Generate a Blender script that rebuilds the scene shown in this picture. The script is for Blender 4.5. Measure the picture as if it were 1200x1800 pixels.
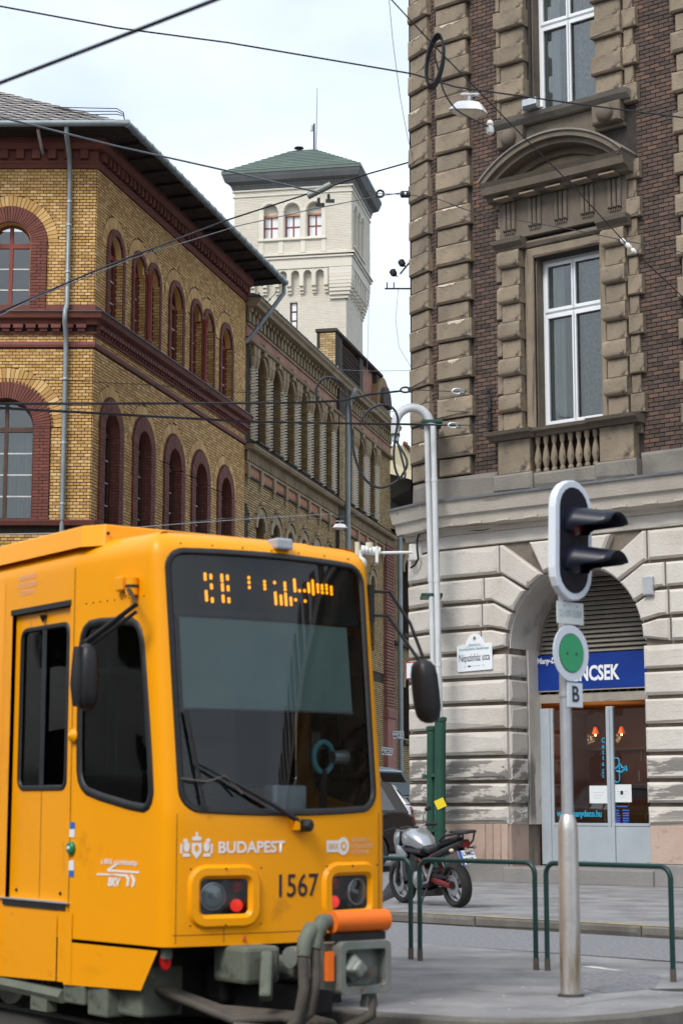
import bpy, bmesh, math, random
from math import sin, cos, pi, radians, atan2, hypot, sqrt, tan
from mathutils import Vector, Matrix
from mathutils.geometry import tessellate_polygon, delaunay_2d_cdt
random.seed(7)
for o in list(bpy.data.objects): bpy.data.objects.remove(o)
sc = bpy.context.scene
COL = sc.collection
# ---------------------------------------------------------------- camera
F = 3300.0; PITCH = math.atan(515/3300); H = 1.52        # focal length in photo pixels, upward pitch, eye height
cd = bpy.data.cameras.new('camera'); cam = bpy.data.objects.new('camera', cd); COL.objects.link(cam)
cam.location = (0, 0, H); cam.rotation_euler = (pi/2+PITCH, 0, 0)
cd.sensor_fit = 'HORIZONTAL'; cd.sensor_width = 24.0; cd.lens = 24.0*F/1200
cd.clip_start = .1; cd.clip_end = 3000
cd.dof.use_dof = True; cd.dof.focus_distance = 52; cd.dof.aperture_fstop = 3.4
sc.camera = cam
# ---------------------------------------------------------------- sky
SUN_AZ, SUN_EL = radians(212), radians(48)     # compass bearing of the sun (0 = +Y, clockwise): behind the camera, to its left
w = bpy.data.worlds.new('World'); sc.world = w; w.use_nodes = True
nt = w.node_tree; nt.nodes.clear(); L = nt.links.new
def wn(t, **k):
    n = nt.nodes.new(t)
    for a, b in k.items(): setattr(n, a, b)
    return n
sky = wn('ShaderNodeTexSky', sky_type='NISHITA', sun_disc=False, sun_elevation=SUN_EL, sun_rotation=SUN_AZ, air_density=1.0, dust_density=3.0, ozone_density=1.0)
b1 = wn('ShaderNodeBackground'); b1.inputs[1].default_value = .13; L(sky.outputs[0], b1.inputs[0])
tc = wn('ShaderNodeTexCoord'); mp = wn('ShaderNodeMapping'); mp.inputs['Scale'].default_value = (1.6, 1.6, 3.2)
L(tc.outputs['Generated'], mp.inputs[0])
nz = wn('ShaderNodeTexNoise'); nz.inputs['Scale'].default_value = 1.7; nz.inputs['Detail'].default_value = 7; nz.inputs['Roughness'].default_value = .52
L(mp.outputs[0], nz.inputs['Vector'])
mr = wn('ShaderNodeMapRange'); mr.inputs[1].default_value = .34; mr.inputs[2].default_value = .6; mr.inputs[3].default_value = .45; mr.inputs[4].default_value = 1.0
L(nz.outputs[0], mr.inputs[0])
b2 = wn('ShaderNodeBackground'); b2.inputs[0].default_value = (.84, .92, 1.0, 1); b2.inputs[1].default_value = .68
mx = wn('ShaderNodeMixShader'); L(mr.outputs[0], mx.inputs[0]); L(b1.outputs[0], mx.inputs[1]); L(b2.outputs[0], mx.inputs[2])
wo = wn('ShaderNodeOutputWorld'); L(mx.outputs[0], wo.inputs[0])
# ---------------------------------------------------------------- sun (bright overcast: wide and soft)
sl = bpy.data.lights.new('sun', 'SUN'); sl.energy = 1.3; sl.angle = radians(20); sl.color = (1, .96, .9)
so = bpy.data.objects.new('sun', sl); COL.objects.link(so)
so.rotation_euler = Vector((sin(SUN_AZ)*cos(SUN_EL), cos(SUN_AZ)*cos(SUN_EL), sin(SUN_EL))).to_track_quat('Z', 'Y').to_euler(); so.location = (-20, -30, 60)
vs = sc.view_settings; vs.view_transform = 'Standard'; vs.look = 'None'; vs.exposure = .88; vs.gamma = 1; vs.use_curve_mapping = False
sc.render.engine = 'CYCLES'
# ---------------------------------------------------------------- photogrammetry helpers (give real positions on real planes)
def ray(x, y):
    a, b, c = x-600, F, 900-y
    return Vector((a, b*cos(PITCH)-c*sin(PITCH), b*sin(PITCH)+c*cos(PITCH)))
def atY(x, y, Y):
    r = ray(x, y); t = Y/r.y; return Vector((r.x*t, Y, H+r.z*t))
def gnd(x, y, z=0):
    r = ray(x, y); t = (z-H)/r.z; return Vector((r.x*t, r.y*t, z))
class Frame:
    """vertical wall plane: local x runs along the wall to the right, -y points out of the wall, z is up"""
    def __init__(s, ox, oy, u):
        u = Vector(u).normalized(); s.o = Vector((ox, oy)); s.u = u; s.n = Vector((u.y, -u.x)); s.a = atan2(u.y, u.x)
        s.W = Matrix.Translation((ox, oy, 0)) @ Matrix.Rotation(s.a, 4, 'Z')
    def sz(s, x, y, d=0):
        r = ray(x, y); k = s.o.dot(s.n)+d; t = k/(r.x*s.n.x+r.y*s.n.y)
        p = Vector((r.x*t, r.y*t))-s.o
        return p.dot(s.u), H+r.z*t
    def pt(s, a, z, d=0):
        p = s.o+s.u*a+s.n*d; return Vector((p.x, p.y, z))
def vp(off):
    fh = F/cos(PITCH); sg = 1 if off > 0 else -1
    return (sg*off, sg*fh)
# ---------------------------------------------------------------- materials
MATS = {}
def mat(name, cols, rough=.75, scale=3., detail=6, bump=.25, bscale=None, metal=0, coat=0, rnd=0., spec=.4, lo=.3, hi=.7, obj=True, stretch=(1, 1, 1), emit=None, patch=None):
    """cols = ramp colours; factor = noise mixed with a per-piece random number; patch = (colour, scale, threshold, softness[, zlo, zhi])"""
    m = bpy.data.materials.new(name); m.use_nodes = True; t = m.node_tree; N = t.nodes; Lk = t.links.new
    P = N['Principled BSDF']; P.inputs['Roughness'].default_value = rough; P.inputs['Metallic'].default_value = metal
    P.inputs['Specular IOR Level'].default_value = spec; P.inputs['Coat Weight'].default_value = coat; P.inputs['Coat Roughness'].default_value = .12
    c4 = lambda c: (c[0], c[1], c[2], 1)
    tcn = N.new('ShaderNodeTexCoord'); mp = N.new('ShaderNodeMapping'); mp.inputs['Scale'].default_value = stretch
    Lk(tcn.outputs['Object'], mp.inputs[0]); vec = mp.outputs[0]
    oi = N.new('ShaderNodeObjectInfo')
    if rnd > 0:
        gi = N.new('ShaderNodeNewGeometry')
        ad = N.new('ShaderNodeMath'); ad.operation = 'ADD'; Lk(gi.outputs['Random Per Island'], ad.inputs[0]); Lk(oi.outputs['Random'], ad.inputs[1])
        fr = N.new('ShaderNodeMath'); fr.operation = 'FRACT'; Lk(ad.outputs[0], fr.inputs[0])
    nzn = N.new('ShaderNodeTexNoise'); nzn.inputs['Scale'].default_value = scale; nzn.inputs['Detail'].default_value = detail; nzn.inputs['Roughness'].default_value = .6
    Lk(vec, nzn.inputs['Vector'])
    r1 = N.new('ShaderNodeMapRange'); r1.inputs[1].default_value = lo; r1.inputs[2].default_value = hi; Lk(nzn.outputs[0], r1.inputs[0])
    fac = r1.outputs[0]
    if rnd > 0:
        mxn = N.new('ShaderNodeMix'); mxn.inputs[0].default_value = rnd; Lk(fac, mxn.inputs[2]); Lk(fr.outputs[0], mxn.inputs[3]); fac = mxn.outputs[0]
    if len(cols) > 1:
        rp = N.new('ShaderNodeValToRGB'); cr = rp.color_ramp
        while len(cr.elements) < len(cols): cr.elements.new(.5)
        for i, c in enumerate(cols): cr.elements[i].position = i/(len(cols)-1); cr.elements[i].color = c4(c)
        Lk(fac, rp.inputs[0]); colr = rp.outputs[0]
    else:
        rg = N.new('ShaderNodeRGB'); rg.outputs[0].default_value = c4(cols[0]); colr = rg.outputs[0]
    for pz in (patch or []):
        pc, ps, pt, psf = pz[:4]
        n2 = N.new('ShaderNodeTexNoise'); n2.inputs['Scale'].default_value = ps; n2.inputs['Detail'].default_value = 8; n2.inputs['Roughness'].default_value = .65
        mp2 = N.new('ShaderNodeMapping'); mp2.inputs['Location'].default_value = (ps*3.1, pt*17, 5.3)
        if pz[-1] == 'v': mp2.inputs['Scale'].default_value = (1, 1, .13); pz = pz[:-1]; pc, ps, pt, psf = pz[:4]      # runs: stretched downwards; Lk(tcn.outputs['Object'], mp2.inputs[0]); Lk(mp2.outputs[0], n2.inputs['Vector'])
        r2 = N.new('ShaderNodeMapRange'); r2.inputs[1].default_value = pt; r2.inputs[2].default_value = pt+psf; Lk(n2.outputs[0], r2.inputs[0]); pf = r2.outputs[0]
        if len(pz) > 4:
            mp2.inputs['Scale'].default_value = (1, 1, 1)
            sx = N.new('ShaderNodeSeparateXYZ'); Lk(tcn.outputs['Object'], sx.inputs[0])
            g1 = N.new('ShaderNodeMapRange'); g1.inputs[1].default_value = pz[4]-.25; g1.inputs[2].default_value = pz[4]; Lk(sx.outputs[2], g1.inputs[0])
            g2 = N.new('ShaderNodeMapRange'); g2.inputs[1].default_value = pz[5]; g2.inputs[2].default_value = pz[5]+.35; g2.inputs[3].default_value = 1; g2.inputs[4].default_value = 0; Lk(sx.outputs[2], g2.inputs[0])
            for g in (g1, g2):
                mm = N.new('ShaderNodeMath'); mm.operation = 'MULTIPLY'; Lk(pf, mm.inputs[0]); Lk(g.outputs[0], mm.inputs[1]); pf = mm.outputs[0]
        m2 = N.new('ShaderNodeMix'); m2.data_type = 'RGBA'; Lk(pf, m2.inputs[0]); Lk(colr, m2.inputs[6]); m2.inputs[7].default_value = c4(pc); colr = m2.outputs[2]
    Lk(colr, P.inputs['Base Color'])
    if bump:
        n3 = N.new('ShaderNodeTexNoise'); n3.inputs['Scale'].default_value = bscale or scale*6; n3.inputs['Detail'].default_value = 5; Lk(vec, n3.inputs['Vector'])
        bp = N.new('ShaderNodeBump'); bp.inputs['Strength'].default_value = bump; bp.inputs['Distance'].default_value = .02; Lk(n3.outputs[0], bp.inputs['Height']); Lk(bp.outputs[0], P.inputs['Normal'])
        rr = N.new('ShaderNodeMapRange'); rr.inputs[3].default_value = max(.02, rough-.08); rr.inputs[4].default_value = min(1, rough+.1); Lk(n3.outputs[0], rr.inputs[0]); Lk(rr.outputs[0], P.inputs['Roughness'])
    if emit:
        P.inputs['Emission Color'].default_value = c4(emit[0]); P.inputs['Emission Strength'].default_value = emit[1]
    MATS[name] = m; return m
def glass(name, tint=(.75, .8, .8), f0=.06, rough=.02):
    m = bpy.data.materials.new(name); m.use_nodes = True; t = m.node_tree; N = t.nodes; Lk = t.links.new
    N.remove(N['Principled BSDF'])
    tr = N.new('ShaderNodeBsdfTransparent'); tr.inputs[0].default_value = (*tint, 1)
    gl = N.new('ShaderNodeBsdfGlossy'); gl.inputs['Roughness'].default_value = rough
    fr = N.new('ShaderNodeFresnel'); fr.inputs[0].default_value = 1.52
    ad = N.new('ShaderNodeMath'); ad.operation = 'ADD'; ad.inputs[1].default_value = f0; ad.use_clamp = True; Lk(fr.outputs[0], ad.inputs[0])
    nn = N.new('ShaderNodeTexNoise'); nn.inputs['Scale'].default_value = 1.3; bp = N.new('ShaderNodeBump'); bp.inputs['Strength'].default_value = .04; bp.inputs['Distance'].default_value = .05
    tcn = N.new('ShaderNodeTexCoord'); Lk(tcn.outputs['Object'], nn.inputs['Vector']); Lk(nn.outputs[0], bp.inputs['Height']); Lk(bp.outputs[0], gl.inputs['Normal'])
    ms = N.new('ShaderNodeMixShader'); Lk(ad.outputs[0], ms.inputs[0]); Lk(tr.outputs[0], ms.inputs[1]); Lk(gl.outputs[0], ms.inputs[2])
    Lk(ms.outputs[0], N['Material Output'].inputs[0]); MATS[name] = m; return m
def flat(name, c, rough=.6, metal=0, bump=0, **k): return mat(name, [c], rough=rough, metal=metal, bump=bump, **k)
def hsv(c, f): return tuple(min(1, x*f) for x in c)
# asphalt, paving
mat('asphalt', [(.17, .175, .195), (.25, .255, .275), (.33, .335, .355)], .85, 22, 12, .8, 140, lo=.34, hi=.66, patch=[((.15, .155, .17), .4, .54, .1), ((.36, .36, .37), 5, .66, .05)])
mat('pavement', [(.19, .19, .2), (.265, .265, .275), (.33, .33, .335)], .85, 1.4, 12, .7, 120, lo=.36, hi=.64, patch=[((.15, .155, .17), .45, .52, .06), ((.36, .355, .35), 1.6, .58, .1), ((.1, .1, .105), 7, .7, .03), ((.42, .41, .4), 14, .73, .02)])
mat('track_bed', [(.035, .033, .032), (.06, .057, .055)], .9, 3, 8, .5, 90)
mat('kerb', [(.095, .088, .078), (.14, .13, .115), (.2, .19, .17)], .85, 3, 8, .4, 60, rnd=.25)
mat('kerb_yellow', [(.24, .23, .21), (.4, .32, .17), (.46, .36, .18)], .85, 4, 8, .3, 60, lo=.46, hi=.56)
mat('road_paint', [(.3, .3, .3), (.62, .62, .6)], .8, 5, 8, .2, 60, lo=.4, hi=.55)
mat('steel_rail', [(.25, .24, .23), (.4, .4, .4)], .3, 5, 4, .1, metal=1)
# right-hand corner building
mat('rb_mortar', [(.03, .025, .023), (.05, .042, .038)], .9, 5, 6, .4)
mat('rb_brick', [(.048, .036, .031), (.064, .046, .039), (.078, .055, .045), (.088, .06, .049), (.098, .066, .053), (.108, .072, .058), (.122, .08, .063), (.14, .086, .064), (.3, .125, .075)], .8, 1.1, 6, .45, 40, rnd=.8, lo=.2, hi=.8, patch=[((.16, .15, .155), .9, .62, .07)])
BROWN = [(.15, .122, .092), (.215, .175, .128), (.265, .215, .158), (.33, .26, .18)]
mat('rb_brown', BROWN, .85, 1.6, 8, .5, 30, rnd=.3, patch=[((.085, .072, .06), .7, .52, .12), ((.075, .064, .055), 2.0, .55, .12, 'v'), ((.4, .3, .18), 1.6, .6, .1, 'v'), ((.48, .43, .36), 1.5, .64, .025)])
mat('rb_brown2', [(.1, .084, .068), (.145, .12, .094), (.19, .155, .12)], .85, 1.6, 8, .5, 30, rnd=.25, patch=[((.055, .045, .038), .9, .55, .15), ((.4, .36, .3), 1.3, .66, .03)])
mat('rb_pale', [(.46, .42, .37), (.56, .525, .475), (.63, .6, .55)], .85, 1.0, 9, .5, 22, rnd=.25,
    patch=[((.36, .33, .295), 1.5, .55, .12), ((.21, .195, .18), 1.5, .47, .025, 1.35, 2.25), ((.3, .25, .2), 2.4, .66, .05)])
mat('rb_groove', [(.2, .165, .13), (.3, .255, .21)], .9, 2, 8, .5, 30, patch=[((.1, .085, .07), 1.1, .5, .1)])
mat('rb_cornice', [(.42, .38, .33), (.53, .49, .43)], .85, 1.2, 8, .5, 25, patch=[((.27, .2, .14), 1.2, .56, .1), ((.22, .18, .14), 2.8, .55, .1, 'v')])
mat('rb_base', [(.13, .12, .11), (.2, .185, .165), (.25, .23, .2)], .88, 1.4, 8, .5, 25, patch=[((.45, .41, .36), 1.1, .6, .04)])
mat('rb_pink', [(.36, .255, .21), (.45, .33, .27), (.5, .4, .34)], .8, 1.4, 8, .4, 30, rnd=.4, patch=[((.28, .2, .165), 1.5, .55, .1)])
mat('rb_plinth', [(.2, .195, .19), (.28, .27, .26)], .85, 1.5, 8, .4, 30, rnd=.3)
mat('rb_chip', [(.4, .34, .26), (.52, .46, .37), (.6, .55, .46)], .9, 4, 8, .5, 40)
mat('lead', [(.11, .12, .13), (.17, .18, .19)], .5, 3, 5, .2)
# yellow brick building
mat('yb_mortar', [(.03, .022, .017), (.05, .038, .03)], .9, 4, 6, .3)
mat('yb_brick', [(.38, .2, .07), (.47, .265, .088), (.54, .315, .105), (.6, .36, .125), (.67, .43, .17), (.78, .57, .31)], .7, .7, 6, .35, 40, rnd=.78, lo=.2, hi=.8, patch=[((.2, .12, .065), .55, .53, .14), ((.15, .095, .055), 1.3, .57, .14, 'v')])
mat('yb_red', [(.115, .04, .03), (.165, .053, .039), (.225, .075, .052)], .75, 2, 6, .4, 40, rnd=.5)
mat('yb_redwood', [(.2, .035, .025), (.27, .05, .032)], .5, 4, 4, .1)
mat('yb_brownwood', [(.06, .032, .022), (.1, .05, .034)], .55, 4, 4, .1)
mat('white_wood', [(.5, .5, .5), (.65, .65, .65)], .55, 6, 4, .1)
mat('soffit', [(.018, .014, .012), (.04, .03, .025)], .85, 2, 6, .3, 12)
mat('zinc', [(.2, .235, .25), (.29, .33, .345)], .45, 1.5, 6, .15, metal=.25)
mat('slate', [(.2, .18, .175), (.3, .28, .27), (.38, .36, .35)], .7, 2, 6, .3, rnd=.6)
# brown brick building
mat('db_mortar', [(.032, .025, .02), (.05, .04, .03)], .9, 4, 6, .3)
mat('db_brick', [(.27, .18, .075), (.37, .255, .115), (.46, .33, .16), (.55, .42, .24)], .75, .5, 6, .3, 40, rnd=.7, lo=.2, hi=.8, patch=[((.12, .088, .055), .5, .55, .15)])
mat('db_stone', [(.2, .15, .09), (.31, .235, .145), (.4, .31, .2)], .8, 1.2, 7, .4, 25, rnd=.3)
mat('db_brick2', [(.15, .095, .038), (.22, .145, .062), (.28, .19, .085)], .75, .6, 6, .3, 40, rnd=.7, lo=.2, hi=.8)  # plainer brown brick, darkened to carry the shade of reveals and arch soffits
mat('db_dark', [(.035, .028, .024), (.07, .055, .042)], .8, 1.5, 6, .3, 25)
mat('db_pink', [(.22, .1, .075), (.34, .165, .125), (.4, .21, .165)], .8, 1.2, 6, .3, 25)
mat('db_tile', [(.42, .19, .1), (.52, .27, .14)], .75, 2, 5, .2, rnd=.5)
mat('db_red', [(.17, .072, .055), (.23, .1, .076), (.29, .135, .105)], .8, 1.5, 6, .3, 25, rnd=.5)
mat('db_pinkbase', [(.27, .11, .095), (.34, .15, .13)], .8, 1.5, 6, .2)
mat('pale_wall', [(.62, .56, .36), (.7, .64, .44)], .85, 1.5, 6, .2)
# tower
mat('tw_brick', [(.62, .58, .49), (.67, .63, .54), (.72, .68, .59)], .85, .5, 6, .25, 20, rnd=.55, patch=[((.56, .52, .44), .4, .55, .2)])
mat('tw_mortar', [(.56, .52, .44), (.6, .56, .48)], .9, 2, 5, .2)
mat('tw_stone', [(.64, .6, .52), (.72, .69, .61)], .85, 1, 6, .25, 20)
mat('tw_cornice', [(.09, .095, .1), (.14, .145, .15)], .7, 1, 6, .2)
mat('copper_green', [(.075, .11, .095), (.1, .14, .12), (.13, .17, .145)], .6, 1.2, 6, .2, 20, rnd=.4)
# metals, paint, misc
mat('white_pvc', [(.74, .77, .8), (.8, .83, .86)], .3, 2, 3, 0, spec=.5)
mat('black_rubber', [(.012, .012, .014), (.022, .022, .024)], .5, 5, 4, .1)
mat('wire', [(.015, .015, .02), (.03, .03, .04)], .5, 5, 3, 0)
mat('grey_wire', [(.12, .14, .16), (.17, .19, .21)], .5, 5, 3, 0)
mat('galv', [(.42, .45, .48), (.55, .57, .6)], .42, 3, 5, .1, metal=.5)
mat('inox', [(.55, .54, .52), (.68, .67, .65)], .42, 2.5, 6, .1, 30, metal=.75, patch=[((.3, .23, .14), 2.2, .45, .2, -.2, .26), ((.42, .37, .28), 3, .66, .1)])
mat('pipe_grey', [(.52, .55, .57), (.64, .66, .68)], .45, 2, 6, .15, patch=[((.4, .36, .32), 2.5, .62, .1)])
mat('pipe_green', [(.012, .055, .038), (.02, .08, .055)], .45, 3, 6, .15, patch=[((.5, .5, .46), 6, .7, .02)])
mat('rail_green', [(.008, .034, .032), (.014, .055, .05)], .38, 4, 6, .1, patch=[((.09, .05, .03), 4, .62, .08)])
flat('white_plastic', (.78, .78, .76), .4); flat('cream_plastic', (.66, .6, .47), .5)
flat('enamel_white', (.78, .82, .86), .25, spec=.5); flat('ink', (.03, .035, .06), .5); flat('ink_teal', (.2, .35, .4), .5)
flat('signal_white', (.7, .76, .84), .4); flat('signal_black', (.008, .01, .022), .35); flat('signal_green', (.05, .36, .17), .45); flat('signal_red_lens', (.12, .006, .012), .1)
mat('faded_plate', [(.6, .66, .66), (.7, .75, .75)], .5, 5, 5, 0); flat('faded_ink', (.42, .5, .54), .6)
mat('shop_blue', [(.004, .03, .22), (.006, .04, .27)], .4, 2, 4, 0); flat('shop_white', (.8, .82, .84), .5)
mat('shop_frame', [(.36, .41, .46), (.42, .47, .52)], .45, 2, 5, .1, patch=[((.3, .25, .2), 3, .68, .03)])
mat('shop_shutter', [(.26, .235, .2), (.38, .35, .3)], .7, 3, 7, .3, patch=[((.22, .1, .06), 3, .63, .03)])
mat('louvre', [(.26, .235, .2), (.34, .31, .27)], .7, 3, 6, .2)
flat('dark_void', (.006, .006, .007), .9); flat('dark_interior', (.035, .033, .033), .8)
flat('shop_wall', (.2, .06, .03), .8); flat('shop_ceiling', (.2, .1, .04), .8); flat('cyan_vinyl', (.02, .38, .62), .5); flat('blue_vinyl', (.05, .13, .5), .5)
flat('brass', (.5, .33, .12), .3, metal=1); flat('paper', (.72, .76, .78), .7)
mat('curtain', [(.45, .45, .41), (.72, .72, .66)], .9, 2, 5, 0, stretch=(8, 8, .3)); mat('lace', [(.1, .09, .085), (.42, .38, .34)], .9, 14, 6, 0)
mat('curtain_teal', [(.12, .19, .2), (.24, .32, .33)], .9, 2, 4, 0, stretch=(7, 7, .3))
mat('leaf', [(.03, .07, .012), (.08, .15, .03)], .6, 6, 4, 0, rnd=.6)
glass('glass', (.8, .84, .84), .05); glass('glass_dark', (.22, .25, .26), .07); glass('glass_tram', (.68, .75, .75), .01); glass('glass_car', (.16, .3, .3), .12); glass('glass_sky', (.3, .34, .36), .3)
mat('mirror_glass', [(.05, .06, .07)], .03, bump=0, metal=1)
# tram
TO = [(.9, .345, .0), (.93, .365, .0)]
mat('tram_orange', TO, .36, .8, 6, .02, 60, coat=.08, spec=.3, patch=[((.74, .28, .0), 1.1, .58, .25), ((.58, .22, .008), 3.5, .64, .12, 'v'), ((.35, .16, .03), 9, .74, .03)])
mat('tram_green', [(.1, .115, .09), (.15, .165, .13)], .7, 3, 7, .3, patch=[((.05, .05, .042), 2, .55, .15)])
mat('tram_dark', [(.01, .01, .01), (.022, .02, .019)], .7, 3, 6, .2)
mat('hose', [(.07, .06, .05), (.11, .095, .08)], .75, 6, 5, .2)
mat('coupler_steel', [(.16, .18, .16), (.25, .27, .25)], .5, 3, 6, .2, metal=.3, patch=[((.22, .1, .04), 4, .6, .08)])
flat('cover_orange', (.88, .17, .012), .55); flat('tram_white', (.82, .8, .78), .5); flat('tram_pale', (.8, .5, .28), .5); flat('tram_number', (.03, .022, .03), .5)
mat('blind', [(.3, .4, .38), (.36, .46, .44)], .8, 2, 4, 0)
flat('led', (.9, .35, .0), .4, emit=((1, .3, .0), 1.5)); flat('tail_red', (.45, .01, .01), .2); flat('tail_lit', (.6, .02, .02), .2, emit=((1, .04, .03), .5))
mat('chrome', [(.85, .86, .88)], .25, bump=0, metal=.4); flat('btn_green', (.01, .2, .09), .4); flat('sticker_blue', (.03, .15, .5), .4)
flat('tread_red', (.4, .03, .05), .4); flat('fan_blue', (.15, .45, .55), .4)
# vehicles
mat('silver_paint', [(.42, .44, .46), (.5, .52, .54)], .28, 2, 3, 0, metal=.75, coat=.5); flat('black_plastic', (.015, .015, .017), .45)
flat('seat_vinyl', (.016, .016, .018), .55); flat('frame_red', (.16, .012, .014), .4); mat('tyre', [(.014, .014, .014), (.028, .028, .028)], .8, 8, 5, .2)
mat('alloy', [(.36, .37, .38), (.5, .51, .52)], .35, 5, 4, 0, metal=.8); flat('dark_metal', (.05, .05, .052), .4, metal=.6); flat('plate_white', (.75, .76, .76), .4); flat('eu_blue', (.01, .07, .42), .4)
flat('car_brown', (.018, .014, .013), .3, coat=.12, spec=.3); flat('car_silverblue', (.3, .42, .56), .25, metal=.4, coat=.5); flat('car_white', (.62, .66, .74), .25, coat=.5)
flat('lens_clear', (.55, .45, .36), .2); flat('tail_lens', (.25, .01, .01), .15); flat('yellow_sticker', (.85, .66, .02), .5)
# ---------------------------------------------------------------- mesh builder
class MB:
    def __init__(s): s.v = []; s.f = []
    def add(s, vs, fs):
        n = len(s.v); s.v += [tuple(p) for p in vs]; s.f += [tuple(n+i for i in f) for f in fs]; return s
    def box(s, x0, x1, y0, y1, z0, z1):
        return s.add([(x, y, z) for x in (x0, x1) for y in (y0, y1) for z in (z0, z1)],
                     [(0, 1, 3, 2), (4, 6, 7, 5), (0, 4, 5, 1), (2, 3, 7, 6), (0, 2, 6, 4), (1, 5, 7, 3)])
    def block(s, x0, x1, z0, z1, y0, y1, b=.03):
        """wall block: back at y1, front face at y0 with bevelled front edges"""
        v = [(x0, y1, z0), (x1, y1, z0), (x1, y1, z1), (x0, y1, z1), (x0, y0+b, z0), (x1, y0+b, z0), (x1, y0+b, z1), (x0, y0+b, z1),
             (x0+b, y0, z0+b), (x1-b, y0, z0+b), (x1-b, y0, z1-b), (x0+b, y0, z1-b)]
        if .018 <= b <= .08 and x1-x0 > .15:      # worn arrises and the odd chipped corner
            for i, (sx, sz) in enumerate(((1, 1), (-1, 1), (-1, -1), (1, -1))):
                c = random.uniform(.6, 2.0) if random.random() < .16 else 0; X, Y_, Z = v[8+i]
                v[8+i] = (X+sx*b*c+random.uniform(-.3, .3)*b, Y_+random.uniform(0, .2)*b, Z+sz*b*c+random.uniform(-.3, .3)*b)
        f = [(3, 2, 1, 0)]
        for i in range(4):
            j = (i+1) % 4; f += [(i, j, 4+j, 4+i), (4+i, 4+j, 8+j, 8+i)]
        return s.add(v, f+[(8, 9, 10, 11)])
    def obox(s, c, ax, ay, az, hx, hy, hz):
        c = Vector(c); ax, ay, az = [Vector(a).normalized() for a in (ax, ay, az)]
        return s.add([c+ax*hx*i+ay*hy*j+az*hz*k for i in (-1, 1) for j in (-1, 1) for k in (-1, 1)],
                     [(0, 1, 3, 2), (4, 6, 7, 5), (0, 4, 5, 1), (2, 3, 7, 6), (0, 2, 6, 4), (1, 5, 7, 3)])
    def bar(s, a, b, w, h, up=(0, 0, 1)):
        a, b = Vector(a), Vector(b); d = (b-a); up = Vector(up)
        if abs(d.normalized().dot(up)) > .98: up = Vector((0, 1, 0))
        x = d.cross(up).normalized(); z = x.cross(d).normalized()
        return s.obox((a+b)/2, d, x, z, d.length/2, w/2, h/2)
    def prism(s, poly, y0, y1, holes=()):
        """polygon in (x,z) extruded from y0 (front) to y1"""
        loops = [list(poly)]+[list(h) for h in holes]
        tri = tessellate_polygon([[Vector((p[0], p[1], 0)) for p in l] for l in loops])
        pts = [p for l in loops for p in l]; n = len(pts)
        vs = [(p[0], y0, p[1]) for p in pts]+[(p[0], y1, p[1]) for p in pts]
        fs = []
        for t in tri:
            a, b, c = [pts[i] for i in t]
            if (b[0]-a[0])*(c[1]-a[1])-(b[1]-a[1])*(c[0]-a[0]) < 0: t = t[::-1]
            fs += [tuple(t), tuple(i+n for i in t[::-1])]
        k = 0
        for l in loops:
            m = len(l)
            ar = sum(l[i][0]*l[(i+1) % m][1]-l[(i+1) % m][0]*l[i][1] for i in range(m)); ccw = (ar > 0) == (k == 0)
            for i in range(m):
                a, b = k+i, k+(i+1) % m
                fs.append((a, a+n, b+n, b) if ccw else (a, b, b+n, a+n))
            k += m
        return s.add(vs, fs)
    def tube(s, pts, r, seg=8, cap=True, closed=False):
        pts = [Vector(p) for p in pts]; n = len(pts); rs = r if isinstance(r, (list, tuple)) else [r]*n
        vs = []; up = None
        for i, p in enumerate(pts):
            if closed: d = pts[(i+1) % n]-pts[i-1]
            else: d = pts[min(i+1, n-1)]-pts[max(i-1, 0)]
            d.normalize()
            if up is None: up = Vector((0, 0, 1)) if abs(d.z) < .9 else Vector((1, 0, 0))
            x = d.cross(up).normalized(); y = x.cross(d).normalized(); up = y
            vs += [p+(x*cos(2*pi*k/seg)+y*sin(2*pi*k/seg))*rs[i] for k in range(seg)]
        fs = []
        for i in range(n if closed else n-1):
            a = i*seg; b = ((i+1) % n)*seg
            fs += [(a+k, b+k, b+(k+1) % seg, a+(k+1) % seg) for k in range(seg)]
        if cap and not closed: fs += [tuple(range(seg)), tuple(range((n-1)*seg, n*seg))[::-1]]
        return s.add(vs, fs)
    def lathe(s, prof, o=(0, 0, 0), axis=(0, 0, 1), seg=16, sx=1, sy=1, ring=False):
        """prof = [(radius, height)...] revolved about axis through o"""
        o = Vector(o); az = Vector(axis).normalized(); t = Vector((1, 0, 0)) if abs(az.x) < .9 else Vector((0, 1, 0))
        ay = az.cross(t).normalized(); ax = ay.cross(az)
        vs = [o+az*h+(ax*cos(2*pi*k/seg)*sx+ay*sin(2*pi*k/seg)*sy)*r for r, h in prof for k in range(seg)]
        fs = []
        for i in range(len(prof)-1):
            a, b = i*seg, (i+1)*seg
            fs += [(a+k, a+(k+1) % seg, b+(k+1) % seg, b+k) for k in range(seg)]
        if ring: b = (len(prof)-1)*seg; fs += [(b+k, b+(k+1) % seg, (k+1) % seg, k) for k in range(seg)]
        else: fs += [tuple(range(seg))[::-1], tuple(range((len(prof)-1)*seg, len(prof)*seg))]
        return s.add(vs, fs)
    def ball(s, c, r, seg=12, sc=(1, 1, 1), rings=8):
        c = Vector(c)
        vs = [c+Vector((sc[0]*sin(pi*i/rings)*cos(2*pi*k/seg), sc[1]*sin(pi*i/rings)*sin(2*pi*k/seg), sc[2]*cos(pi*i/rings)))*r for i in range(rings+1) for k in range(seg)]
        return s.add(vs, [(i*seg+k, (i+1)*seg+k, (i+1)*seg+(k+1) % seg, i*seg+(k+1) % seg) for i in range(rings) for k in range(seg)])
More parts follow.
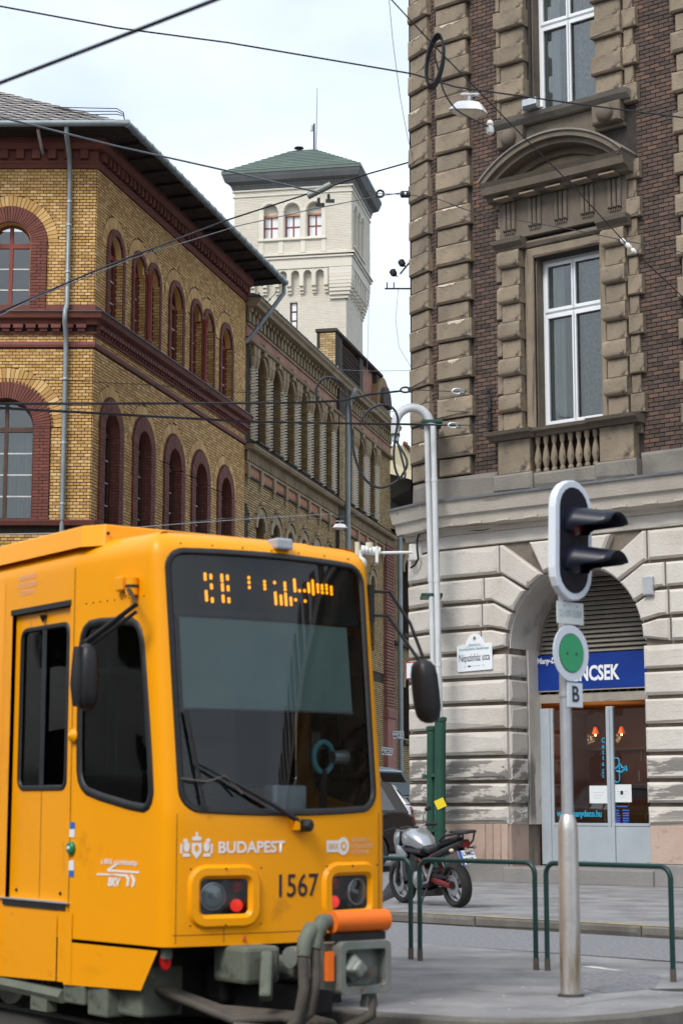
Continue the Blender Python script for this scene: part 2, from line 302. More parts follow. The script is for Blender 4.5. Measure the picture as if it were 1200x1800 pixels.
    def mesh(s, name='m', smooth=None):
        me = bpy.data.meshes.new(name); me.from_pydata(s.v, [], s.f); me.validate()
        bm = bmesh.new(); bm.from_mesh(me); bmesh.ops.recalc_face_normals(bm, faces=bm.faces); bm.to_mesh(me); bm.free()
        if smooth is not None: me.shade_smooth(); me.set_sharp_from_angle(angle=radians(smooth))
        return me
    def build(s, name, m, parent=None, M=None, smooth=None, bevel=0, **tags):
        me = s.mesh(name, smooth); return link(name, me, m, parent, M, bevel, **tags)
def link(name, me, m, parent=None, M=None, bevel=0, **tags):
    o = bpy.data.objects.new(name, me); COL.objects.link(o)
    if m and not me.materials: me.materials.append(MATS[m] if isinstance(m, str) else m)
    if parent: o.parent = parent
    if M is not None: o.matrix_basis = M
    if bevel:
        b = o.modifiers.new('bevel', 'BEVEL'); b.width = bevel; b.segments = 2; b.limit_method = 'ANGLE'
    for k, v in tags.items(): o[k] = v
    return o
def thing(name, label, cat, loc=(0, 0, 0), rz=0, group=None, M=None):
    o = bpy.data.objects.new(name, None); COL.objects.link(o); o.empty_display_size = .2
    if M is not None: o.matrix_basis = M
    else: o.location = loc; o.rotation_euler = (0, 0, rz)
    o['label'] = label; o['category'] = cat
    if group: o['group'] = group
    return o
def struct(o): o['kind'] = 'structure'; return o
def rel(parentM, M): return parentM.inverted() @ M
def arc(cx, cz, r, a0, a1, n):
    return [(cx+r*cos(radians(a0+(a1-a0)*i/n)), cz+r*sin(radians(a0+(a1-a0)*i/n))) for i in range(n+1)]
def rrect(x0, x1, z0, z1, r, n=5):
    p = []
    for cx, cz, a in ((x1-r, z0+r, -90), (x1-r, z1-r, 0), (x0+r, z1-r, 90), (x0+r, z0+r, 180)): p += arc(cx, cz, r, a, a+90, n)
    return p
def arch_poly(xc, hw, z0, zs, n=14):
    return [(xc-hw, z0), (xc+hw, z0)]+arc(xc, zs, hw, 0, 180, n)
def text(name, body, size, m, parent=None, M=None, depth=.004, bold=0, align='CENTER', sx=1., shear=0):
    cu = bpy.data.curves.new(name, 'FONT'); cu.body = body; cu.size = size; cu.extrude = depth/2; cu.offset = bold; cu.align_x = align; cu.align_y = 'CENTER'; cu.shear = shear; cu.resolution_u = 3
    ob = bpy.data.objects.new(name, cu); COL.objects.link(ob)
    dg = bpy.context.evaluated_depsgraph_get(); me = bpy.data.meshes.new_from_object(ob.evaluated_get(dg)); bpy.data.objects.remove(ob); bpy.data.curves.remove(cu)
    me.name = name; me.materials.clear()
    if sx != 1:
        for v in me.vertices: v.co.x *= sx
    return link(name, me, m, parent, M)
def wallM(x, y, z, rz=0, rx=pi/2):
    """text lying on a wall of the local frame (faces -y)"""
    return Matrix.Translation((x, y, z)) @ Matrix.Rotation(rz, 4, 'Y') @ Matrix.Rotation(rx, 4, 'X')
class Shared:
    cache = {}
def brick_field(parent, M, s0, s1, z0, z1, cut, course=.08, blen=.25, gap=.012, proud=.012, m='yb_brick', ident=None, nid=0, name='brick', gz=None, back=0.0, jit=.004):
    """lays running-bond bricks; cut(z) gives blocked intervals. The nid most visible (by ident score) become objects, the rest one part."""
    out = []; row = 0; z = z0
    while z+course*.7 <= z1:
        zz = z+course/2; free = [(s0, s1)]
        for a, b in cut(zz):
            nf = []
            for p, q in free:
                if b <= p or a >= q: nf.append((p, q)); continue
                if a-p > .02: nf.append((p, a))
                if q-b > .02: nf.append((b, q))
            free = nf
        off = (row % 2)*blen/2
        k0 = math.floor((s0-off)/blen)-1
        for p, q in free:
            k = math.floor((p-off)/blen)
            x = off+k*blen
            while x < q:
                a, b = max(x, p)+gap/2, min(x+blen, q)-gap/2
                if b-a > .02: out.append((a, b, z+(gz or gap)/2, min(z+course, z1)-(gz or gap)/2, random.uniform(-jit, jit)))
                x += blen
        z += course; row += 1
    if ident: out.sort(key=ident)
    for (a, b, c, d, j) in out[:nid]:
        key = (m, round(b-a, 2), round(d-c, 3))
        if key not in Shared.cache:
            q = MB(); w_, h_ = key[1]/2, key[2]/2
            q.block(-w_, w_, -h_, h_, -proud-.002, back, .003); Shared.cache[key] = q.mesh('brick'); Shared.cache[key].materials.append(MATS[m])
        link(name, Shared.cache[key], None, parent, M @ Matrix.Translation(((a+b)/2, j, (c+d)/2)))
    q = MB()
    for (a, b, c, d, j) in out[nid:]:
        y0 = -proud+j; y1 = back
        q.add([(a, y0, c), (b, y0, c), (b, y0, d), (a, y0, d), (a, y1, c), (b, y1, c), (b, y1, d), (a, y1, d)],
              [(0, 1, 2, 3), (0, 4, 5, 1), (1, 5, 6, 2), (2, 6, 7, 3), (3, 7, 4, 0)])
    me = bpy.data.meshes.new(name+'s'); me.from_pydata(q.v, [], q.f)
    return link(name+'work', me, m, parent, M, kind='stuff')

def rect(x0, x1, z0, z1): return [(x0, z0), (x1, z0), (x1, z1), (x0, z1)]
def frustum(poly, y0, y1, b):
    """polygon block with bevelled front edges (x,z polygon, front at y0)"""
    n = len(poly)
    if sum(poly[i][0]*poly[(i+1) % n][1]-poly[(i+1) % n][0]*poly[i][1] for i in range(n)) < 0: poly = poly[::-1]
    ins = []
    for i in range(n):
        p, a, c = Vector(poly[i]), Vector(poly[i-1]), Vector(poly[(i+1) % n])
        e1 = (p-a).normalized(); e2 = (c-p).normalized(); n1 = Vector((-e1.y, e1.x)); n2 = Vector((-e2.y, e2.x)); m = n1+n2
        m = m/max(.35, m.length_squared)*2 if m.length > .1 else n1
        ins.append(p+m*b)
    q = MB(); vs = [(x, y1, z) for x, z in poly]+[(x, y0+b, z) for x, z in poly]+[(p.x, y0, p.y) for p in ins]
    fs = []
    for k in (0, 1): fs += [(k*n+i, k*n+(i+1) % n, (k+1)*n+(i+1) % n, (k+1)*n+i) for i in range(n)]
    tri = tessellate_polygon([[Vector((p.x, p.y, 0)) for p in ins]])
    fs += [tuple(2*n+i for i in t) for t in tri]
    return q.add(vs, fs)
def pillow(x0, x1, z0, z1, y0, y1, r):
    """half-round cushion block"""
    q = MB(); n = 6; rows = [(z0, y1, 0)]
    for i in range(n+1):
        a = pi/2*i/n; rows.append((z0+r*(1-cos(pi/2-a)) if 0 else z0+r*(1-cos(a)) , y0+r*(1-sin(a)), r*(1-sin(a))*.5))
    rows += [(z0+z1-z, y, i_) for z, y, i_ in rows[::-1]]
    q.v = [(x0+(i_ if y < y1 else 0), y, z) for z, y, i_ in rows]+[(x1-(i_ if y < y1 else 0), y, z) for z, y, i_ in rows]
    m = len(rows); q.f = [(i, i+1, m+i+1, m+i) for i in range(m-1)]+[tuple(range(m)), tuple(range(2*m-1, m-1, -1))]
    return q
def loft(secs, n=16, e=2.5):
    """sections (centre, half-width vector, half-height vector) -> closed superellipse loft"""
    q = MB()
    for c, hx, hz in secs:
        c, hx, hz = Vector(c), Vector(hx), Vector(hz)
        for k in range(n):
            t = 2*pi*k/n; ct, st = cos(t), sin(t); q.v.append(tuple(c+hx*(abs(ct)**(2/e)*(1 if ct > 0 else -1))+hz*(abs(st)**(2/e)*(1 if st > 0 else -1))))
    m = len(secs); q.f = [(i*n+k, i*n+(k+1) % n, (i+1)*n+(k+1) % n, (i+1)*n+k) for i in range(m-1) for k in range(n)]+[tuple(range(n))[::-1], tuple(range((m-1)*n, m*n))]
    return q
# ================================================================ ground, road, pavements
g0 = MB(); g0.add([(-900, -60, -.02), (900, -60, -.02), (900, 1800, -.02), (-900, 1800, -.02)], [(0, 1, 2, 3)])
struct(g0.build('ground', 'track_bed'))
RBO = gnd(1107, 1558, .12); RB = Frame(RBO.x, RBO.y, vp(-4200)); RBM = RB.W
KU = Vector((3.44-.743, 22.29-25.06)).normalized()         # direction of the far kerb
K0 = Vector((.743, 25.06)); KN = Vector((KU.y, -KU.x))     # KN points to the camera side
def kp(a, d, z): p = K0+KU*a+KN*d; return (p.x, p.y, z)
IU = Vector((2.648-.711, 15.387-17.43)).normalized(); I0 = Vector((.711, 17.43)); IN = Vector((IU.y, -IU.x))
def ip(a, d, z): p = I0+IU*a+IN*d; return (p.x, p.y, z)
r0 = MB(); r0.add([kp(-60, -.2, 0), kp(-60, 9, 0), kp(40, 9, 0), kp(40, -.2, 0)], [(0, 1, 2, 3)])
struct(r0.build('road', 'asphalt'))
# side street that climbs away between the buildings
ss = MB(); prof = [(24.5, .002), (26, .03), (31, .4), (45, .86), (90, 1.25), (150, 1.3)]
for i, (Y, z) in enumerate(prof):
    xl, xr = -9+(Y-26)*.1, .35+(Y-26)*.1
    ss.v += [(xl, Y, z), (xr, Y, z)]
ss.f = [(2*i, 2*i+1, 2*i+3, 2*i+2) for i in range(len(prof)-1)]
m_ = len(ss.v)
for i in range(len(prof)): ss.v.append((ss.v[2*i+1][0], ss.v[2*i+1][1], -.05))
ss.f += [(2*i+1, 2*i+3, m_+i+1, m_+i) for i in range(len(prof)-1)]
struct(ss.build('side_street', 'asphalt'))
# far pavement under the corner building
fp = MB(); pl = [kp(0, -.1, 0), kp(40, -.1, 0), (40, 70, 0), (6, 70, 0), (1.35, 38, 0), (.9, 30, 0), (.35, 26, 0)]
fp.add([(p[0], p[1], .12) for p in pl], [tuple(range(len(pl)))])
fp.add([(pl[-1][0], pl[-1][1], .12), (pl[0][0], pl[0][1], .12), (pl[0][0], pl[0][1], -.01), (pl[-1][0], pl[-1][1], -.01)], [(0, 1, 2, 3)])
pave = struct(fp.build('pavement', 'pavement'))
aj = (Vector(gnd(821, 1631)[:2])-K0).dot(KU)
for k in range(-1, 9):
    a0 = aj+k*2.58; q = MB(); q.block(a0+.008, a0+2.58-.008, 0, .125, 0, .3, .02)
    MK = Matrix.Translation((K0.x, K0.y, 0)) @ Matrix.Rotation(atan2(KU.y, KU.x), 4, 'Z')
    if a0 > -3.0: q.build('kerb_stone', 'kerb', pave, MK)
yl = MB(); yl.add([kp(-.7, -.05, .131), kp(20, -.05, .131), kp(20, -.2, .131), kp(-.7, -.2, .131)], [(0, 1, 2, 3)])
yl.build('kerb_paint', 'kerb_yellow', pave)
# near traffic island with the railings
near = [(-.25, 13.5), (.154, 13.05), (.7, 12.72), (1.1, 12.6), (1.5, 12.66), (2.0, 12.95), (2.36, 13.3), (3.2, 14.2), (5, 15.4)]
isl = MB(); far = [ip(-1.6, -1.55, 0), ip(6, -1.55, 0)]
pl = [(p[0], p[1]) for p in near]+[(far[1][0], far[1][1]), (far[0][0], far[0][1])]
n = len(pl); isl.add([(x, y, .12) for x, y in pl]+[(x, y, -.01) for x, y in pl], [tuple(range(n))]+[(i, (i+1) % n, n+(i+1) % n, n+i) for i in range(n)])
island = struct(isl.build('traffic_island', 'pavement'))
# curved kerb stones of the island
def offs(pts, d):
    out = []
    for i, p in enumerate(pts):
        a = Vector(pts[max(i-1, 0)]); b = Vector(pts[min(i+1, len(pts)-1)]); t = (b-a).normalized(); out.append(Vector(p)+Vector((t.y, -t.x))*d)
    return out
fine = []
for i in range(len(near)-1):
    for k in range(6): fine.append(Vector(near[i]).lerp(Vector(near[i+1]), k/6))
fine.append(Vector(near[-1])); inn = offs(fine, -.14); out_ = offs(fine, .02)
for k in range(0, len(fine)-5, 5):
    q = MB(); sh = .03
    for j in range(k, k+6):
        o_, i_ = out_[j], inn[j]
        if j == k: o_ = o_.lerp(out_[j+1], sh); i_ = i_.lerp(inn[j+1], sh)
        q.v += [(o_.x, o_.y, 0), (o_.x, o_.y, .115), (o_.x*.9+i_.x*.1, o_.y*.9+i_.y*.1, .128), (i_.x, i_.y, .128)]
    q.f = [(4*a+b, 4*a+b+1, 4*a+b+5, 4*a+b+4) for a in range(5) for b in range(3)]+[(0, 1, 2, 3), (20, 21, 22, 23)]
    q.build('kerb_stone', 'kerb', island)
# a patched strip, a manhole-like crack and the paint line that shows behind the post
pm = MB(); p0, p1 = gnd(1030, 1699, .124), gnd(1090, 1707, .124); d = (p1-p0).normalized(); nn_ = Vector((-d.y, d.x, 0))*.06
pm.add([p0-nn_, p1-nn_*.6, p1+nn_*.6, p0+nn_], [(0, 1, 2, 3)])
pm.build('paint_mark', 'road_paint', island)
cr = MB(); c = gnd(1200, 1741, .122)
cr.add([(c.x+.22*cos(a)*(1+.3*sin(3*a)), c.y+.11*sin(a), .1225) for a in [2*pi*i/14 for i in range(14)]], [tuple(range(14))])
cr.build('hole_patch', 'track_bed', island)
def crack(pts, w, name='crack'):
    q = MB(); P3 = [gnd(x, y, .1225) for x, y in pts]; out = []
    for a, b in zip(P3, P3[1:]):
        for k in range(6): p = a.lerp(b, k/6); out.append(p+Vector((random.uniform(-.012, .012), random.uniform(-.02, .02), 0)))
    out.append(P3[-1]); n = len(out)
    for i, p in enumerate(out): wd = w*(.35+.65*random.random()); q.v += [p+Vector((0, -wd, 0)), p+Vector((0, wd, 0))]
    q.f = [(2*i, 2*i+1, 2*i+3, 2*i+2) for i in range(n-1)]; q.build(name, 'track_bed', island)
crack([(995, 1770), (1050, 1761), (1090, 1756), (1130, 1750)], .008); crack([(720, 1745), (790, 1738), (860, 1744), (930, 1752)], .006); crack([(1060, 1722), (1030, 1735), (1020, 1745)], .006); crack([(700, 1712), (760, 1716), (840, 1712)], .005)
pt_ = [gnd(x, y, .1232) for x, y in ((1022, 1712), (1100, 1706), (1160, 1716), (1150, 1738), (1060, 1746), (1015, 1735))]; q = MB(); q.v = pt_; q.f = [tuple(range(6))]; q.build('asphalt_patch', 'asphalt', island)
lt = MB(); random.seed(21)
for i in range(60):
    p = gnd(random.uniform(690, 1195), random.uniform(1562, 1600), .1235) if i % 2 else gnd(random.uniform(690, 1195), random.uniform(1710, 1778), .1235); r = random.uniform(.008, .022); a0 = random.uniform(0, 6)
    lt.add([p+Vector((r*cos(a0+k*2.1)*random.uniform(.6, 1.2), r*sin(a0+k*2.1), .002)) for k in range(3)], [(0, 1, 2)])
lt.build('litter', 'paper', island, kind='stuff')
random.seed(7)
# ================================================================ corner building on the right
CB = thing('corner_building', 'brown brick corner building with pale rusticated stone ground floor and shop arch', 'building', (RBO.x, RBO.y, 0))
CBi = Matrix.Translation((-RBO.x, -RBO.y, 0))
A = CBi @ RBM
AX = -1.05                                   # axis of the window bay
S0 = -4.0; S1 = 3.4; ZT = 21.0
pc = RB.pt(S0, 0)
CF = Frame(pc.x, pc.y, vp(-2080)); CW = 1.0; CU_ = .8; C = CBi @ CF.W
def P(q, name, m, M=None, parent=None, **k): return q.build(name, m, parent or CB, A if M is None else M, **k)
WX0, WX1 = -1.76, -.32; ARC = AX+.02; AR = 1.45; ASP = 4.4
up_holes = [[(WX0, 8.45), (WX1, 8.45), (WX1, 11.75), (WX0, 11.75)], [(WX0, 14.55), (WX1, 14.55), (WX1, 17.9), (WX0, 17.9)]]
P(MB().prism([(S0, 7.2), (S1, 7.2), (S1, ZT), (S0, ZT)], 0, .6, up_holes), 'wall', 'rb_mortar')
P(MB().prism([(S0, .05), (ARC-AR, .05), (ARC-AR, ASP)]+arc(ARC, ASP, AR+.01, 180, 0, 18)[1:]+[(ARC+AR, .05), (S1, .05), (S1, 7.2), (S0, 7.2)], .03, 1.02), 'wall', 'rb_groove')
P(MB().prism([(-CW, .05), (0, .05), (0, 7.2), (-CW, 7.2)], .03, .5), 'wall', 'rb_groove', C)
P(MB().prism([(-CU_-.02, 7.2), (0, 7.2), (0, ZT), (-CU_-.02, ZT)], 0, .5), 'wall', 'rb_mortar', C)
# body behind (side wall along the side street, rear, roof)
e = CF.pt(-CW, 0); sd = Vector((.237, .971)); e2 = Vector((e.x, e.y))+sd*14; rgt = RB.pt(S1, 0, -.02); back = Vector((rgt.x, rgt.y))+sd*13
q = MB(); base = [(e.x+.02, e.y+.03), (e2.x, e2.y), (back.x, back.y), (rgt.x-.02, rgt.y+.5)]; bi = [(x-RBO.x, y-RBO.y) for x, y in base]
inner = [bi[0], bi[1], bi[2], bi[3]]
for i in range(3): q.add([(*inner[i], .05), (*inner[i+1], .05), (*inner[i+1], ZT), (*inner[i], ZT)], [(0, 1, 2, 3)])
a1 = RB.pt(S0, 0, -.1); q.add([(*p, ZT-.02) for p in bi]+[(a1.x-RBO.x, a1.y-RBO.y, ZT-.02)], [(0, 1, 2, 3, 4)])
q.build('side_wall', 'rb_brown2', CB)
# ---- plinth
def courses(lst, x0, x1, joints): pass
for (x0, x1) in ((S0, ARC-AR-.02), (ARC+AR+.02, S1)):
    P(MB().block(x0, x1, .1, .5, -.06, .1, .02), 'plinth', 'rb_plinth')
    n = max(1, round((x1-x0)/.8)); st = (x1-x0)/n
    if x0 < -3: cuts = [S0, -3.0, -2.83, -2.66, x1]
    else: cuts = [x0+st*i for i in range(n+1)]
    for a, b in zip(cuts, cuts[1:]): P(MB().block(a+.004, b-.004, .502, 1.16, -.045, .1, .012), 'granite_block', 'rb_pink')
P(MB().block(-CW, 0, .1, .5, -.06, .1, .02), 'plinth', 'rb_plinth', C); P(MB().block(-CW, -.004, .502, 1.16, -.045, .1, .012), 'granite_block', 'rb_pink', C)
# jamb linings of the shop arch
q = MB(); q.block(0, .62, .1, 1.16, -.04, .1, .02)
JL = A @ Matrix.Translation((ARC-AR-.02, .0, 0)) @ Matrix.Rotation(pi/2, 4, 'Z')
P(q, 'granite_block', 'rb_pink', JL)
# ---- rusticated courses
GZ = [1.16, 1.52, 1.94, 2.4, 2.89, 3.38, 3.85, 4.32, 4.78, 5.28, 5.77, 6.36]
gp = .035
for i in range(len(GZ)-1):
    z0, z1 = GZ[i]+(0 if i == 0 else gp), GZ[i+1]-gp
    bv = .07 if i == 0 else .045
    P(MB().block(-CW, -.03, z0, z1, -.1, .06, bv), 'stone_block', 'rb_pale', C)
    if i < 7:
        for x0, x1 in ((S0+.03, ARC-AR), (ARC+AR, S1)): P(MB().block(x0, x1, z0, z1, -.1, .06, bv), 'stone_block', 'rb_pale')
        q = MB(); q.block(0.02, .6, z0, z1, -.05, .06, bv*.7); P(q, 'stone_block', 'rb_pale', A @ Matrix.Translation((ARC-AR, .0, 0)) @ Matrix.Rotation(pi/2, 4, 'Z'))
PH = [0, 12, 27, 47, 66]; ZJ = [4.32, 4.78, 5.28, 5.77, 6.36]
for sg in (-1, 1):
    xs_far = (S0+.03) if sg < 0 else S1
    for i in range(4):
        p0, p1 = radians(PH[i]), radians(PH[i+1]); z0, z1 = ZJ[i]+gp, ZJ[i+1]-gp
        E1 = max(AR+.06, (ZJ[i+1]-ASP)/tan(p1)); E0 = AR+.3 if i == 0 else max(AR+.06, (ZJ[i]-ASP)/tan(p0))
        sv = max(E1, E0)+.16 if i < 3 else E1+.5
        sv = [1.98, 1.95, 1.9, 1.55][i]
        dl = .022
        inn_ = [(AR*cos(t), AR*sin(t)) for t in [p0+dl+(p1-p0-2*dl)*k/4 for k in range(5)]]
        pts = []
        lowr = [(sv, z0-ASP), (E0+.02, z0-ASP)] if i else [(sv, z0-ASP)]
        pts = lowr+inn_+[(E1-.03, z1-ASP), (sv, z1-ASP)]
        poly = [(ARC+sg*x, ASP+z) for x, z in pts]
        P(frustum(poly, -.1, .06, .035), 'voussoir', 'rb_pale')
        xa, xb = sorted((xs_far, ARC+sg*(sv+.03)))
        P(MB().block(xa, xb, z0, z1, -.1, .06, .045), 'stone_block', 'rb_pale')
    # intrados lining
q = MB(); aa = [(ARC+(AR-.03)*cos(radians(t)), ASP+(AR-.03)*sin(radians(t))) for t in range(0, 181, 6)]
bb = [(ARC+(AR+.02)*cos(radians(t)), ASP+(AR+.02)*sin(radians(t))) for t in range(180, -1, -6)]
P(MB().prism(aa+bb, .06, 1.0), 'intrados', 'rb_pale')
P(MB().prism([(ARC-AR-.01, 1.16), (ARC-AR+.06, 1.16), (ARC-AR+.06, ASP), (ARC-AR-.01, ASP)], .62, 1.05), 'jamb', 'rb_pale')
# key stones
for sg, (pa, pb) in ((0, (66, 114)),):
    pts = [(AR*cos(radians(t)), AR*sin(radians(t))) for t in (67, 78, 90, 102, 113)]
    P(frustum([(ARC+x, ASP+z) for x, z in pts[::-1]]+[(ARC+.84, 6.32), (ARC-.84, 6.32)][::1][::-1] if 0 else [(ARC+x, ASP+z) for x, z in pts]+[(ARC-.86, 6.32), (ARC+.86, 6.32)], -.16, .06, .04), 'keystone', 'rb_pale')
P(MB().block(S0, S1, 6.37, 6.62, -.04, .06, .01), 'frieze', 'rb_pale'); P(MB().block(-CW, 0, 6.37, 6.62, -.04, .06, .01), 'frieze', 'rb_pale', C)
# cornice above the ground floor
def cornice(x0, x1, M, prof, m, name='cornice', parent=None, zs=1):
    q = MB(); n = len(prof); q.v = [(x, y, z) for x in (x0, x1) for y, z in prof]
    q.f = [(i, (i+1) % n, n+(i+1) % n, n+i) for i in range(n)]+[tuple(range(n)), tuple(range(2*n-1, n-1, -1))]
    return P(q, name, m, M, parent)
cp = [(.05, 6.6), (-.1, 6.62), (-.14, 6.7), (-.32, 6.74), (-.36, 6.92), (-.42, 6.95), (-.5, 7.22), (.05, 7.28)]
for x0, x1, M in ((S0-.16, S1, A), (-CW-.02, .1, C)):
    cornice(x0, x1, M, cp, 'rb_cornice'); cornice(x0-.02, x1, M, [(.05, 7.24), (-.53, 7.2), (-.535, 7.245), (.05, 7.31)], 'lead', 'lead_flashing')
k = 0
x = S0+.3
while x < S1: P(MB().box(x, x+.28, -.36, -.2, 6.745, 6.79), 'dentil', 'rb_cornice'); x += .62
for x0, x1, M in ((S0-.02, -2.62, A), (.46, S1, A), (-CU_-.03, .02, C)):
    P(MB().block(x0, x1, 7.28, 7.74, -.1, .05, .05), 'base_course', 'rb_base', M)
P(MB().block(-1.78, -.3, 7.28, 7.6, -.22, .05, .05), 'base_course', 'rb_base')
# ---- quoins, two columns
zq = 7.76; k = 0; pitch = .3775
while zq < ZT-.2:
    wide = k % 2 == 1; h = .395 if wide else .345
    z0, z1 = zq+.012, zq+h
    if wide:
        P(MB().block(-CU_, -.14, z0, z1, -.17, .03, .035), 'quoin', 'rb_brown', C); P(MB().block(S0+.06, -3.12, z0, z1, -.17, .03, .035), 'quoin', 'rb_brown')
        P(MB().block(1.32, 2.2, z0, z1, -.17, .03, .035), 'quoin', 'rb_brown')
        for M_, xa, xb, pr in ((C, -CU_, -.14, .45), (A, S0+.06, -3.12, .65), (A, 1.32, 2.2, .4)):
            if random.random() > pr: continue
            q = MB(); f0, f1 = sorted((random.uniform(0, .6), random.uniform(.4, 1))); n_ = 9; base_ = random.uniform(.01, .05)
            for i in range(n_+1):
                x = xa+.035+(xb-xa-.07)*(f0+(f1-f0)*i/n_); dz = 0 if i in (0, n_) else base_*random.uniform(.2, 1.6)
                q.v += [(x, -.17+.035-.004, z1-.002), (x, -.1735, z1-.034), (x, -.1735, z1-.036-dz)]
            q.f = [(3*i+k, 3*i+3+k, 3*i+4+k, 3*i+1+k) for i in range(n_) for k in (0, 1)]; P(q, 'worn_edge', 'rb_chip', M_)
    else:
        P(MB().block(-CU_, -.2, z0, z1, -.1, .03, .02), 'quoin', 'rb_brown', C); P(MB().block(S0+.06, -3.22, z0, z1, -.1, .03, .02), 'quoin', 'rb_brown')
        P(MB().block(1.4, 2.1, z0, z1, -.1, .03, .02), 'quoin', 'rb_brown')
    zq += h+.012; k += 1
# ---- brickwork
def cutA(z):
    c = [(-9, -3.16), (1.36, 2.15)]
    if z < 18: c.append((-2.5, .5))
    else: c.append((-2.3, .3))
    return c
def seenA(b):
    p = RB.pt((b[0]+b[1])/2, b[2]); d = p.y*cos(PITCH)+(p.z-H)*sin(PITCH); xx = 600+F*p.x/d; yy = 900-F*(-p.y*sin(PITCH)+(p.z-H)*cos(PITCH))/d
    return (0 if (825 < xx < 1195 and 5 < yy < 900 and b[1]-b[0] > .15) else 1, p.y)
brick_field(CB, A, -3.2, S1, 7.74, ZT, cutA, .081, .205, .016, .016, 'rb_brick', seenA, 300, jit=.003)
brick_field(CB, C, -.26, -.0, 7.74, ZT, lambda z: [], .081, .205, .016, .016, 'rb_brick', jit=.003)
# ---- window bays
def win(z0, z1, M, tr, parts=True):
    """white two-leaf window with transom at tr, recessed"""
    wf = MB().prism([(WX0-.02, z0), (WX1+.02, z0), (WX1+.02, z1), (WX0-.02, z1)], .28, .36,
        [rect(WX0+.12, AX-.04, z0+.16, tr-.06), rect(AX+.02, WX1-.1, z0+.16, tr-.06), rect(WX0+.12, AX-.04, tr+.1, z1-.12), rect(AX+.02, WX1-.1, tr+.1, z1-.12)])
    fr = P(wf, 'window', 'white_pvc', M)
    for a, b, c, d in ((WX0+.12, AX-.04, z0+.16, tr-.06), (AX+.02, WX1-.1, z0+.16, tr-.06), (WX0+.12, AX-.04, tr+.1, z1-.12), (AX+.02, WX1-.1, tr+.1, z1-.12)):
        sash = MB().prism(rect(a-.05, b+.05, c-.05, d+.05), .245, .285, [rect(a+.015, b-.015, c+.015, d-.015)]).build('sash', 'white_pvc', fr, bevel=.006)
        MB().box(a, b, .315, .321, c, d).build('pane', 'glass', fr)
    MB().box(WX0, WX1, .23, .35, z0-.02, z0+.06).build('bottom_rail', 'white_pvc', fr, bevel=.01)
    # room behind with curtains
    P(MB().prism(rect(WX0-.6, WX1+.6, z0-.5, z1+.4), 2.2, 2.25), 'room', 'dark_interior', M)
    for cx0, cx1, mm in ((WX0+.05, AX-.3, 'curtain'), (AX+.06, WX1-.02, 'lace')):
        q = MB(); nn = 36
        for i in range(nn+1):
            x = cx0+(cx1-cx0)*i/nn; y = .43+.03*sin(i*1.35)+.015*sin(i*.6)
            q.v += [(x, y, z0+.02), (x, y, z1-.05)]
        q.f = [(2*i, 2*i+2, 2*i+3, 2*i+1) for i in range(nn)]
        P(q, 'curtain', mm, M, smooth=60)
    return fr
win(8.45, 11.75, A, 10.68); f2 = win(14.55, 17.9, A, 16.42)
# architrave and reveal of the first-floor window
for x0, x1 in ((-1.95, WX0), (WX1, -.17)): P(MB().block(x0, x1, 8.45, 11.95, -.06, .05, .03), 'architrave', 'rb_brown')
P(MB().block(-1.95, -.17, 11.76, 11.96, -.062, .05, .03), 'architrave', 'rb_brown')
P(MB().block(-1.98, -.12, 11.965, 12.1, -.12, .05, .05), 'lintel_moulding', 'rb_brown2')
for x0, x1 in ((WX0-.001, WX0+.02), (WX1-.02, WX1+.001)):
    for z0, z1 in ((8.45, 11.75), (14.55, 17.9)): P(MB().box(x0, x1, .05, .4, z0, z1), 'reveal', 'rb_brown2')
# rusticated pilasters
for x0, x1 in ((-2.42, -1.97), (-.15, .3)):
    z = 8.46; k = 0
    while z < 11.7:
        big = k % 2 == 1; h = .36 if big else .34
        if big: P(pillow(x0-.02, x1+.02, z+.01, z+h-.01, -.26, .05, .09), 'pilaster_block', 'rb_brown', smooth=50)
        else: P(MB().block(x0+.02, x1-.02, z, z+h, -.16, .05, .015), 'pilaster_block', 'rb_brown')
        z += h; k += 1
    P(MB().block(x0, x1, z, 11.96, -.16, .05, .015), 'pilaster_block', 'rb_brown')
    q = MB(); cprof = [(.05, 11.96), (-.18, 11.96), (-.2, 12.0), (-.3, 12.08), (-.32, 12.16), (.05, 12.18)]
    cornice(x0-.1, x1+.1, A, cprof, 'rb_brown2', 'capital')
# outer quoin tabs beside the pilasters
z = 8.1; k = 0
while z < 18.2:
    o_ = .1 if k % 2 else 0
    if not (12.85 < z < 14.0):
        P(MB().block(-2.52-o_*.3, -2.41, z, z+.33, -.08-o_*.4, .05, .015), 'tab_block', 'rb_brown'); P(MB().block(.31, .5+o_, z, z+.35, -.08-o_*.6, .05, .02), 'tab_block', 'rb_brown')
    z += .365; k += 1
# entablature: frieze with triglyphs
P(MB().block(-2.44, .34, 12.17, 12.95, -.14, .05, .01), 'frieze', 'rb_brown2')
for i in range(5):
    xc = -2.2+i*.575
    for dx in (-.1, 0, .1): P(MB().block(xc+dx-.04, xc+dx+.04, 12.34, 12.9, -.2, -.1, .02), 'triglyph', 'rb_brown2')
    for dx in (-.1, -.05, 0, .05, .1): P(MB().lathe([(.008, 0), (.018, -.05)], (xc+dx, -.16, 12.33), seg=6), 'gutta', 'rb_brown2')
    P(MB().box(xc-.16, xc+.16, -.45, -.2, 12.91, 12.94), 'mutule', 'rb_brown')
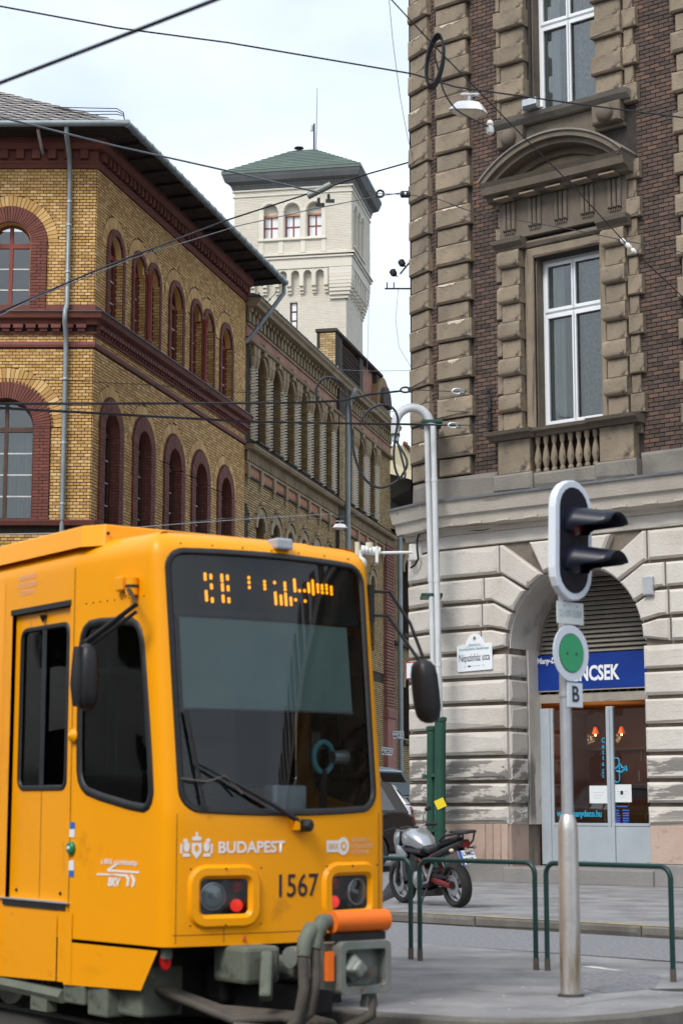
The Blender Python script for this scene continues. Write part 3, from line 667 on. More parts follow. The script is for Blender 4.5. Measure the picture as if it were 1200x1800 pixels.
# segmental pediment
pd = [(.05, 12.93), (-.3, 12.94), (-.34, 13.0), (-.5, 13.03), (-.54, 13.16), (-.6, 13.24), (.05, 13.26)]
cornice(-2.6, .5, A, pd, 'rb_brown2', 'pediment_base')
w_, rise = 1.55, .66; RR = (w_*w_+rise*rise)/(2*rise); zc = 13.26+rise-RR; am = math.asin(w_/RR)
def seg_ring(r0, r1, y0, y1):
    aa = [(AX+r1*sin(am*t/12), zc+r1*cos(am*t/12)) for t in range(-12, 13)]; bb = [(AX+r0*sin(am*t/12), zc+r0*cos(am*t/12)) for t in range(12, -13, -1)]
    return MB().prism(aa+bb, y0, y1)
P(seg_ring(RR-.2, RR-.1, -.48, .05), 'pediment_arch', 'rb_brown2'); P(seg_ring(RR-.1, RR+.0, -.58, .05), 'pediment_arch', 'rb_brown2'); P(seg_ring(RR+.001, RR+.035, -.62, .05), 'pediment_cap', 'rb_base')
P(seg_ring(RR-.34, RR-.2, -.2, .05), 'pediment_moulding', 'rb_brown2')
P(MB().prism([(AX+(RR-.25)*sin(am*t/12)*.93, max(13.26, zc+(RR-.25)*cos(am*t/12))) for t in range(12, -13, -1)], -.1, .05), 'tympanum', 'rb_brown')
# apron and brackets under the upper window
P(MB().block(-2.42, .3, 13.9, 14.36, -.1, .05, .02), 'apron', 'rb_brown2')
sp = [(.05, 14.36), (-.2, 14.37), (-.3, 14.45), (-.34, 14.52), (.05, 14.56)]
cornice(-2.6, .48, A, sp, 'rb_base', 'sill')
for xc in (-2.12, .0):
    P(MB().block(xc-.3, xc+.3, 13.98, 14.36, -.26, .05, .03), 'bracket', 'rb_brown2'); P(MB().ball((xc, -.28, 14.15), .17, 14, (1, .7, 1)), 'boss', 'rb_brown2', smooth=60)
z = 14.6; k = 0
while z < 18.3:
    big = k % 2
    for x0, x1 in ((-2.4, -1.83), (-.29, .3)): P(MB().block(x0+(.02 if not big else -.02), x1-(.02 if not big else -.02), z, z+.35, -.24 if big else -.14, .05, .025), 'pilaster_block', 'rb_brown')
    z += .36; k += 1
# balustrade under the first-floor window
for x0, x1 in ((-2.5, -1.79), (-.3, .4)):
    P(MB().block(x0-.08, x1+.08, 7.28, 7.62, -.3, .05, .04), 'pedestal_base', 'rb_base'); P(MB().block(x0, x1, 7.621, 8.27, -.22, .05, .02), 'pedestal', 'rb_brown')
cs = [(.05, 8.27), (-.26, 8.275), (-.3, 8.33), (-.42, 8.36), (-.45, 8.42), (.05, 8.46)]
cs2 = [(y*.8 if y < 0 else y, z-.002) for y, z in cs]
for x0, x1 in ((-2.66, -1.66), (-.46, .55)): cornice(x0, x1, A, cs, 'rb_brown2', 'sill')
cornice(-1.65, -.47, A, cs2, 'rb_brown2', 'sill')
bp_ = [(.055, 0), (.055, .04), (.035, .06), (.045, .09), (.075, .2), (.06, .3), (.032, .42), (.032, .47), (.05, .49), (.05, .53), (.055, .54), (.055, .6)]
for i in range(8): P(MB().lathe([(r, h*1.1) for r, h in bp_], (-1.66+i*.176, -.12, 7.61), seg=12), 'baluster', 'rb_brown', smooth=40)
P(MB().box(-1.79, -.3, .0, .05, 7.3, 8.3), 'balustrade_back', 'rb_brown2')
# ---- shop front in the arch (1 m back)
D = 1.0
def sh(x, y): return RB.sz(x, y, -D)
sx0, sx1 = ARC-AR, ARC+AR
fl = MB(); P(MB().prism(rect(sx0-.8, sx1+1.6, .1, 6.2), D+3.0, D+3.05), 'shop_back_wall', 'shop_wall')
P(MB().box(sx0-.8, sx1+1.6, D+.1, D+3, .35, .42), 'shop_floor', 'dark_interior'); P(MB().box(sx0-.8, sx1+1.6, D+.3, D+3, 3.45, 3.5), 'shop_ceiling', 'shop_ceiling')
for xx in (sx0-.8, sx1+1.55): P(MB().box(xx, xx+.05, D+.1, D+3, .4, 3.5), 'shop_side_wall', 'shop_wall')
zs_ = sh(943, 1154)[1]; zb_ = sh(943, 1216)[1]; xl_ = sx0+.04
door_l = sh(962, 1300)[0]; mid = sh(1072, 1300)[0]; zd0 = .42; zd1 = sh(1035, 1248)[1]; zr0 = sh(1035, 1228)[1]; zk = sh(1035, 1452)[1]
# louvred lunette
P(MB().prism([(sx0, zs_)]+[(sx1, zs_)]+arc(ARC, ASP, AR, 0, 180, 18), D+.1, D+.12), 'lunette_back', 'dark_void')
for i in range(19):
    z = zs_+.03+i*.088
    hw = AR-.02 if z < ASP else sqrt(max(0, AR**2-(z+.05-ASP)**2))-.02
    if hw > .1: q = MB(); q.add([(ARC-hw, D-.02, z), (ARC+hw, D-.02, z), (ARC+hw, D+.06, z+.066), (ARC-hw, D+.06, z+.066), (ARC-hw, D+.0, z-.012), (ARC+hw, D+.0, z-.012), (ARC+hw, D+.08, z+.054), (ARC-hw, D+.08, z+.054)], [(0, 1, 2, 3), (4, 5, 1, 0), (7, 6, 5, 4), (3, 2, 6, 7)]); P(q, 'slat', 'louvre')
ring = arc(ARC, ASP, AR, 0, 180, 18)+arc(ARC, ASP, AR-.09, 180, 0, 18)
P(MB().prism(ring, D-.06, D+.1), 'lunette_frame', 'louvre')
# dark gap strip, roller shutter with lattice
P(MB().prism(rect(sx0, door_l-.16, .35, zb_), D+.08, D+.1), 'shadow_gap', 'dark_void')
P(MB().box(sx0, sx1, D-.02, D+.1, zr0-.06, zr0+.1), 'shutter_rail', 'shop_shutter')
q = MB(); x = sx0
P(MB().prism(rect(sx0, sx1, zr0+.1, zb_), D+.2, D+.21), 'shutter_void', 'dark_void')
while x < sx1:
    h = zb_-zr0-.1; q.tube([(x, D+.03, zr0+.1), (x+h*1.1, D+.03, zr0+.1+h)], .006, 4); q.tube([(x+h*1.1, D+.04, zr0+.1), (x, D+.04, zr0+.1+h)], .006, 4); x += .19
P(q, 'lattice', 'shop_shutter', kind='stuff')
# frame
P(MB().box(door_l-.15, door_l+.06, D-.02, D+.1, zd0, zd1+.05), 'door_post', 'shop_frame', bevel=.01); P(MB().box(door_l+.06, door_l+.12, D-.0, D+.06, zd0, zd1+.05), 'door_bead', 'shop_frame', bevel=.008)
P(MB().box(mid-.075, mid+.075, D-.03, D+.06, zd0, zd1+.05), 'door_mullion', 'shop_frame', bevel=.012); P(MB().box(mid-.012, mid+.012, D-.05, D-.02, zk, zd1), 'door_strip', 'shop_frame')
for nm, x0, x1 in (('shop_window', door_l+.12, mid-.075), ('shop_door', mid+.075, sx1-.05)):
    dr = P(MB().box(x0, x1, D+.0, D+.06, zd0, zk), nm, 'shop_frame', bevel=.008)
    MB().box(x0, x1, D-.012, D+.05, zk, zk+.05).build('rail', 'shop_frame', dr); MB().box(x0, x1, D+.02, D+.03, zk+.05, zd1).build('pane', 'glass', dr)
    xc = (x0+x1)/2
P(MB().box(sx1-.06, sx1+.02, D-.02, D+.1, zd0, zd1+.05), 'door_post', 'shop_frame')
P(MB().box(sx0-.1, sx1+.1, -.12, D+.1, .1, .4), 'door_step', 'rb_plinth', bevel=.03)
GY = D+.014
def wtext(body, px, py, hpx, m, sx=1, **k):
    s, z = sh(px, py); return text('vinyl_lettering', body, hpx*.0112*1.25, m, CB, A @ wallM(s, GY, z), .002, sx=sx, **k)
wtext('www.manydeco.hu', 1017, 1431, 12, 'cyan_vinyl', .74, bold=.004)
for i, ch in enumerate('Cotta'): wtext(ch, 1059, 1302+i*10.2, 9, 'cyan_vinyl', .8, bold=.003)
wtext('g', 1059, 1354, 9, 'cyan_vinyl', .8); wtext('e', 1059, 1364, 9, 'cyan_vinyl', .8)
# blue emblem: an oval clip with a ribbon
s_, z_ = sh(1083, 1354); q = MB(); q.tube([(s_+.055*cos(t), GY, z_+(.17 if sin(t) > 0 else -.17)+.05*sin(t)) for t in [2*pi*i/20 for i in range(20)]], .012, 5, closed=True)
q.tube([(s_-.03, GY, z_+.02), (s_+.08, GY, z_+.1), (s_+.12, GY, z_+.03), (s_+.2, GY, z_+.06), (s_+.21, GY, z_-.02)], .02, 5); q.tube([(s_, GY, z_-.02), (s_+.1, GY, z_-.04), (s_+.19, GY, z_+.02)], .02, 5)
P(q, 'vinyl_emblem', 'cyan_vinyl', smooth=60)
for i, (a, b, wd) in enumerate(((1092, 1418, 17), (1083, 1425, 7), (1099, 1425, 10), (1083, 1430, 7), (1099, 1430, 10), (1084, 1434, 9), (1099, 1434, 10), (1084, 1439, 9), (1099, 1439, 10), (1084, 1443, 9), (1099, 1443, 10), (1084, 1447, 9), (1098, 1447, 6))):
    s_, z_ = sh(a, b); P(MB().box(s_-wd*.0068, s_+wd*.0068, GY-.001, GY, z_-.012, z_+.012), 'vinyl_lettering', 'blue_vinyl')
for (a, b) in ((1051, 1397), (1093, 1395)):
    s_, z_ = sh(a, b); pp = P(MB().box(s_-.19, s_+.19, GY-.004, GY-.002, z_-.16, z_+.16), 'notice', 'paper')
    for i in range(3): MB().box(s_-.12+.02*i, s_+.12-.03*i, GY-.006, GY-.0045, z_+.03-i*.05, z_+.036-i*.05).build('print_line', 'faded_ink', pp)
s_, z_ = sh(1092, 1396); MB().ball((s_, GY-.006, z_+.02), .035, 10, (.9, .05, 1.2)).build('print_mark', 'ink', pp)
# lit lamps and stock inside
for (a, b) in ((1046, 1285), (1092, 1284)):
    s_, z_ = RB.sz(a, b, -D-1.5)
    lm = P(MB().lathe([(.03, .07), (.07, -.06)], (s_, D+1.5, z_), seg=14), 'lamp', MATS.get('lampshade') or mat('lampshade', [(.5, .08, .02)], .6, bump=0, emit=((1, .16, .03), .3)), smooth=50)
    MB().ball((s_, D+1.5, z_-.085), .018, 8).build('bulb', MATS.get('bulb') or mat('bulb', [(.9, .7, .4)], .5, bump=0, emit=((1, .62, .25), 9)), lm)
    ld = bpy.data.lights.new('lamp_light', 'POINT'); ld.energy = 10; ld.color = (1, .55, .22); ld.shadow_soft_size = .08; lo_ = bpy.data.objects.new('lamp_light', ld); COL.objects.link(lo_); lo_.parent = CB
    lo_.matrix_basis = A @ Matrix.Translation((s_, D+1.3, z_-.16))
for i in range(26):
    x = random.uniform(sx0, sx1); z = random.uniform(1.0, 3.0); h = random.uniform(.1, .3); y = D+random.uniform(.5, 1.4)
    P(MB().lathe([(.006, 0), (.018, .1*h), (.006, .2*h), (.012, .5*h), (.005, h)], (x, y, z), seg=7), 'trinket', 'brass' if i % 3 else 'paper')
P(MB().box(sx0-.2, sx1+.4, D+1.6, D+2.0, .42, 1.5), 'counter', 'shop_ceiling')
for i in range(3): P(MB().box(sx0-.4, sx1+1, D+2.6, D+2.95, 1.2+i*.7, 1.24+i*.7), 'shelf', 'shop_ceiling')
# ---- blue shop sign (its own thing)
xs0, xs1 = sx0+.05, sx1+.02
SG = thing('shop_sign', 'blue shop sign board with white lettering above the arched shop door', 'sign', M=RB.W @ Matrix.Translation((AX, D-.06, zb_)))
hh = zs_-zb_
MB().box(xs0-AX, xs1-AX, 0, .05, 0, hh).build('board', 'shop_blue', SG); MB().box(xs0-AX, xs1-AX, -.004, .052, -.02, 0).build('trim', 'louvre', SG)
text('lettering', 'KINCSEK', .38, 'shop_white', SG, wallM(RB.sz(1047, 1180, -D)[0]-AX-.03, -.004, hh*.42), .006, bold=.012, sx=.72)
text('lettering', 'Many-Deco', .15, 'shop_white', SG, wallM(RB.sz(970, 1163, -D)[0]-AX, -.004, hh*.84), .006, bold=.005, sx=.85, shear=.15)
# ---- cables and boxes on the ground floor
CBX = thing('meter_box', 'small grey metal box on the pale stone right of the arch', 'junction box', M=RB.W @ Matrix.Translation((*((RB.sz(1146, 1031)[0], -.1, RB.sz(1146, 1031)[1])),)))
MB().box(-.1, .1, -.08, 0, -.17, .17).build('case', 'galv', CBX, bevel=.015); MB().box(-.085, .085, -.087, -.08, -.15, .15).build('cover', 'galv', CBX)
# ================================================================ yellow brick building on the left
yc = atY(165, 560, 45.0); YL = Frame(yc.x, yc.y, (1, 0)); YR = Frame(yc.x, yc.y, vp(815))
YB = thing('yellow_brick_building', 'yellow brick building with dark red cornices and arched windows behind the tram', 'building', (yc.x, yc.y, 0))
YBi = Matrix.Translation((-yc.x, -yc.y, 0)); ML = YBi @ YL.W; MR = YBi @ YR.W
def Y(q, name, m, M, parent=None, **k): return q.build(name, m, parent or YB, M, **k)
def wedges(q, xc, zs, r0, r1, n, y0, y1, g=.012, a0=0, a1=180):
    for i in range(n):
        t0 = radians(a0+(a1-a0)*i/n); t1 = radians(a0+(a1-a0)*(i+1)/n); g0 = g/2/r0; g1 = g/2/r1; j = random.uniform(-.004, .004)
        pts = [(r0, t0+g0), (r1, t0+g1), (r1, t1-g1), (r0, t1-g0)]
        v = [(xc+r*cos(t), y, zs+r*sin(t)) for y in (y0+j, y1) for r, t in pts]
        q.add(v, [(0, 1, 2, 3), (0, 4, 5, 1), (1, 5, 6, 2), (2, 6, 7, 3), (3, 7, 4, 0)])
    return q
def jamb_bricks(q, x0, x1, z0, z1, y0, y1, course=.08, g=.012):
    z = z0; k = 0
    while z < z1-.02:
        xm = x0+(x1-x0)*(.62 if k % 2 else .38)
        for a, b in ((x0, xm), (xm, x1)):
            j = random.uniform(-.004, .004)
            v = [(x, y, zz) for y in (y0+j, y1) for x, zz in ((a+g/2, z+g/2), (b-g/2, z+g/2), (b-g/2, min(z+course, z1)-g/2), (a+g/2, min(z+course, z1)-g/2))]
            q.add(v, [(0, 1, 2, 3), (0, 4, 5, 1), (1, 5, 6, 2), (2, 6, 7, 3), (3, 7, 4, 0)])
        z += course; k += 1
def reveal_bricks(parent, M, x, z0, z1, depth, side, m, y0=.0):
    """brickwork on the jamb of an opening; side=+1 for the jamb whose face looks to -x"""
    R = M @ Matrix.Translation((x, y0 if side > 0 else depth, 0)) @ Matrix.Rotation(pi/2 if side < 0 else -pi/2, 4, 'Z')
    R = M @ Matrix.Translation((x, 0, 0)) @ (Matrix.Rotation(-pi/2, 4, 'Z') if side > 0 else Matrix.Rotation(pi/2, 4, 'Z'))
    s0, s1 = (-depth, -y0) if side > 0 else (y0, depth)
    return brick_field(parent, R, s0, s1, z0, z1, lambda z: [], .08, .25, .014, .006, m, name='reveal_brick', jit=.002)
class Win: pass
def ywin(M, xc, hi, ho, zs, z0, ry, red='yb_red', revm='yb_brick', frame='yb_redwood', depth=.42, ident=False, side=1, thick=1, bars=1, curtain=None, teeth=False, yring=True):
    """arched window: opening half-width hi (after the red surround ho), yellow voussoir ring to ry"""
    # red surround
    q = MB(); n = max(9, int(pi*ho/.085)); wedges(q, xc, zs, hi, ho, n, -.07, .02); jamb_bricks(q, xc-ho, xc-hi, z0, zs, -.07, .02); jamb_bricks(q, xc+hi, xc+ho, z0, zs, -.07, .02)
    if teeth: wedges(q, xc, zs, ho+.003, ho+.07, n, -.04, .02, .05)
    s_ = Y(q, 'red_surround', red, M, kind='stuff')
    if yring:
        n2 = max(9, int(pi*(ho+ry)/2/.1))
        if ident:
            for i in range(n2):
                q = MB(); wedges(q, xc, zs, ho+.01, ry, 1, -.02, .01, .014, 180*i/n2, 180*(i+1)/n2); Y(q, 'arch_brick', 'yb_brick', M)
        else:
            q = MB(); wedges(q, xc, zs, ho+.01, ry, n2, -.02, .01, .012); Y(q, 'arch_bricks', 'yb_brick', M, kind='stuff')
    # intrados and jambs
    a = arc(xc, zs, hi-.014, 0, 180, 16); b = arc(xc, zs, hi+.03, 180, 0, 16)
    Y(MB().prism(a+b, .0, depth+.1), 'intrados', revm, M)
    for sd, x in ((1, xc+hi), (-1, xc-hi)):
        Y(MB().box(x-.002 if sd > 0 else x-.03, x+.03 if sd > 0 else x+.002, .002, depth+.1, z0, zs+.01), 'jamb', 'yb_mortar', M); reveal_bricks(YB, M, x-.003*sd, z0, zs+.01, depth, sd, revm, -.05)
    # timber window
    out = arch_poly(xc, hi, z0, zs, 14); tz = zs-.02; mw = .045
    holes = []
    zb = z0+.08
    up = [(xc-hi+.08, tz+.07)]
    hr = hi-.07
    left = [(xc-mw, tz+.06)]+[(xc+hr*cos(radians(t)), max(tz+.06, zs+hr*sin(radians(t)))) for t in range(96, 181, 12) if cos(radians(t))*hr < -mw]+[(xc-hr, tz+.06)]
    if left[1][0] < xc-mw-.001: left.insert(1, (xc-mw, zs+sqrt(hr*hr-mw*mw)))
    right = [(2*xc-x, z) for x, z in left][::-1]
    lo_holes = [rect(xc-hr, xc-mw, zb, tz-.06), rect(xc+mw, xc+hr, zb, tz-.06)]
    fr = Y(MB().prism(out, depth, depth+.07, [left, right]+lo_holes), 'window', frame, M)
    MB().prism(out, depth+.04, depth+.045).build('pane', 'glass_sky' if bars else 'glass', fr)
    q = MB()
    hb = (tz-.06-zb)
    for k in range(1, 1+thick):
        zz = zb+hb*k/(1+thick)
        for xa, xb in ((xc-hr, xc-mw), (xc+mw, xc+hr)): q.box(xa, xb, depth+.015, depth+.035, zz-.018, zz+.018)
    if q.v: q.build('glazing_bar', 'white_wood', fr)
    if curtain: Y(curtain_mesh(xc-hi, xc+hi, z0, zs, depth+.3), 'curtain', curtain, M, smooth=60)
    Y(MB().prism(rect(xc-hi-.3, xc+hi+.3, z0-.2, zs+hi+.2), depth+1.2, depth+1.22), 'room', 'dark_interior', M)
def curtain_mesh(x0, x1, z0, z1, y):
    q = MB(); n = 40
    for i in range(n+1):
        x = x0+(x1-x0)*i/n; yy = y+.05*sin(i*1.2)+.02*sin(i*.5+1); q.v += [(x, yy, z0), (x, yy, z1)]
    q.f = [(2*i, 2*i+2, 2*i+3, 2*i+1) for i in range(n)]; return q
LW = [(-2.12, .53, .93, 15.31, 13.55, 1.2), (-2.12, .72, 1.12, 10.64, 8.35, 1.48)]
UW = [(1.37, .47, .64, 15.4), (3.14, .41, .56, 15.44), (4.29, .41, .56, 15.44), (6.18, .5, .67, 15.36), (7.98, .42, .57, 15.42), (9.12, .42, .57, 15.42), (10.9, .5, .68, 15.34)]
BW = [(1.29, .5, .83, 10.75), (3.69, .5, .85, 10.75), (6.18, .52, .88, 10.72), (8.53, .52, .87, 10.72), (10.95, .52, .85, 10.72)]
LEN = 12.95; YT = 17.95
def holesof(l, z0s): return [arch_poly(x, h, z, zs, 14) for x, h, zs, z in l]
lh = [arch_poly(w[0], w[1], w[4], w[3]) for w in LW]; rh = [arch_poly(x, h, 13.55, zs) for x, h, o, zs in UW]+[arch_poly(x, h, 8.3, zs) for x, h, o, zs in BW]
Y(MB().prism([(-12, 0), (0, 0), (0, YT), (-12, YT)], 0, .42, lh), 'wall', 'yb_mortar', ML); Y(MB().prism([(0, 0), (LEN, 0), (LEN, YT), (0, YT)], 0, .42, rh), 'wall', 'yb_mortar', MR)
Y(MB().prism([(-10, 0), (0, 0), (0, YT), (-10, YT)], -.0, .3), 'end_wall', 'yb_mortar', YBi @ Frame(*YR.pt(LEN, 0, -.0)[:2], (.97, -.24)).W @ Matrix.Translation((0, -.0, 0)) @ Matrix.Rotation(pi, 4, 'Z') if 0 else MR @ Matrix.Translation((LEN, 0, 0)) @ Matrix.Rotation(pi/2, 4, 'Z') @ Matrix.Translation((10, .02, 0)))
def archcut(l):
    def f(z):
        c = []
        for xc, r, zs, z0 in l:
            if z0 <= z <= zs: c.append((xc-r[0], xc+r[0]))
            elif zs < z < zs+r[1]: h = sqrt(r[1]**2-(z-zs)**2); c.append((xc-h, xc+h))
        return c
    return f
cutL0 = archcut([(w[0], (w[2], w[5]), w[3], w[4]) for w in LW]); cutR0 = archcut([(x, (o, o+.33), zs, 13.5) for x, h, o, zs in UW]+[(x, (o, o+.34), zs, 8.25) for x, h, o, zs in BW])
bands = [(12.97, 13.52), (12.62, 12.8), (17.2, 18.2), (8.0, 8.3)]
def withbands(f):
    def g(z):
        for a, b in bands:
            if a <= z <= b: return [(-99, 99)]
        return f(z)
    return g
def seenL(b): return (0 if (b[0] > -2.28 and 8.6 < b[2] < 17.2 and b[1]-b[0] > .1) else 1, -b[1])
brick_field(YB, ML, -4.2, 0, 1, 17.25, withbands(cutL0), .0795, .165, .013, .016, 'yb_brick', seenL, 300, gz=.018)
brick_field(YB, MR, 0.0, LEN, 1, 17.25, withbands(cutR0), .0795, .165, .014, .018, 'yb_brick', gz=.021)
for i, (x, h, o, zs, z0, ry) in enumerate(LW): ywin(ML, x, h, o, zs, z0, ry, frame='yb_redwood' if i == 0 else 'yb_brownwood', ident=True, thick=2 if i == 0 else 3, bars=0, curtain=None if i == 0 else 'curtain_teal', depth=.22, teeth=i == 1, revm='yb_brick' if i == 0 else 'yb_red')
for x, h, o, zs in UW: ywin(MR, x, h, o, zs, 13.55, o+.3, thick=2, depth=.15)
for x, h, o, zs in BW: ywin(MR, x, h, o, zs, 8.3, o+.32, revm='yb_red', frame='yb_brownwood', thick=3, depth=.19, teeth=True)
# colonnettes between the paired windows
for x in (3.715, 8.55):
    q = MB(); q.lathe([(.12, 13.55), (.12, 13.7), (.075, 13.75), (.075, 15.25), (.1, 15.3), (.14, 15.42), (.14, 15.5)], (x, -.1, 0), seg=12); Y(q, 'colonnette', 'yb_redwood', MR, smooth=40)
# string courses and cornices
def ycor(prof, name, m='yb_red', ext=0):
    for x0, x1, M in ((-12, .0, ML), (.0, LEN+ext, MR)):
        q = MB(); n = len(prof)
        # mitre at the corner
        def off(y, left): return -y*tan(radians(38.1)) if True else 0
        if M is ML: ends = [(x0, 0), (x1, 1)]
        else: ends = [(x0, -1), (x1, 0)]
        for xx, mt in ends:
            for y, z in prof: q.v.append((xx+(mt*(-y)*tan(radians(38.1)) if mt else 0), y, z))
        q.f = [(i, (i+1) % n, n+(i+1) % n, n+i) for i in range(n)]+[tuple(range(n)), tuple(range(2*n-1, n-1, -1))]
        Y(q, name, m, M)
ycor([(.02, 13.2), (-.1, 13.2), (-.12, 13.3), (-.26, 13.34), (-.3, 13.47), (.02, 13.5)], 'string_course'); ycor([(.02, 13.505), (-.33, 13.475), (-.335, 13.495), (.02, 13.54)], 'lead_cap', 'lead')
ycor([(.02, 12.97), (-.07, 12.97), (-.09, 13.02), (.02, 13.03)], 'string_course'); ycor([(.02, 12.64), (-.06, 12.64), (-.075, 12.7), (-.05, 12.78), (.02, 12.79)], 'red_band')
ycor([(.02, 17.22), (-.07, 17.22), (-.12, 17.3), (-.07, 17.36), (-.07, 17.42), (.02, 17.43)], 'red_band'); ycor([(.02, 17.68), (-.2, 17.68), (-.28, 17.8), (-.28, 17.95), (.02, 17.96)], 'top_cornice'); ycor([(.02, 17.42), (-.045, 17.425), (-.045, 17.69), (.02, 17.69)], 'top_cornice')
ycor([(.02, 8.2), (-.16, 8.2), (-.2, 8.3), (-.2, 8.33), (.02, 8.36)], 'string_course')
ycor([(.02, 13.54), (-.06, 13.541), (-.04, 13.72), (.02, 13.73)], 'sill_band')
def dents(M, x0, x1, pitch, wd, z0, z1, y0, y1, name='dentil'):
    x = x0
    while x < x1: Y(MB().box(x, x+wd, y0, y1, z0, z1), name, 'yb_red', M); x += pitch
dents(ML, -4.1, -.1, .31, .18, 13.03, 13.1, -.12, .0); dents(ML, -4.13, -.1, .31, .24, 13.105, 13.2, -.17, .0)
dents(ML, -4.0, -.2, .4, .19, 17.45, 17.68, -.17, .0)
q = MB(); x = .1
while x < LEN: q.box(x, x+.1, -.12, 0, 13.03, 13.1); q.box(x-.02, x+.12, -.18, 0, 13.105, 13.2); x += .21
Y(q, 'dentils', 'yb_red', MR, kind='stuff')
q = MB(); x = .12
while x < LEN: q.block(x, x+.17, 17.44, 17.68, -.19, 0, .03); x += .3
Y(q, 'dentils', 'yb_red', MR, kind='stuff')
# eaves: soffit, gutter, brackets, roof
OV = 1.02; ZE = 18.02
cw = Vector((yc.x, yc.y))
def mit(d): # corner point with offset d on both faces
    a = YL.n*d; b = YR.n*d
    # intersection of offset lines
    t = (b-a).dot(YR.n)/YL.u.dot(YR.n) if abs(YL.u.dot(YR.n)) > 1e-6 else 0
    p = YL.o+a+YL.u*t; return Vector((p.x-yc.x, p.y-yc.y))
def edge(d, z): 
    l = YL.o+YL.n*d+YL.u*-12; r = YR.o+YR.n*d+YR.u*(LEN+.85); return [Vector((l.x-yc.x, l.y-yc.y, z)), Vector((*mit(d), z)), Vector((r.x-yc.x, r.y-yc.y, z))]
a = edge(-.1, 17.96); b = edge(OV, ZE-.03); q = MB(); q.v = a+b; q.f = [(0, 1, 4, 3), (1, 2, 5, 4)]; q.build('soffit', 'soffit', YB)
for i in range(3):
    e = edge(OV*(.3+.3*i), 17.97+.02*i); q = MB(); q.tube(e, .035, 4); q.build('soffit_beam', 'soffit', YB)
x = .4
while x < LEN+.7:
    q = MB(); p0 = YR.pt(x, 17.93, .05)-Vector((yc.x, yc.y, 0)); p1 = YR.pt(x, ZE-.06, OV-.05)-Vector((yc.x, yc.y, 0)); q.bar(p0, p1, .09, .1); q.build('rafter', 'soffit', YB); x += 1.05
for x in (-4.1, -2.7, -1.35):
    q = MB(); q.bar(Vector((x, -.05, 17.6)), Vector((x, -OV+.1, ZE-.08)), .07, .09); q.build('bracket', 'galv', YB)
e0, e1, e2 = edge(OV+.06, ZE)
q = MB()
for (p, r_) in (([e0, e1, e2], .085),): q.tube([e0, e0.lerp(e1, .5)-Vector((0, 0, .03)), e1-Vector((.3, 0, 0)), e1, e1.lerp(e2, .04), e1.lerp(e2, .5), e2], r_, 8)
q.build('gutter', 'zinc', YB, smooth=50)
for k in range(26):
    p = e1.lerp(e2, k/25); q = MB(); q.tube([p+Vector((.09*YR.n.x*cos(t), .09*YR.n.y*cos(t), .1*sin(t))) for t in [pi*i/8-pi for i in range(13)]], .012, 4); q.build('gutter_hook', 'zinc', YB)
# roof planes with slate courses
def roofplane(A0, A1, B0, B1, rows, name):
    """A0-A1 eave, B0-B1 ridge side"""
    A0, A1, B0, B1 = [Vector(v) for v in (A0, A1, B0, B1)]; nrm = (A1-A0).cross(B0-A0).normalized()
    if nrm.z < 0: nrm = -nrm
    q = MB()
    for i in range(rows):
        l0, r0 = A0.lerp(B0, i/rows), A1.lerp(B1, i/rows); l1, r1 = A0.lerp(B0, (i+1.15)/rows), A1.lerp(B1, (i+1.15)/rows)
        n = max(1, int((r0-l0).length/.32))
        for k in range(n):
            f0, f1 = k/n+.004, (k+1)/n-.004; up = nrm*(.03+random.uniform(0, .012))
            q.add([l0.lerp(r0, f0)+up, l0.lerp(r0, f1)+up, l1.lerp(r1, f1)+nrm*.005, l1.lerp(r1, f0)+nrm*.005, l0.lerp(r0, f0), l0.lerp(r0, f1)], [(0, 1, 2, 3), (0, 4, 5, 1)])
    me = bpy.data.meshes.new(name); me.from_pydata(q.v, [], q.f); return link(name, me, 'slate', YB, kind='stuff')
hip = e1+Vector((-4.4, 3.6, 2.35)); r2 = hip+Vector((YR.u.x, YR.u.y, 0))*7
q = MB(); q.v = [e0, e1, e2, hip, hip+Vector((-8, 0, 0)), r2]; q.v = [Vector(v)-Vector((0, 0, .02)) for v in q.v]; q.f = [(0, 1, 3, 4), (1, 2, 5, 3)]; q.build('roof', 'slate', YB)
roofplane(e0, e1, hip+Vector((-8, 0, 0)), hip, 16, 'roof_slates'); roofplane(e1, e2, hip, r2, 16, 'roof_slates')
# snow guard rails along the corner of the roof
for k, (h, s_) in enumerate(((.12, .0), (.2, .1), (.3, .2))):
    q = MB(); p = [atY(95+k*8, 189+k*3-h*10, 44.6)-Vector((yc.x, yc.y, 0)), atY(150, 189+k*6, 44.4)-Vector((yc.x, yc.y, 0)), atY(205, 190+k*5, 44.2)-Vector((yc.x, yc.y, 0)), atY(217, 197+k*3, 44.1)-Vector((yc.x, yc.y, 0)), e1+Vector((-.05, .1, .05))]
    q.tube(p, .012, 4); q.build('snow_guard', 'wire', YB)
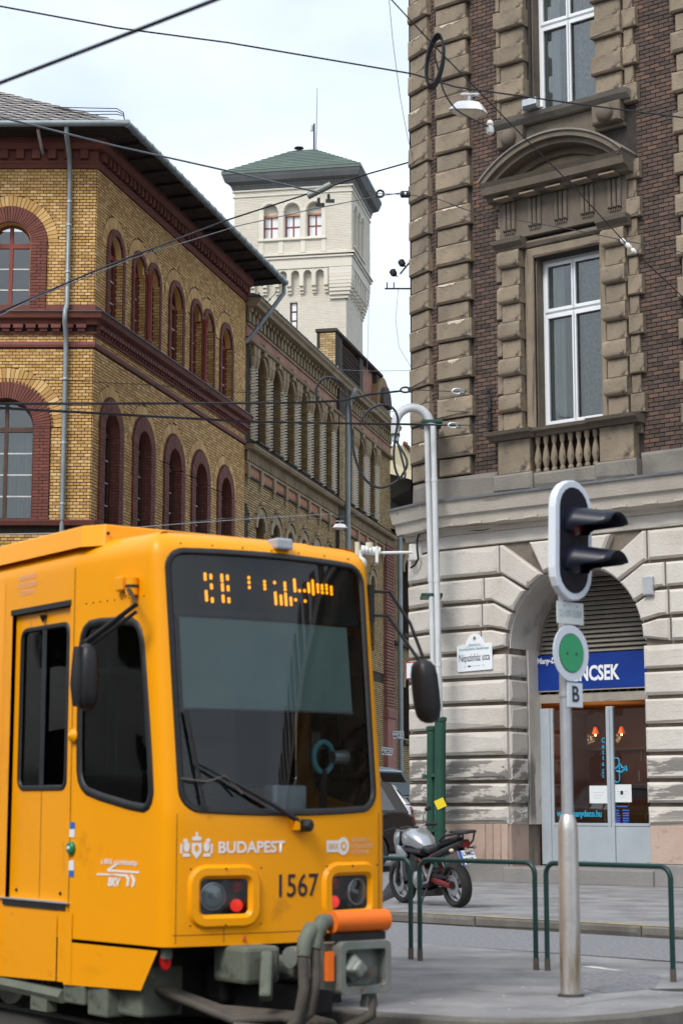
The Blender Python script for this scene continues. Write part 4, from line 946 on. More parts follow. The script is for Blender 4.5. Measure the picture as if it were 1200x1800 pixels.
# downpipes
q = MB(); x = -.65
q.tube([(x+.02, -OV, ZE-.05), (x+.02, -OV+.02, ZE-.25), (x, -.32, 17.45), (x, -.2, 17.1), (x, -.14, 16.8), (x, -.14, 13.7), (x, -.42, 13.45), (x, -.42, 13.2), (x, -.16, 12.9), (x, -.14, 12.6), (x, -.14, 8.4), (x, -.14, 3)], .062, 10)
dp = Y(q, 'downpipe', 'zinc', ML, smooth=50)
for z in (16.3, 15.7, 14.5, 11.8, 10.2, 8.7): MB().lathe([(.075, 0), (.075, .05)], (x, -.14, z), seg=10).build('pipe_collar', 'galv', dp)
g = e2; q = MB(); p1 = YR.pt(LEN+.85, 0, OV)-Vector((yc.x, yc.y, 0)); pts = [(p1.x, p1.y, ZE-.05), (p1.x, p1.y, ZE-.35)]
pw = YR.pt(LEN+.05, 0, .14)-Vector((yc.x, yc.y, 0)); pw2 = YR.pt(LEN-.05, 0, -.1)-Vector((yc.x, yc.y, 0)); pts += [(p1.x*.9+pw.x*.1, p1.y*.9+pw.y*.1, ZE-.5), (pw.x, pw.y, 16.05), (pw2.x, pw2.y, 15.85)]
q.tube(pts, .07, 10); q.build('downpipe', 'zinc', YB, smooth=50)
# ================================================================ brown brick building along the side street
dbp = YR.pt(LEN, 0, -.02); DB = thing('brown_brick_building', 'long brown brick building with rope pilasters and bracketed cornice along the side street', 'building', (dbp.x, dbp.y, 0))
MD = Matrix.Translation((-dbp.x, -dbp.y, 0)) @ YR.W
def Dp(q, name, m, parent=None, M=None, **k): return q.build(name, m, parent or DB, MD if M is None else M, **k)
D0, D1 = LEN, 34.4
CU = [12.95+1.765*i for i in range(7)]+[26.75, 28.75, 30.8]; HW = .56; ZSU = 15.25; ZS0 = 12.95
HB = .42; ZSB = 10.2
holes = [arch_poly(c, HW, ZS0, ZSU, 10) for c in CU[1:]]+[arch_poly(c, HB, 7.6, ZSB, 10) for c in CU[1:]]
Dp(MB().prism([(D0, 0), (D1, 0), (D1, 17.2), (D0, 17.2)], .02, .4, holes), 'wall', 'db_mortar')
dcut = archcut([(c, (HW+.02, HW+.2), ZSU, ZS0) for c in CU]+[(c, (HB+.02, HB+.2), ZSB, 7.6) for c in CU])
dbands = [(11.7, 12.9), (16.0, 17.4), (6.4, 6.8)]
def dcut2(z):
    for a_, b_ in dbands:
        if a_ <= z <= b_: return [(-99, 99)]
    return dcut(z)
brick_field(DB, MD, D0, D1, 3, 17.0, dcut2, .0795, .26, .02, .022, 'db_brick', back=.02, gz=.032)
for c in CU[1:]:
    # surround, hood, deep reveal, window
    q = MB(); wedges(q, c, ZSU, HW, HW+.14, 11, -.06, .03, .01); Dp(q, 'arch_moulding', 'db_stone', kind='stuff')
    q = MB(); wedges(q, c, ZSU+.08, HW+.15, HW+.3, 9, -.12, .03, .0, 30, 150); q.block(c-.13, c+.13, ZSU+HW+.02, ZSU+HW+.42, -.2, .03, .03); Dp(q, 'hood', 'db_stone')
    q = MB(); wedges(q, c, ZSB, HB, HB+.24, 9, -.08, .03, .006); Dp(q, 'arch_bricks', 'db_stone', kind='stuff')
    q = MB(); wedges(q, c, ZSB+.04, HB+.25, HB+.29, 9, -.12, .03, .0, 35, 145); q.lathe([(.09, 0), (.12, .05), (.05, .14), (.02, .2)], (c, -.08, ZSB+HB+.32), seg=8); Dp(q, 'hood', 'db_stone')
    for z0, zs, hw in ((ZS0, ZSU, HW), (7.6, ZSB, HB)):
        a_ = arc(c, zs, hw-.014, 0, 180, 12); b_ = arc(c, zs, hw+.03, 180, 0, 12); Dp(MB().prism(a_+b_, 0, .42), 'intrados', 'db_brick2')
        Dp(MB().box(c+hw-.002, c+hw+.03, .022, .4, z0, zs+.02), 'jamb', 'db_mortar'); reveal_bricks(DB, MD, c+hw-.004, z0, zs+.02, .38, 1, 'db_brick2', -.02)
        fr = Dp(MB().prism(arch_poly(c, hw, z0, zs, 10), .19, .25, [rect(c-hw+.08, c-.03, z0+.08, zs-.4), rect(c+.03, c+hw-.08, z0+.08, zs-.4), rect(c-hw+.08, c+hw-.08, zs-.3, zs+.1)]), 'window', 'yb_brownwood')
        MB().prism(arch_poly(c, hw, z0, zs, 10), .22, .225).build('pane', 'glass_dark', fr); Dp(MB().prism(rect(c-hw-.2, c+hw+.2, z0-.1, zs+hw+.2), 1.2, 1.22), 'room', 'dark_interior')
# rope pilasters on every pier
edges_ = [(CU[i]+HW, CU[i+1]-HW) for i in range(len(CU)-1)]
for a_, b_ in edges_+[(CU[-1]+HW, CU[-1]+HW+.62)]:
    ws = [a_+.14, b_-.14] if b_-a_ < .8 else [a_+.14, a_+.42, b_-.42, b_-.14]
    if b_-a_ > 1.2: ws = [a_+.14, a_+.42, b_-.14]
    for xc in ws:
        q = MB(); z = 12.95; k = 0
        while z < 15.3:
            j = .012*(1 if k % 2 else -1); q.add([(xc-.085+j, -.02, z), (xc-.01+j, -.13, z+.012), (xc+.085+j, -.02, z+.03), (xc-.085+j, -.02, z+.058), (xc-.01+j, -.13, z+.07), (xc+.085+j, -.02, z+.088)], [(0, 1, 4, 3), (1, 2, 5, 4), (3, 4, 5), (0, 2, 1)]); z += .1; k += 1
        Dp(q, 'rope_pilaster', MATS.get('db_rope') or mat('db_rope', [(.5, .44, .35), (.64, .58, .48)], .75, 2, 5, .2, rnd=.4), kind='stuff')
        Dp(MB().lathe([(.08, 15.3), (.13, 15.5), (.13, 15.62)], (xc, -.05, 0), seg=8), 'capital', 'db_stone'); Dp(MB().block(xc-.13, xc+.13, 15.63, 15.98, -.16, .03, .03), 'console', 'db_stone')
def dcor(prof, name, m, x0=D0, x1=D1):
    q = MB(); n = len(prof); q.v = [(x, y, z) for x in (x0, x1) for y, z in prof]; q.f = [(i, (i+1) % n, n+(i+1) % n, n+i) for i in range(n)]+[tuple(range(n)), tuple(range(2*n-1, n-1, -1))]; return Dp(q, name, m)
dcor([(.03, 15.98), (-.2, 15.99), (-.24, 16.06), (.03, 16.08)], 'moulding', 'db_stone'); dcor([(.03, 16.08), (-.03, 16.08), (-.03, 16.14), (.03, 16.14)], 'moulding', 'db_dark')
dcor([(.03, 16.14), (-.05, 16.14), (-.05, 16.5), (.03, 16.5)], 'pink_band', 'db_pink'); dcor([(.03, 16.5), (-.1, 16.5), (-.12, 16.56), (.03, 16.57)], 'moulding', 'db_stone')
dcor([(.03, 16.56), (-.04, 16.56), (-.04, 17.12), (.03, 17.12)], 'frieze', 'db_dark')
dcor([(.03, 17.1), (-.38, 17.1), (-.42, 17.2), (-.5, 17.26), (-.52, 17.34), (.03, 17.4)], 'top_cornice', 'db_stone'); dcor([(.03, 17.405), (-.54, 17.35), (-.545, 17.37), (.03, 17.46)], 'lead_cap', 'lead')
x = D0+.1; q = MB()
while x < D1: q.block(x, x+.15, 16.62, 17.1, -.13, .0, .02); q.block(x-.02, x+.17, 16.95, 17.1, -.2, 0, .02); x += .42
Dp(q, 'cornice_brackets', 'db_stone', kind='stuff')
# string course between the storeys
dcor([(.03, 12.5), (-.28, 12.52), (-.34, 12.6), (-.34, 12.66), (.03, 12.7)], 'string_course', 'db_stone'); dcor([(.03, 12.705), (-.36, 12.665), (-.365, 12.69), (.03, 12.76)], 'lead_cap', 'db_dark')
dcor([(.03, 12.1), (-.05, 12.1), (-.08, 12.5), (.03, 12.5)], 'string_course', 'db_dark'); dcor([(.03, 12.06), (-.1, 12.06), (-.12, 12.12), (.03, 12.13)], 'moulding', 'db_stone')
x = D0+.05; q = MB()
while x < D1: q.block(x, x+.1, 12.16, 12.5, -.13, .0, .02); x += .23
Dp(q, 'dentils', 'db_stone', kind='stuff')
dcor([(.03, 11.72), (-.03, 11.72), (-.03, 12.05), (.03, 12.05)], 'tile_band', 'db_pink'); dcor([(.03, 11.66), (-.08, 11.66), (-.1, 11.71), (.03, 11.72)], 'moulding', 'db_dark')
x = D0+.3
while x < D1-.5:
    q = MB()
    for k in range(5): q.box(x+.08+k*.24, x+.22+k*.24, -.045, 0, 11.8, 11.98)
    Dp(q, 'tile_panel', 'db_tile', kind='stuff'); Dp(MB().block(x-.25, x-.02, 11.6, 12.08, -.14, .03, .02), 'bracket', 'db_stone'); Dp(MB().block(x-.2, x-.07, 11.4, 11.6, -.1, .03, .02), 'bracket', 'db_stone'); x += 1.5
for c in CU[1:]: # little balustrades under the upper windows
    q = MB(); q.box(c-.6, c+.6, -.16, .02, 12.9, 12.96)
    for k in range(6): q.box(c-.5+k*.2-.03, c-.5+k*.2+.03, -.13, 0, 12.72, 12.9)
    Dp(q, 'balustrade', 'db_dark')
# projecting bay, pipe, roof and attic
Dp(MB().prism(rect(24.75, 25.75, 3, 17.15), -.16, .02), 'pier', 'db_dark')
brick_field(DB, MD @ Matrix.Translation((0, -.16, 0)), 24.75, 25.75, 3, 16.1, lambda z: [(-99, 99)] if 11.7 < z < 12.8 else [], .0795, .26, .016, .012, 'db_brick')
q = MB(); q.tube([(25.0, -.75, 17.0), (25.0, -.5, 16.6), (25.0, -.42, 16.2), (25.0, -.42, 2)], .1, 10); Dp(q, 'downpipe', 'zinc', smooth=50)
q = MB(); q.v = [(D0, -.5, 17.42), (D1, -.5, 17.42), (D1, 6, 19.4), (D0, 6, 19.4)]; q.f = [(0, 1, 2, 3)]; Dp(q, 'roof', 'lead')
q = MB(); x = D0+.3
while x < 24: q.lathe([(.02, 0), (.035, .08), (.0, .2)], (x, -.35, 17.44), seg=5); x += .55
Dp(q, 'roof_spikes', 'zinc', kind='stuff')
Dp(MB().prism(rect(24.3, 24.9, 17.4, 19.1), -.12, .6), 'attic_pier', 'db_mortar'); brick_field(DB, MD @ Matrix.Translation((24.3, -.12, 0)) @ Matrix.Rotation(-pi/2, 4, 'Z'), -.6, 0, 17.45, 19.05, lambda z: [], .09, .26, .014, .012, 'db_brick'); Dp(MB().block(24.25, 32.3, 19.1, 19.22, -.2, .65, .03), 'attic_coping', 'db_dark')
Dp(MB().prism(rect(24.9, 32.2, 17.4, 19.1), .1, .5), 'attic_wall', 'db_pink')
for x0 in (25.0, 28.5, 31.6):
    Dp(MB().block(x0-.1, x0+.5, 17.4, 19.1, -.1, .2, .02), 'attic_pier', 'db_dark')
q = MB()
for i in range(10):
    for j in range(4): q.tube([(25.75+i*.27+.12*cos(t), -.05, 17.75+j*.33+.14*sin(t)) for t in [2*pi*k/8 for k in range(8)]], .03, 4, closed=True)
Dp(q, 'attic_tracery', 'db_dark', kind='stuff')
q = MB(); Dp(MB().prism([(31.2, 17.4), (33.6, 17.4), (33.6, 18.0)]+arc(32.4, 17.9, 1.2, 0, 180, 12)+[(31.2, 17.9)], -.2, .3), 'gable', 'db_brick2'); Dp(MB().prism(arc(32.4, 17.9, .8, 0, 180, 12), -.36, -.2), 'gable_panel', 'db_dark')
# red quoin strip at the far end
Dp(MB().prism(rect(33.0, 34.35, 5.0, 12.3), -.12, .05), 'quoin_strip', 'db_red'); q = MB(); z = 5
while z < 12.2: q.block(32.95, 34.4, z+.01, z+.1, -.17, .05, .01); z += .13
Dp(q, 'quoin_bricks', 'db_red', kind='stuff'); Dp(MB().prism(rect(32.9, 34.45, .5, 5.0), -.2, .05), 'pink_base', 'db_pinkbase'); Dp(MB().block(32.85, 34.5, 5.0, 5.4, -.26, .05, .05), 'base_cap', 'db_red')
# ================================================================ lower wing beyond, with its own eave
wp = YR.pt(34.45, 0, -.02); WG = thing('brick_wing', 'lower brown brick wing with dark eave beyond the red quoins', 'building', (wp.x, wp.y, 0))
MW = Matrix.Translation((-wp.x, -wp.y, 0)) @ YR.W
def Wp(q, name, m, **k): return q.build(name, m, WG, MW, **k)
wins = [(37.55, .6, 11.5, 8.9), (37.55, .6, 6.5, 4.3)]
Wp(MB().prism(rect(34.46, 48, 0, 14.4), .02, .4, [arch_poly(c, h, z0, zs, 8) for c, h, zs, z0 in wins]), 'wall', 'db_mortar')
wc = archcut([(c, (h+.1, h+.35), zs, z0) for c, h, zs, z0 in wins])
brick_field(WG, MW, 34.46, 44, 1, 13.9, wc, .0795, .26, .02, .022, 'db_brick', back=.02, gz=.034)
for c, h, zs, z0 in wins:
    q = MB(); wedges(q, c, zs, h, h+.34, 11, -.1, .03, .004); Wp(q, 'arch_bricks', 'db_stone', kind='stuff')
    fr = Wp(MB().prism(arch_poly(c, h, z0, zs, 8), .35, .42, [rect(c-h+.08, c-.04, z0+.1, zs-.2), rect(c+.04, c+h-.08, z0+.1, zs-.2)]), 'window', 'db_stone'); MB().prism(arch_poly(c, h, z0, zs, 8), .38, .385).build('pane', 'glass_sky', fr)
    Wp(MB().block(c-.8, c+.8, z0-.25, z0-.05, -.15, .05, .03), 'sill', 'db_dark'); Wp(MB().prism(rect(c-h-.2, c+h+.2, z0-.1, zs+h+.2), 1.2, 1.22), 'room', 'dark_interior')
for z in (8.2, 12.9):
    q = MB(); prof = [(.03, z), (-.18, z+.02), (-.2, z+.12), (.03, z+.18)]; q.v = [(x, y, zz) for x in (34.46, 44) for y, zz in prof]; q.f = [(i, (i+1) % 4, 4+(i+1) % 4, 4+i) for i in range(4)]; Wp(q, 'string_course', 'db_dark')
Wp(MB().prism(rect(39.0, 40.2, 0, 14.2), -.14, .05), 'pier', 'db_stone')
q = MB(); q.v = [(34.46, .0, 14.3), (48, .0, 14.3), (48, -1.3, 14.9), (34.46, -1.3, 14.9), (34.46, -1.3, 15.0), (48, -1.3, 15.0), (48, 5, 17.0), (34.46, 5, 17.0)]; q.f = [(0, 1, 2, 3), (3, 2, 5, 4), (4, 5, 6, 7)]; Wp(q, 'eave', 'soffit')
q = MB(); q.tube([(34.5, -1.36, 14.93), (48, -1.36, 14.93)], .1, 8); Wp(q, 'gutter', 'zinc', smooth=50)
q = MB(); q.tube([(36.4, -1.36, 14.85), (36.4, -1.3, 14.5), (35.4, -.3, 13.7), (35.2, -.24, 13.4), (35.2, -.24, 1)], .11, 10); Wp(q, 'downpipe', 'zinc', smooth=50)
q = MB(); x = 36
while x < 44: q.tube([(x, -1.2, 15.05), (x+.2, -.9, 15.5), (x+.4, -1.2, 15.05)], .02, 4); x += .4
Wp(q, 'wire_guard', 'wire', kind='stuff')
# pale house further up the street
pb = atY(735, 900, 110); PB = thing('pale_house', 'pale yellow rendered house end far up the side street', 'building', (pb.x, pb.y, 1))
q = MB(); tp = [atY(712, 783, 110), atY(755, 850, 112)]; lx = tp[0].x-pb.x-3
q.add([(lx, 0, 0), (9, 1.5, 0), (9, 1.5, tp[1].z-3.5), (tp[1].x-pb.x, .5, tp[1].z-1), (tp[0].x-pb.x, 0, tp[0].z-1), (lx, 0, tp[0].z-1)]+[(lx, 8, 0), (9, 9.5, 0), (9, 9.5, tp[1].z-3.5), (tp[1].x-pb.x, 8.5, tp[1].z-1), (tp[0].x-pb.x, 8, tp[0].z-1), (lx, 8, tp[0].z-1)],
      [(0, 1, 2, 3, 4, 5), (6, 7, 8, 9, 10, 11), (0, 1, 7, 6), (1, 2, 8, 7), (2, 3, 9, 8), (3, 4, 10, 9), (4, 5, 11, 10), (5, 0, 6, 11)]); q.build('wall', 'pale_wall', PB)
q = MB()
for i in range(14):
    p = tp[0].lerp(tp[1], i/13)-Vector((pb.x, pb.y, 1)); q.obox(p+Vector((0, 3, .08)), (1, 0, -.5), (0, 1, 0), (.5, 0, 1), .14, 3.4, .07)
q.build('roof_tiles', 'db_red', PB, kind='stuff')
# ================================================================ white brick tower
tp_ = atY(412, 330, 91.0); TF = Frame(tp_.x, tp_.y, vp(-17300)); side_u = Vector((-TF.u.y, TF.u.x)); tr_ = TF.pt(6.0, 0); TS = Frame(tr_.x, tr_.y, vp(630))
TW = thing('brick_tower', 'tall white brick tower with green pyramid roof and arched belfry windows', 'tower', (tp_.x, tp_.y, 0))
Ti = Matrix.Translation((-tp_.x, -tp_.y, 0)); MF = Ti @ TF.W; MS = Ti @ TS.W
def Tq(q, name, m, M=MF, parent=None, **k): return q.build(name, m, parent or TW, M, **k)
W_ = 6.0; SD = 5.3
ws = [(1.85, .41), (2.98, .41), (4.13, .41)]; WZ0, WZS = 29.5, 30.88
sws = [(.95, .35), (1.95, .35), (2.95, .35)]
Tq(MB().prism(rect(0, W_, 28.2, 32.5), .0, .5, [arch_poly(c, h, WZ0, WZS, 10) for c, h in ws]), 'belfry_wall', 'tw_mortar')
Tq(MB().prism(rect(0, SD, 28.2, 32.5), .0, .5, [arch_poly(c, h, WZ0-.4, WZS, 10) for c, h in sws]), 'belfry_wall', 'tw_mortar', MS)
tcut = archcut([(c, (h, h), WZS, WZ0) for c, h in ws]); scut = archcut([(c, (h, h), WZS, WZ0-.4) for c, h in sws])
brick_field(TW, MF, 0, W_, 28.6, 32.2, tcut, .085, .27, .014, .015, 'tw_brick'); brick_field(TW, MS, 0, SD, 28.6, 32.2, scut, .085, .27, .014, .015, 'tw_brick')
IN_ = .34
SH = [(1.7+.0, 0)]
Tq(MB().prism(rect(IN_, W_-IN_, 4, 28.3), IN_, IN_+.4, [rect(2.82, 3.2, 24.4, 26.25)]), 'shaft_wall', 'tw_mortar'); Tq(MB().prism(rect(IN_, SD-IN_, 4, 28.3), IN_, IN_+.3), 'shaft_wall', 'tw_mortar', MS)
brick_field(TW, MF @ Matrix.Translation((0, IN_, 0)), IN_, W_-IN_, 16, 28.2, lambda z: [(2.8, 3.22)] if 24.35 < z < 26.3 else [], .085, .27, .014, .015, 'tw_brick')
brick_field(TW, MS @ Matrix.Translation((0, IN_, 0)), IN_, SD-IN_, 16, 28.2, lambda z: [], .085, .27, .014, .015, 'tw_brick')
for M, wid in ((MF, W_), (MS, SD)): # corner piers and corbel table
    n = 6 if wid > 5.5 else 5
    x0, x1 = .95, wid-1.3 if M is MF else wid-.95
    st = (x1-x0)/n
    hol = [arch_poly(x0+st*(i+.5), st*.33, 26.9, 27.75, 8) for i in range(n)]
    poly = [(0, 28.4), (0, 26.6), (x0, 26.2)]
    poly = [(0, 28.4), (0, 27.2), (.3, 26.3), (x0, 26.3), (x0, 27.0)]
    outl = [(0, 28.4), (0, 27.1), (.001, 26.4), (x0-.1, 26.4)]
    q = MB(); q.prism(rect(0, wid, 27.9, 28.42), -.02, .5)
    Tq(q, 'corbel_table', 'tw_brick', M)
    for i in range(n+1):
        xc = x0+st*i; q = MB(); q.block(xc-st*.17, xc+st*.17, 27.0, 27.9, .02, IN_+.05, .01); q.block(xc-st*.17, xc+st*.17, 26.8, 26.99, .12, IN_+.05, .01); q.block(xc-st*.15, xc+st*.15, 26.66, 26.79, .2, IN_+.05, .01); Tq(q, 'corbel', 'tw_brick', M)
    for i in range(n):
        xc = x0+st*(i+.5); r = st*.33; a_ = [(xc-r-.01, 27.55)]+arc(xc, 27.6, r, 180, 0, 8)+[(xc+r+.01, 27.55), (xc+r+.01, 27.92), (xc-r-.01, 27.92)]; Tq(MB().prism(a_, .03, IN_+.05), 'corbel_arch', 'tw_brick', M)
    for xa, xb, d in ((0, x0-.15, 0), (x1+.15, wid, 1)):
        q = MB()
        for k in range(10):
            f = k/9; y = .0+IN_*f**(4 if M is MF else 1.6); z1 = 27.9-1.75*k/10; z0 = 27.9-1.75*(k+1)/10; q.block(xa+(y if not d else 0), xb-(y if d else 0), z0, z1, y, IN_+.1, .008)
        Tq(q, 'corner_corbel', 'tw_brick', M)
    for z, o_ in ((28.4, .1), (28.55, .16), (31.72, .06), (32.0, .09)):
        Tq(MB().block(-o_, wid+o_, z, z+.09, -o_, .1, .01), 'string_course', 'tw_stone', M)
    cpf = [(.1, 32.1), (-.1, 32.12), (-.14, 32.3), (-.4, 32.45), (-.48, 32.65), (-.55, 32.9), (.1, 32.95)]
    q = MB(); m_ = len(cpf); q.v = [(x+sg*max(0, -y), y, z) for x, sg in ((0, -1), (wid, 1)) for y, z in cpf]; q.f = [(i, (i+1) % m_, m_+(i+1) % m_, m_+i) for i in range(m_)]+[tuple(range(m_)), tuple(range(2*m_-1, m_-1, -1))]; Tq(q, 'eave_cornice', 'tw_cornice', M)
    q = MB(); x = -.1
    while x < wid+.1: q.box(x, x+.08, -.16, 0, 32.3, 32.4); x += .16
    Tq(q, 'dentils', 'tw_stone', M, kind='stuff')
for M, lst, z0 in ((MF, ws, WZ0), (MS, sws, WZ0-.4)):
    for c, h in lst:
        a_ = arc(c, WZS, h-.012, 0, 180, 10); b_ = arc(c, WZS, h+.03, 180, 0, 10); Tq(MB().prism(a_+b_, -.01, .4), 'intrados', 'tw_stone', M)
        Tq(MB().box(c-h-.03, c-h+.004, -.004, .4, z0, WZS), 'jamb', 'tw_stone', M)
        q = MB(); wedges(q, c, WZS, h+.02, h+.13, 9, -.06, .02, .004); Tq(q, 'arch_moulding', 'tw_stone', M, kind='stuff')
        fr = Tq(MB().prism(arch_poly(c, h, z0, WZS, 10), .35, .42, [rect(c-h+.07, c-.035, z0+.07, z0+.62), rect(c+.035, c+h-.07, z0+.07, z0+.62), rect(c-h+.07, c-.035, z0+.68, z0+1.2), rect(c+.035, c+h-.07, z0+.68, z0+1.2)]) if M is MF else MB().prism(arch_poly(c, h, z0, WZS, 10), .3, .35), 'window', 'yb_redwood' if M is MF else 'tw_stone', M)
        if M is MF: MB().box(c-h, c+h, .38, .385, z0, z0+1.25).build('pane', 'enamel_white', fr); MB().prism([(c-h, z0+1.22), (c+h, z0+1.22)]+arc(c, WZS, h, 0, 180, 10), .3, .36).build('lunette', 'tw_stone', fr); MB().box(c-h, c+h, .27, .31, z0+1.2, z0+1.3).build('lintel', 'db_tile', fr)
    Tq(MB().block(lst[0][0]-.6, lst[-1][0]+.6, z0-.15, z0-.05, -.12, .1, .02), 'sill', 'tw_stone', M)
for c in (1.41, 2.42, 3.55, 4.6): Tq(MB().block(c-.12, c+.12, 28.7, 31.0, -.05, .02, .01), 'pilaster', 'tw_stone')
fr = Tq(MB().prism(rect(2.8, 3.22, 24.35, 26.3), IN_+.1, IN_+.16, [rect(2.9, 3.12, 24.45+i*.46, 24.84+i*.46) for i in range(4)]), 'window', 'yb_brownwood'); MB().box(2.8, 3.22, IN_+.12, IN_+.13, 24.4, 26.3).build('pane', 'enamel_white', fr)
Tq(MB().box(2.3, 2.4, IN_-.02, IN_+.1, 22, 26.0), 'slit', 'tw_stone', MS)
# tower core (so no light passes through) and roof
cc = [MF @ Vector((x, .45, 0)) for x in (.4, W_-.4)]
rf = []
for x, y in ((-.55, -.55), (W_+.55, -.55)): rf.append(MF @ Vector((x, y, 32.94)))
for x, y in ((SD+.55, -.55),): rf.append(MS @ Vector((x, y, 32.94)))
rf.append(rf[0]+(rf[2]-rf[1])); ctr = sum(rf, Vector())/4; hlf = (rf[1]-rf[0]).normalized()*.55; R0, R1 = ctr-hlf+Vector((0, 0, 2.05)), ctr+hlf+Vector((0, 0, 2.05))
q = MB(); q.v = rf+[R0, R1]; q.f = [(0, 1, 5, 4), (1, 2, 5), (2, 3, 4, 5), (3, 0, 4), (0, 1, 2, 3)]; q.build('roof', 'copper_green', TW)
q = MB()
for (a_, b_, c_, d_) in ((rf[0], rf[1], R0, R1), (rf[1], rf[2], R1, R1)):
    for i in range(11):
        p0, p1 = a_.lerp(c_, i/11), b_.lerp(d_, i/11); p2, p3 = b_.lerp(d_, (i+1.1)/11), a_.lerp(c_, (i+1.1)/11); u_ = Vector((0, -.02, .05)); q.add([p0+u_, p1+u_, p2+u_*.3, p3+u_*.3, p0, p1], [(0, 1, 2, 3), (0, 4, 5, 1)])
q.build('roof_sheets', 'copper_green', TW, kind='stuff')
q = MB(); lo = [v.copy() for v in rf]; q.v = [v-Vector((0, 0, .12)) for v in lo]+[v+Vector((0, 0, .02)) for v in lo]; q.f = [(i, (i+1) % 4, 4+(i+1) % 4, 4+i) for i in range(4)]+[(0, 1, 2, 3)]; q.build('eave_edge', 'copper_green', TW)
AN = thing('roof_antenna', 'thin whip antenna mast on the green tower roof', 'antenna', R1+Vector((tp_.x, tp_.y, 0))-Vector((0, 0, .05)))
MB().tube([(0, 0, 0), (0, 0, 1.45)], .05, 6).build('mast', 'wire', AN); MB().tube([(.1, 0, 0), (.16, 0, 3.4)], [.028, .014], 5).build('whip', 'grey_wire', AN); MB().lathe([(.07, 0), (.07, .3)], (-.12, 0, 1.05), seg=8).build('receiver', 'galv', AN); MB().bar((-.12, 0, 1.2), (0, 0, 1.2), .04, .04).build('bracket', 'wire', AN)
VT = thing('roof_vent', 'small dark round vent cap on the tower ridge', 'vent', R0+Vector((tp_.x, tp_.y, 0))+hlf*.55-Vector((0, 0, .03))); MB().lathe([(.09, 0), (.09, .12), (.25, .14), (.25, .18), (.05, .24)], seg=10).build('cap', 'wire', VT)
# ================================================================ tram
TA = radians(36); tn = atY(283, 1430, 12.5); tr = Vector((cos(TA), sin(TA), 0)); tb = Vector((-sin(TA), cos(TA), 0))
HF = .94; BOW = .12; RC = .1; YK = 1.27; ALP = radians(5.2)
to_ = Vector((tn.x, tn.y, 0))+tr*HF-tb*BOW
TRM = Matrix.Translation(to_) @ Matrix.Rotation(TA, 4, 'Z')
TR = thing('tram', 'orange tram numbered 1567 with dark windscreen and lit dot display', 'tram', M=TRM)
TFR = Frame(tn.x, tn.y, (cos(TA), sin(TA))); t_ = TA+ALP; TCS = Frame(tn.x, tn.y, (sin(t_), -cos(t_)))
TFR.n = Vector((sin(TA), -cos(TA))); TCS.n = Vector((-cos(t_), -sin(t_)))
def fx(px, py, d=0): s, z = TFR.sz(px, py, d); return s-HF, z
# plan outline (right half): front bow, rounded corner, tapered cab side, straight side
ol = [(x*.05, BOW*(x*.05/HF)**2) for x in range(int((HF-RC)/.05)+1)]
xe, ye = HF-RC, BOW*((HF-RC)/HF)**2; b0 = math.atan(2*BOW*xe/HF**2); ol.append((xe, ye)); 
cxc, cyc = xe-RC*sin(b0), ye+RC*cos(b0)
for i in range(1, 9):
    a_ = -pi/2+b0+(pi/2-b0-ALP)*i/8; ol.append((cxc+RC*cos(a_), cyc+RC*sin(a_)))
PC = None
lx_, ly_ = ol[-1]
for i in range(1, 9): y = ly_+(YK-ly_)*i/8; ol.append((lx_+(y-ly_)*tan(ALP), y))
wx = ol[-1][0]
for i in range(1, 9): ol.append((wx, YK+1.1*i/8))
cl = [0.]
for a_, b_ in zip(ol, ol[1:]): cl.append(cl[-1]+hypot(b_[0]-a_[0], b_[1]-a_[1]))
PC = cl[[i for i, p in enumerate(ol) if p == (lx_, ly_)][0]]; PK = cl[-9]; PT = cl[-1]
def outl(p):
    s = -1 if p < 0 else 1; p = min(abs(p), PT-1e-6)
    lo_, hi_ = 0, len(cl)-1
    while hi_-lo_ > 1:
        m_ = (lo_+hi_)//2
        if cl[m_] <= p: lo_ = m_
        else: hi_ = m_
    f = (p-cl[lo_])/(cl[lo_+1]-cl[lo_]); a_, b_ = ol[lo_], ol[lo_+1]; dx, dy = b_[0]-a_[0], b_[1]-a_[1]; l = hypot(dx, dy)
    return s*(a_[0]+dx*f), a_[1]+dy*f, s*dy/l, -dx/l
ZR = 3.22; RT = .17
def S(p, q_, off=0.):
    """point on the body shell: p along the plan outline, q up the side (rolls over into the roof), off outward"""
    x, y, nx, ny = outl(p); ins = 0; z = q_
    if q_ > ZR:
        a_ = min((q_-ZR)/RT, pi/2); z = ZR+RT*sin(a_); ins = RT*(1-cos(a_))
    if q_ < .75: ins += .0
    rk = .0 if z < 1.45 else .21*((z-1.45)/1.75)
    y2 = y+rk*max(0, 1-y/YK)
    return Vector((x+nx*(off-ins), y2+ny*(off-ins), z))
def inside(pt, poly):
    c = False; n = len(poly); x, z = pt
    for i in range(n):
        (x0, z0), (x1, z1) = poly[i], poly[i-1]
        if (z0 > z) != (z1 > z) and x < (x1-x0)*(z-z0)/(z1-z0)+x0: c = not c
    return c
def dens(poly, st=.06):
    out = []
    for a_, b_ in zip(poly, poly[1:]+poly[:1]):
        n = max(1, int(hypot(b_[0]-a_[0], b_[1]-a_[1])/st)); out += [(a_[0]+(b_[0]-a_[0])*k/n, a_[1]+(b_[1]-a_[1])*k/n) for k in range(n)]
    return out
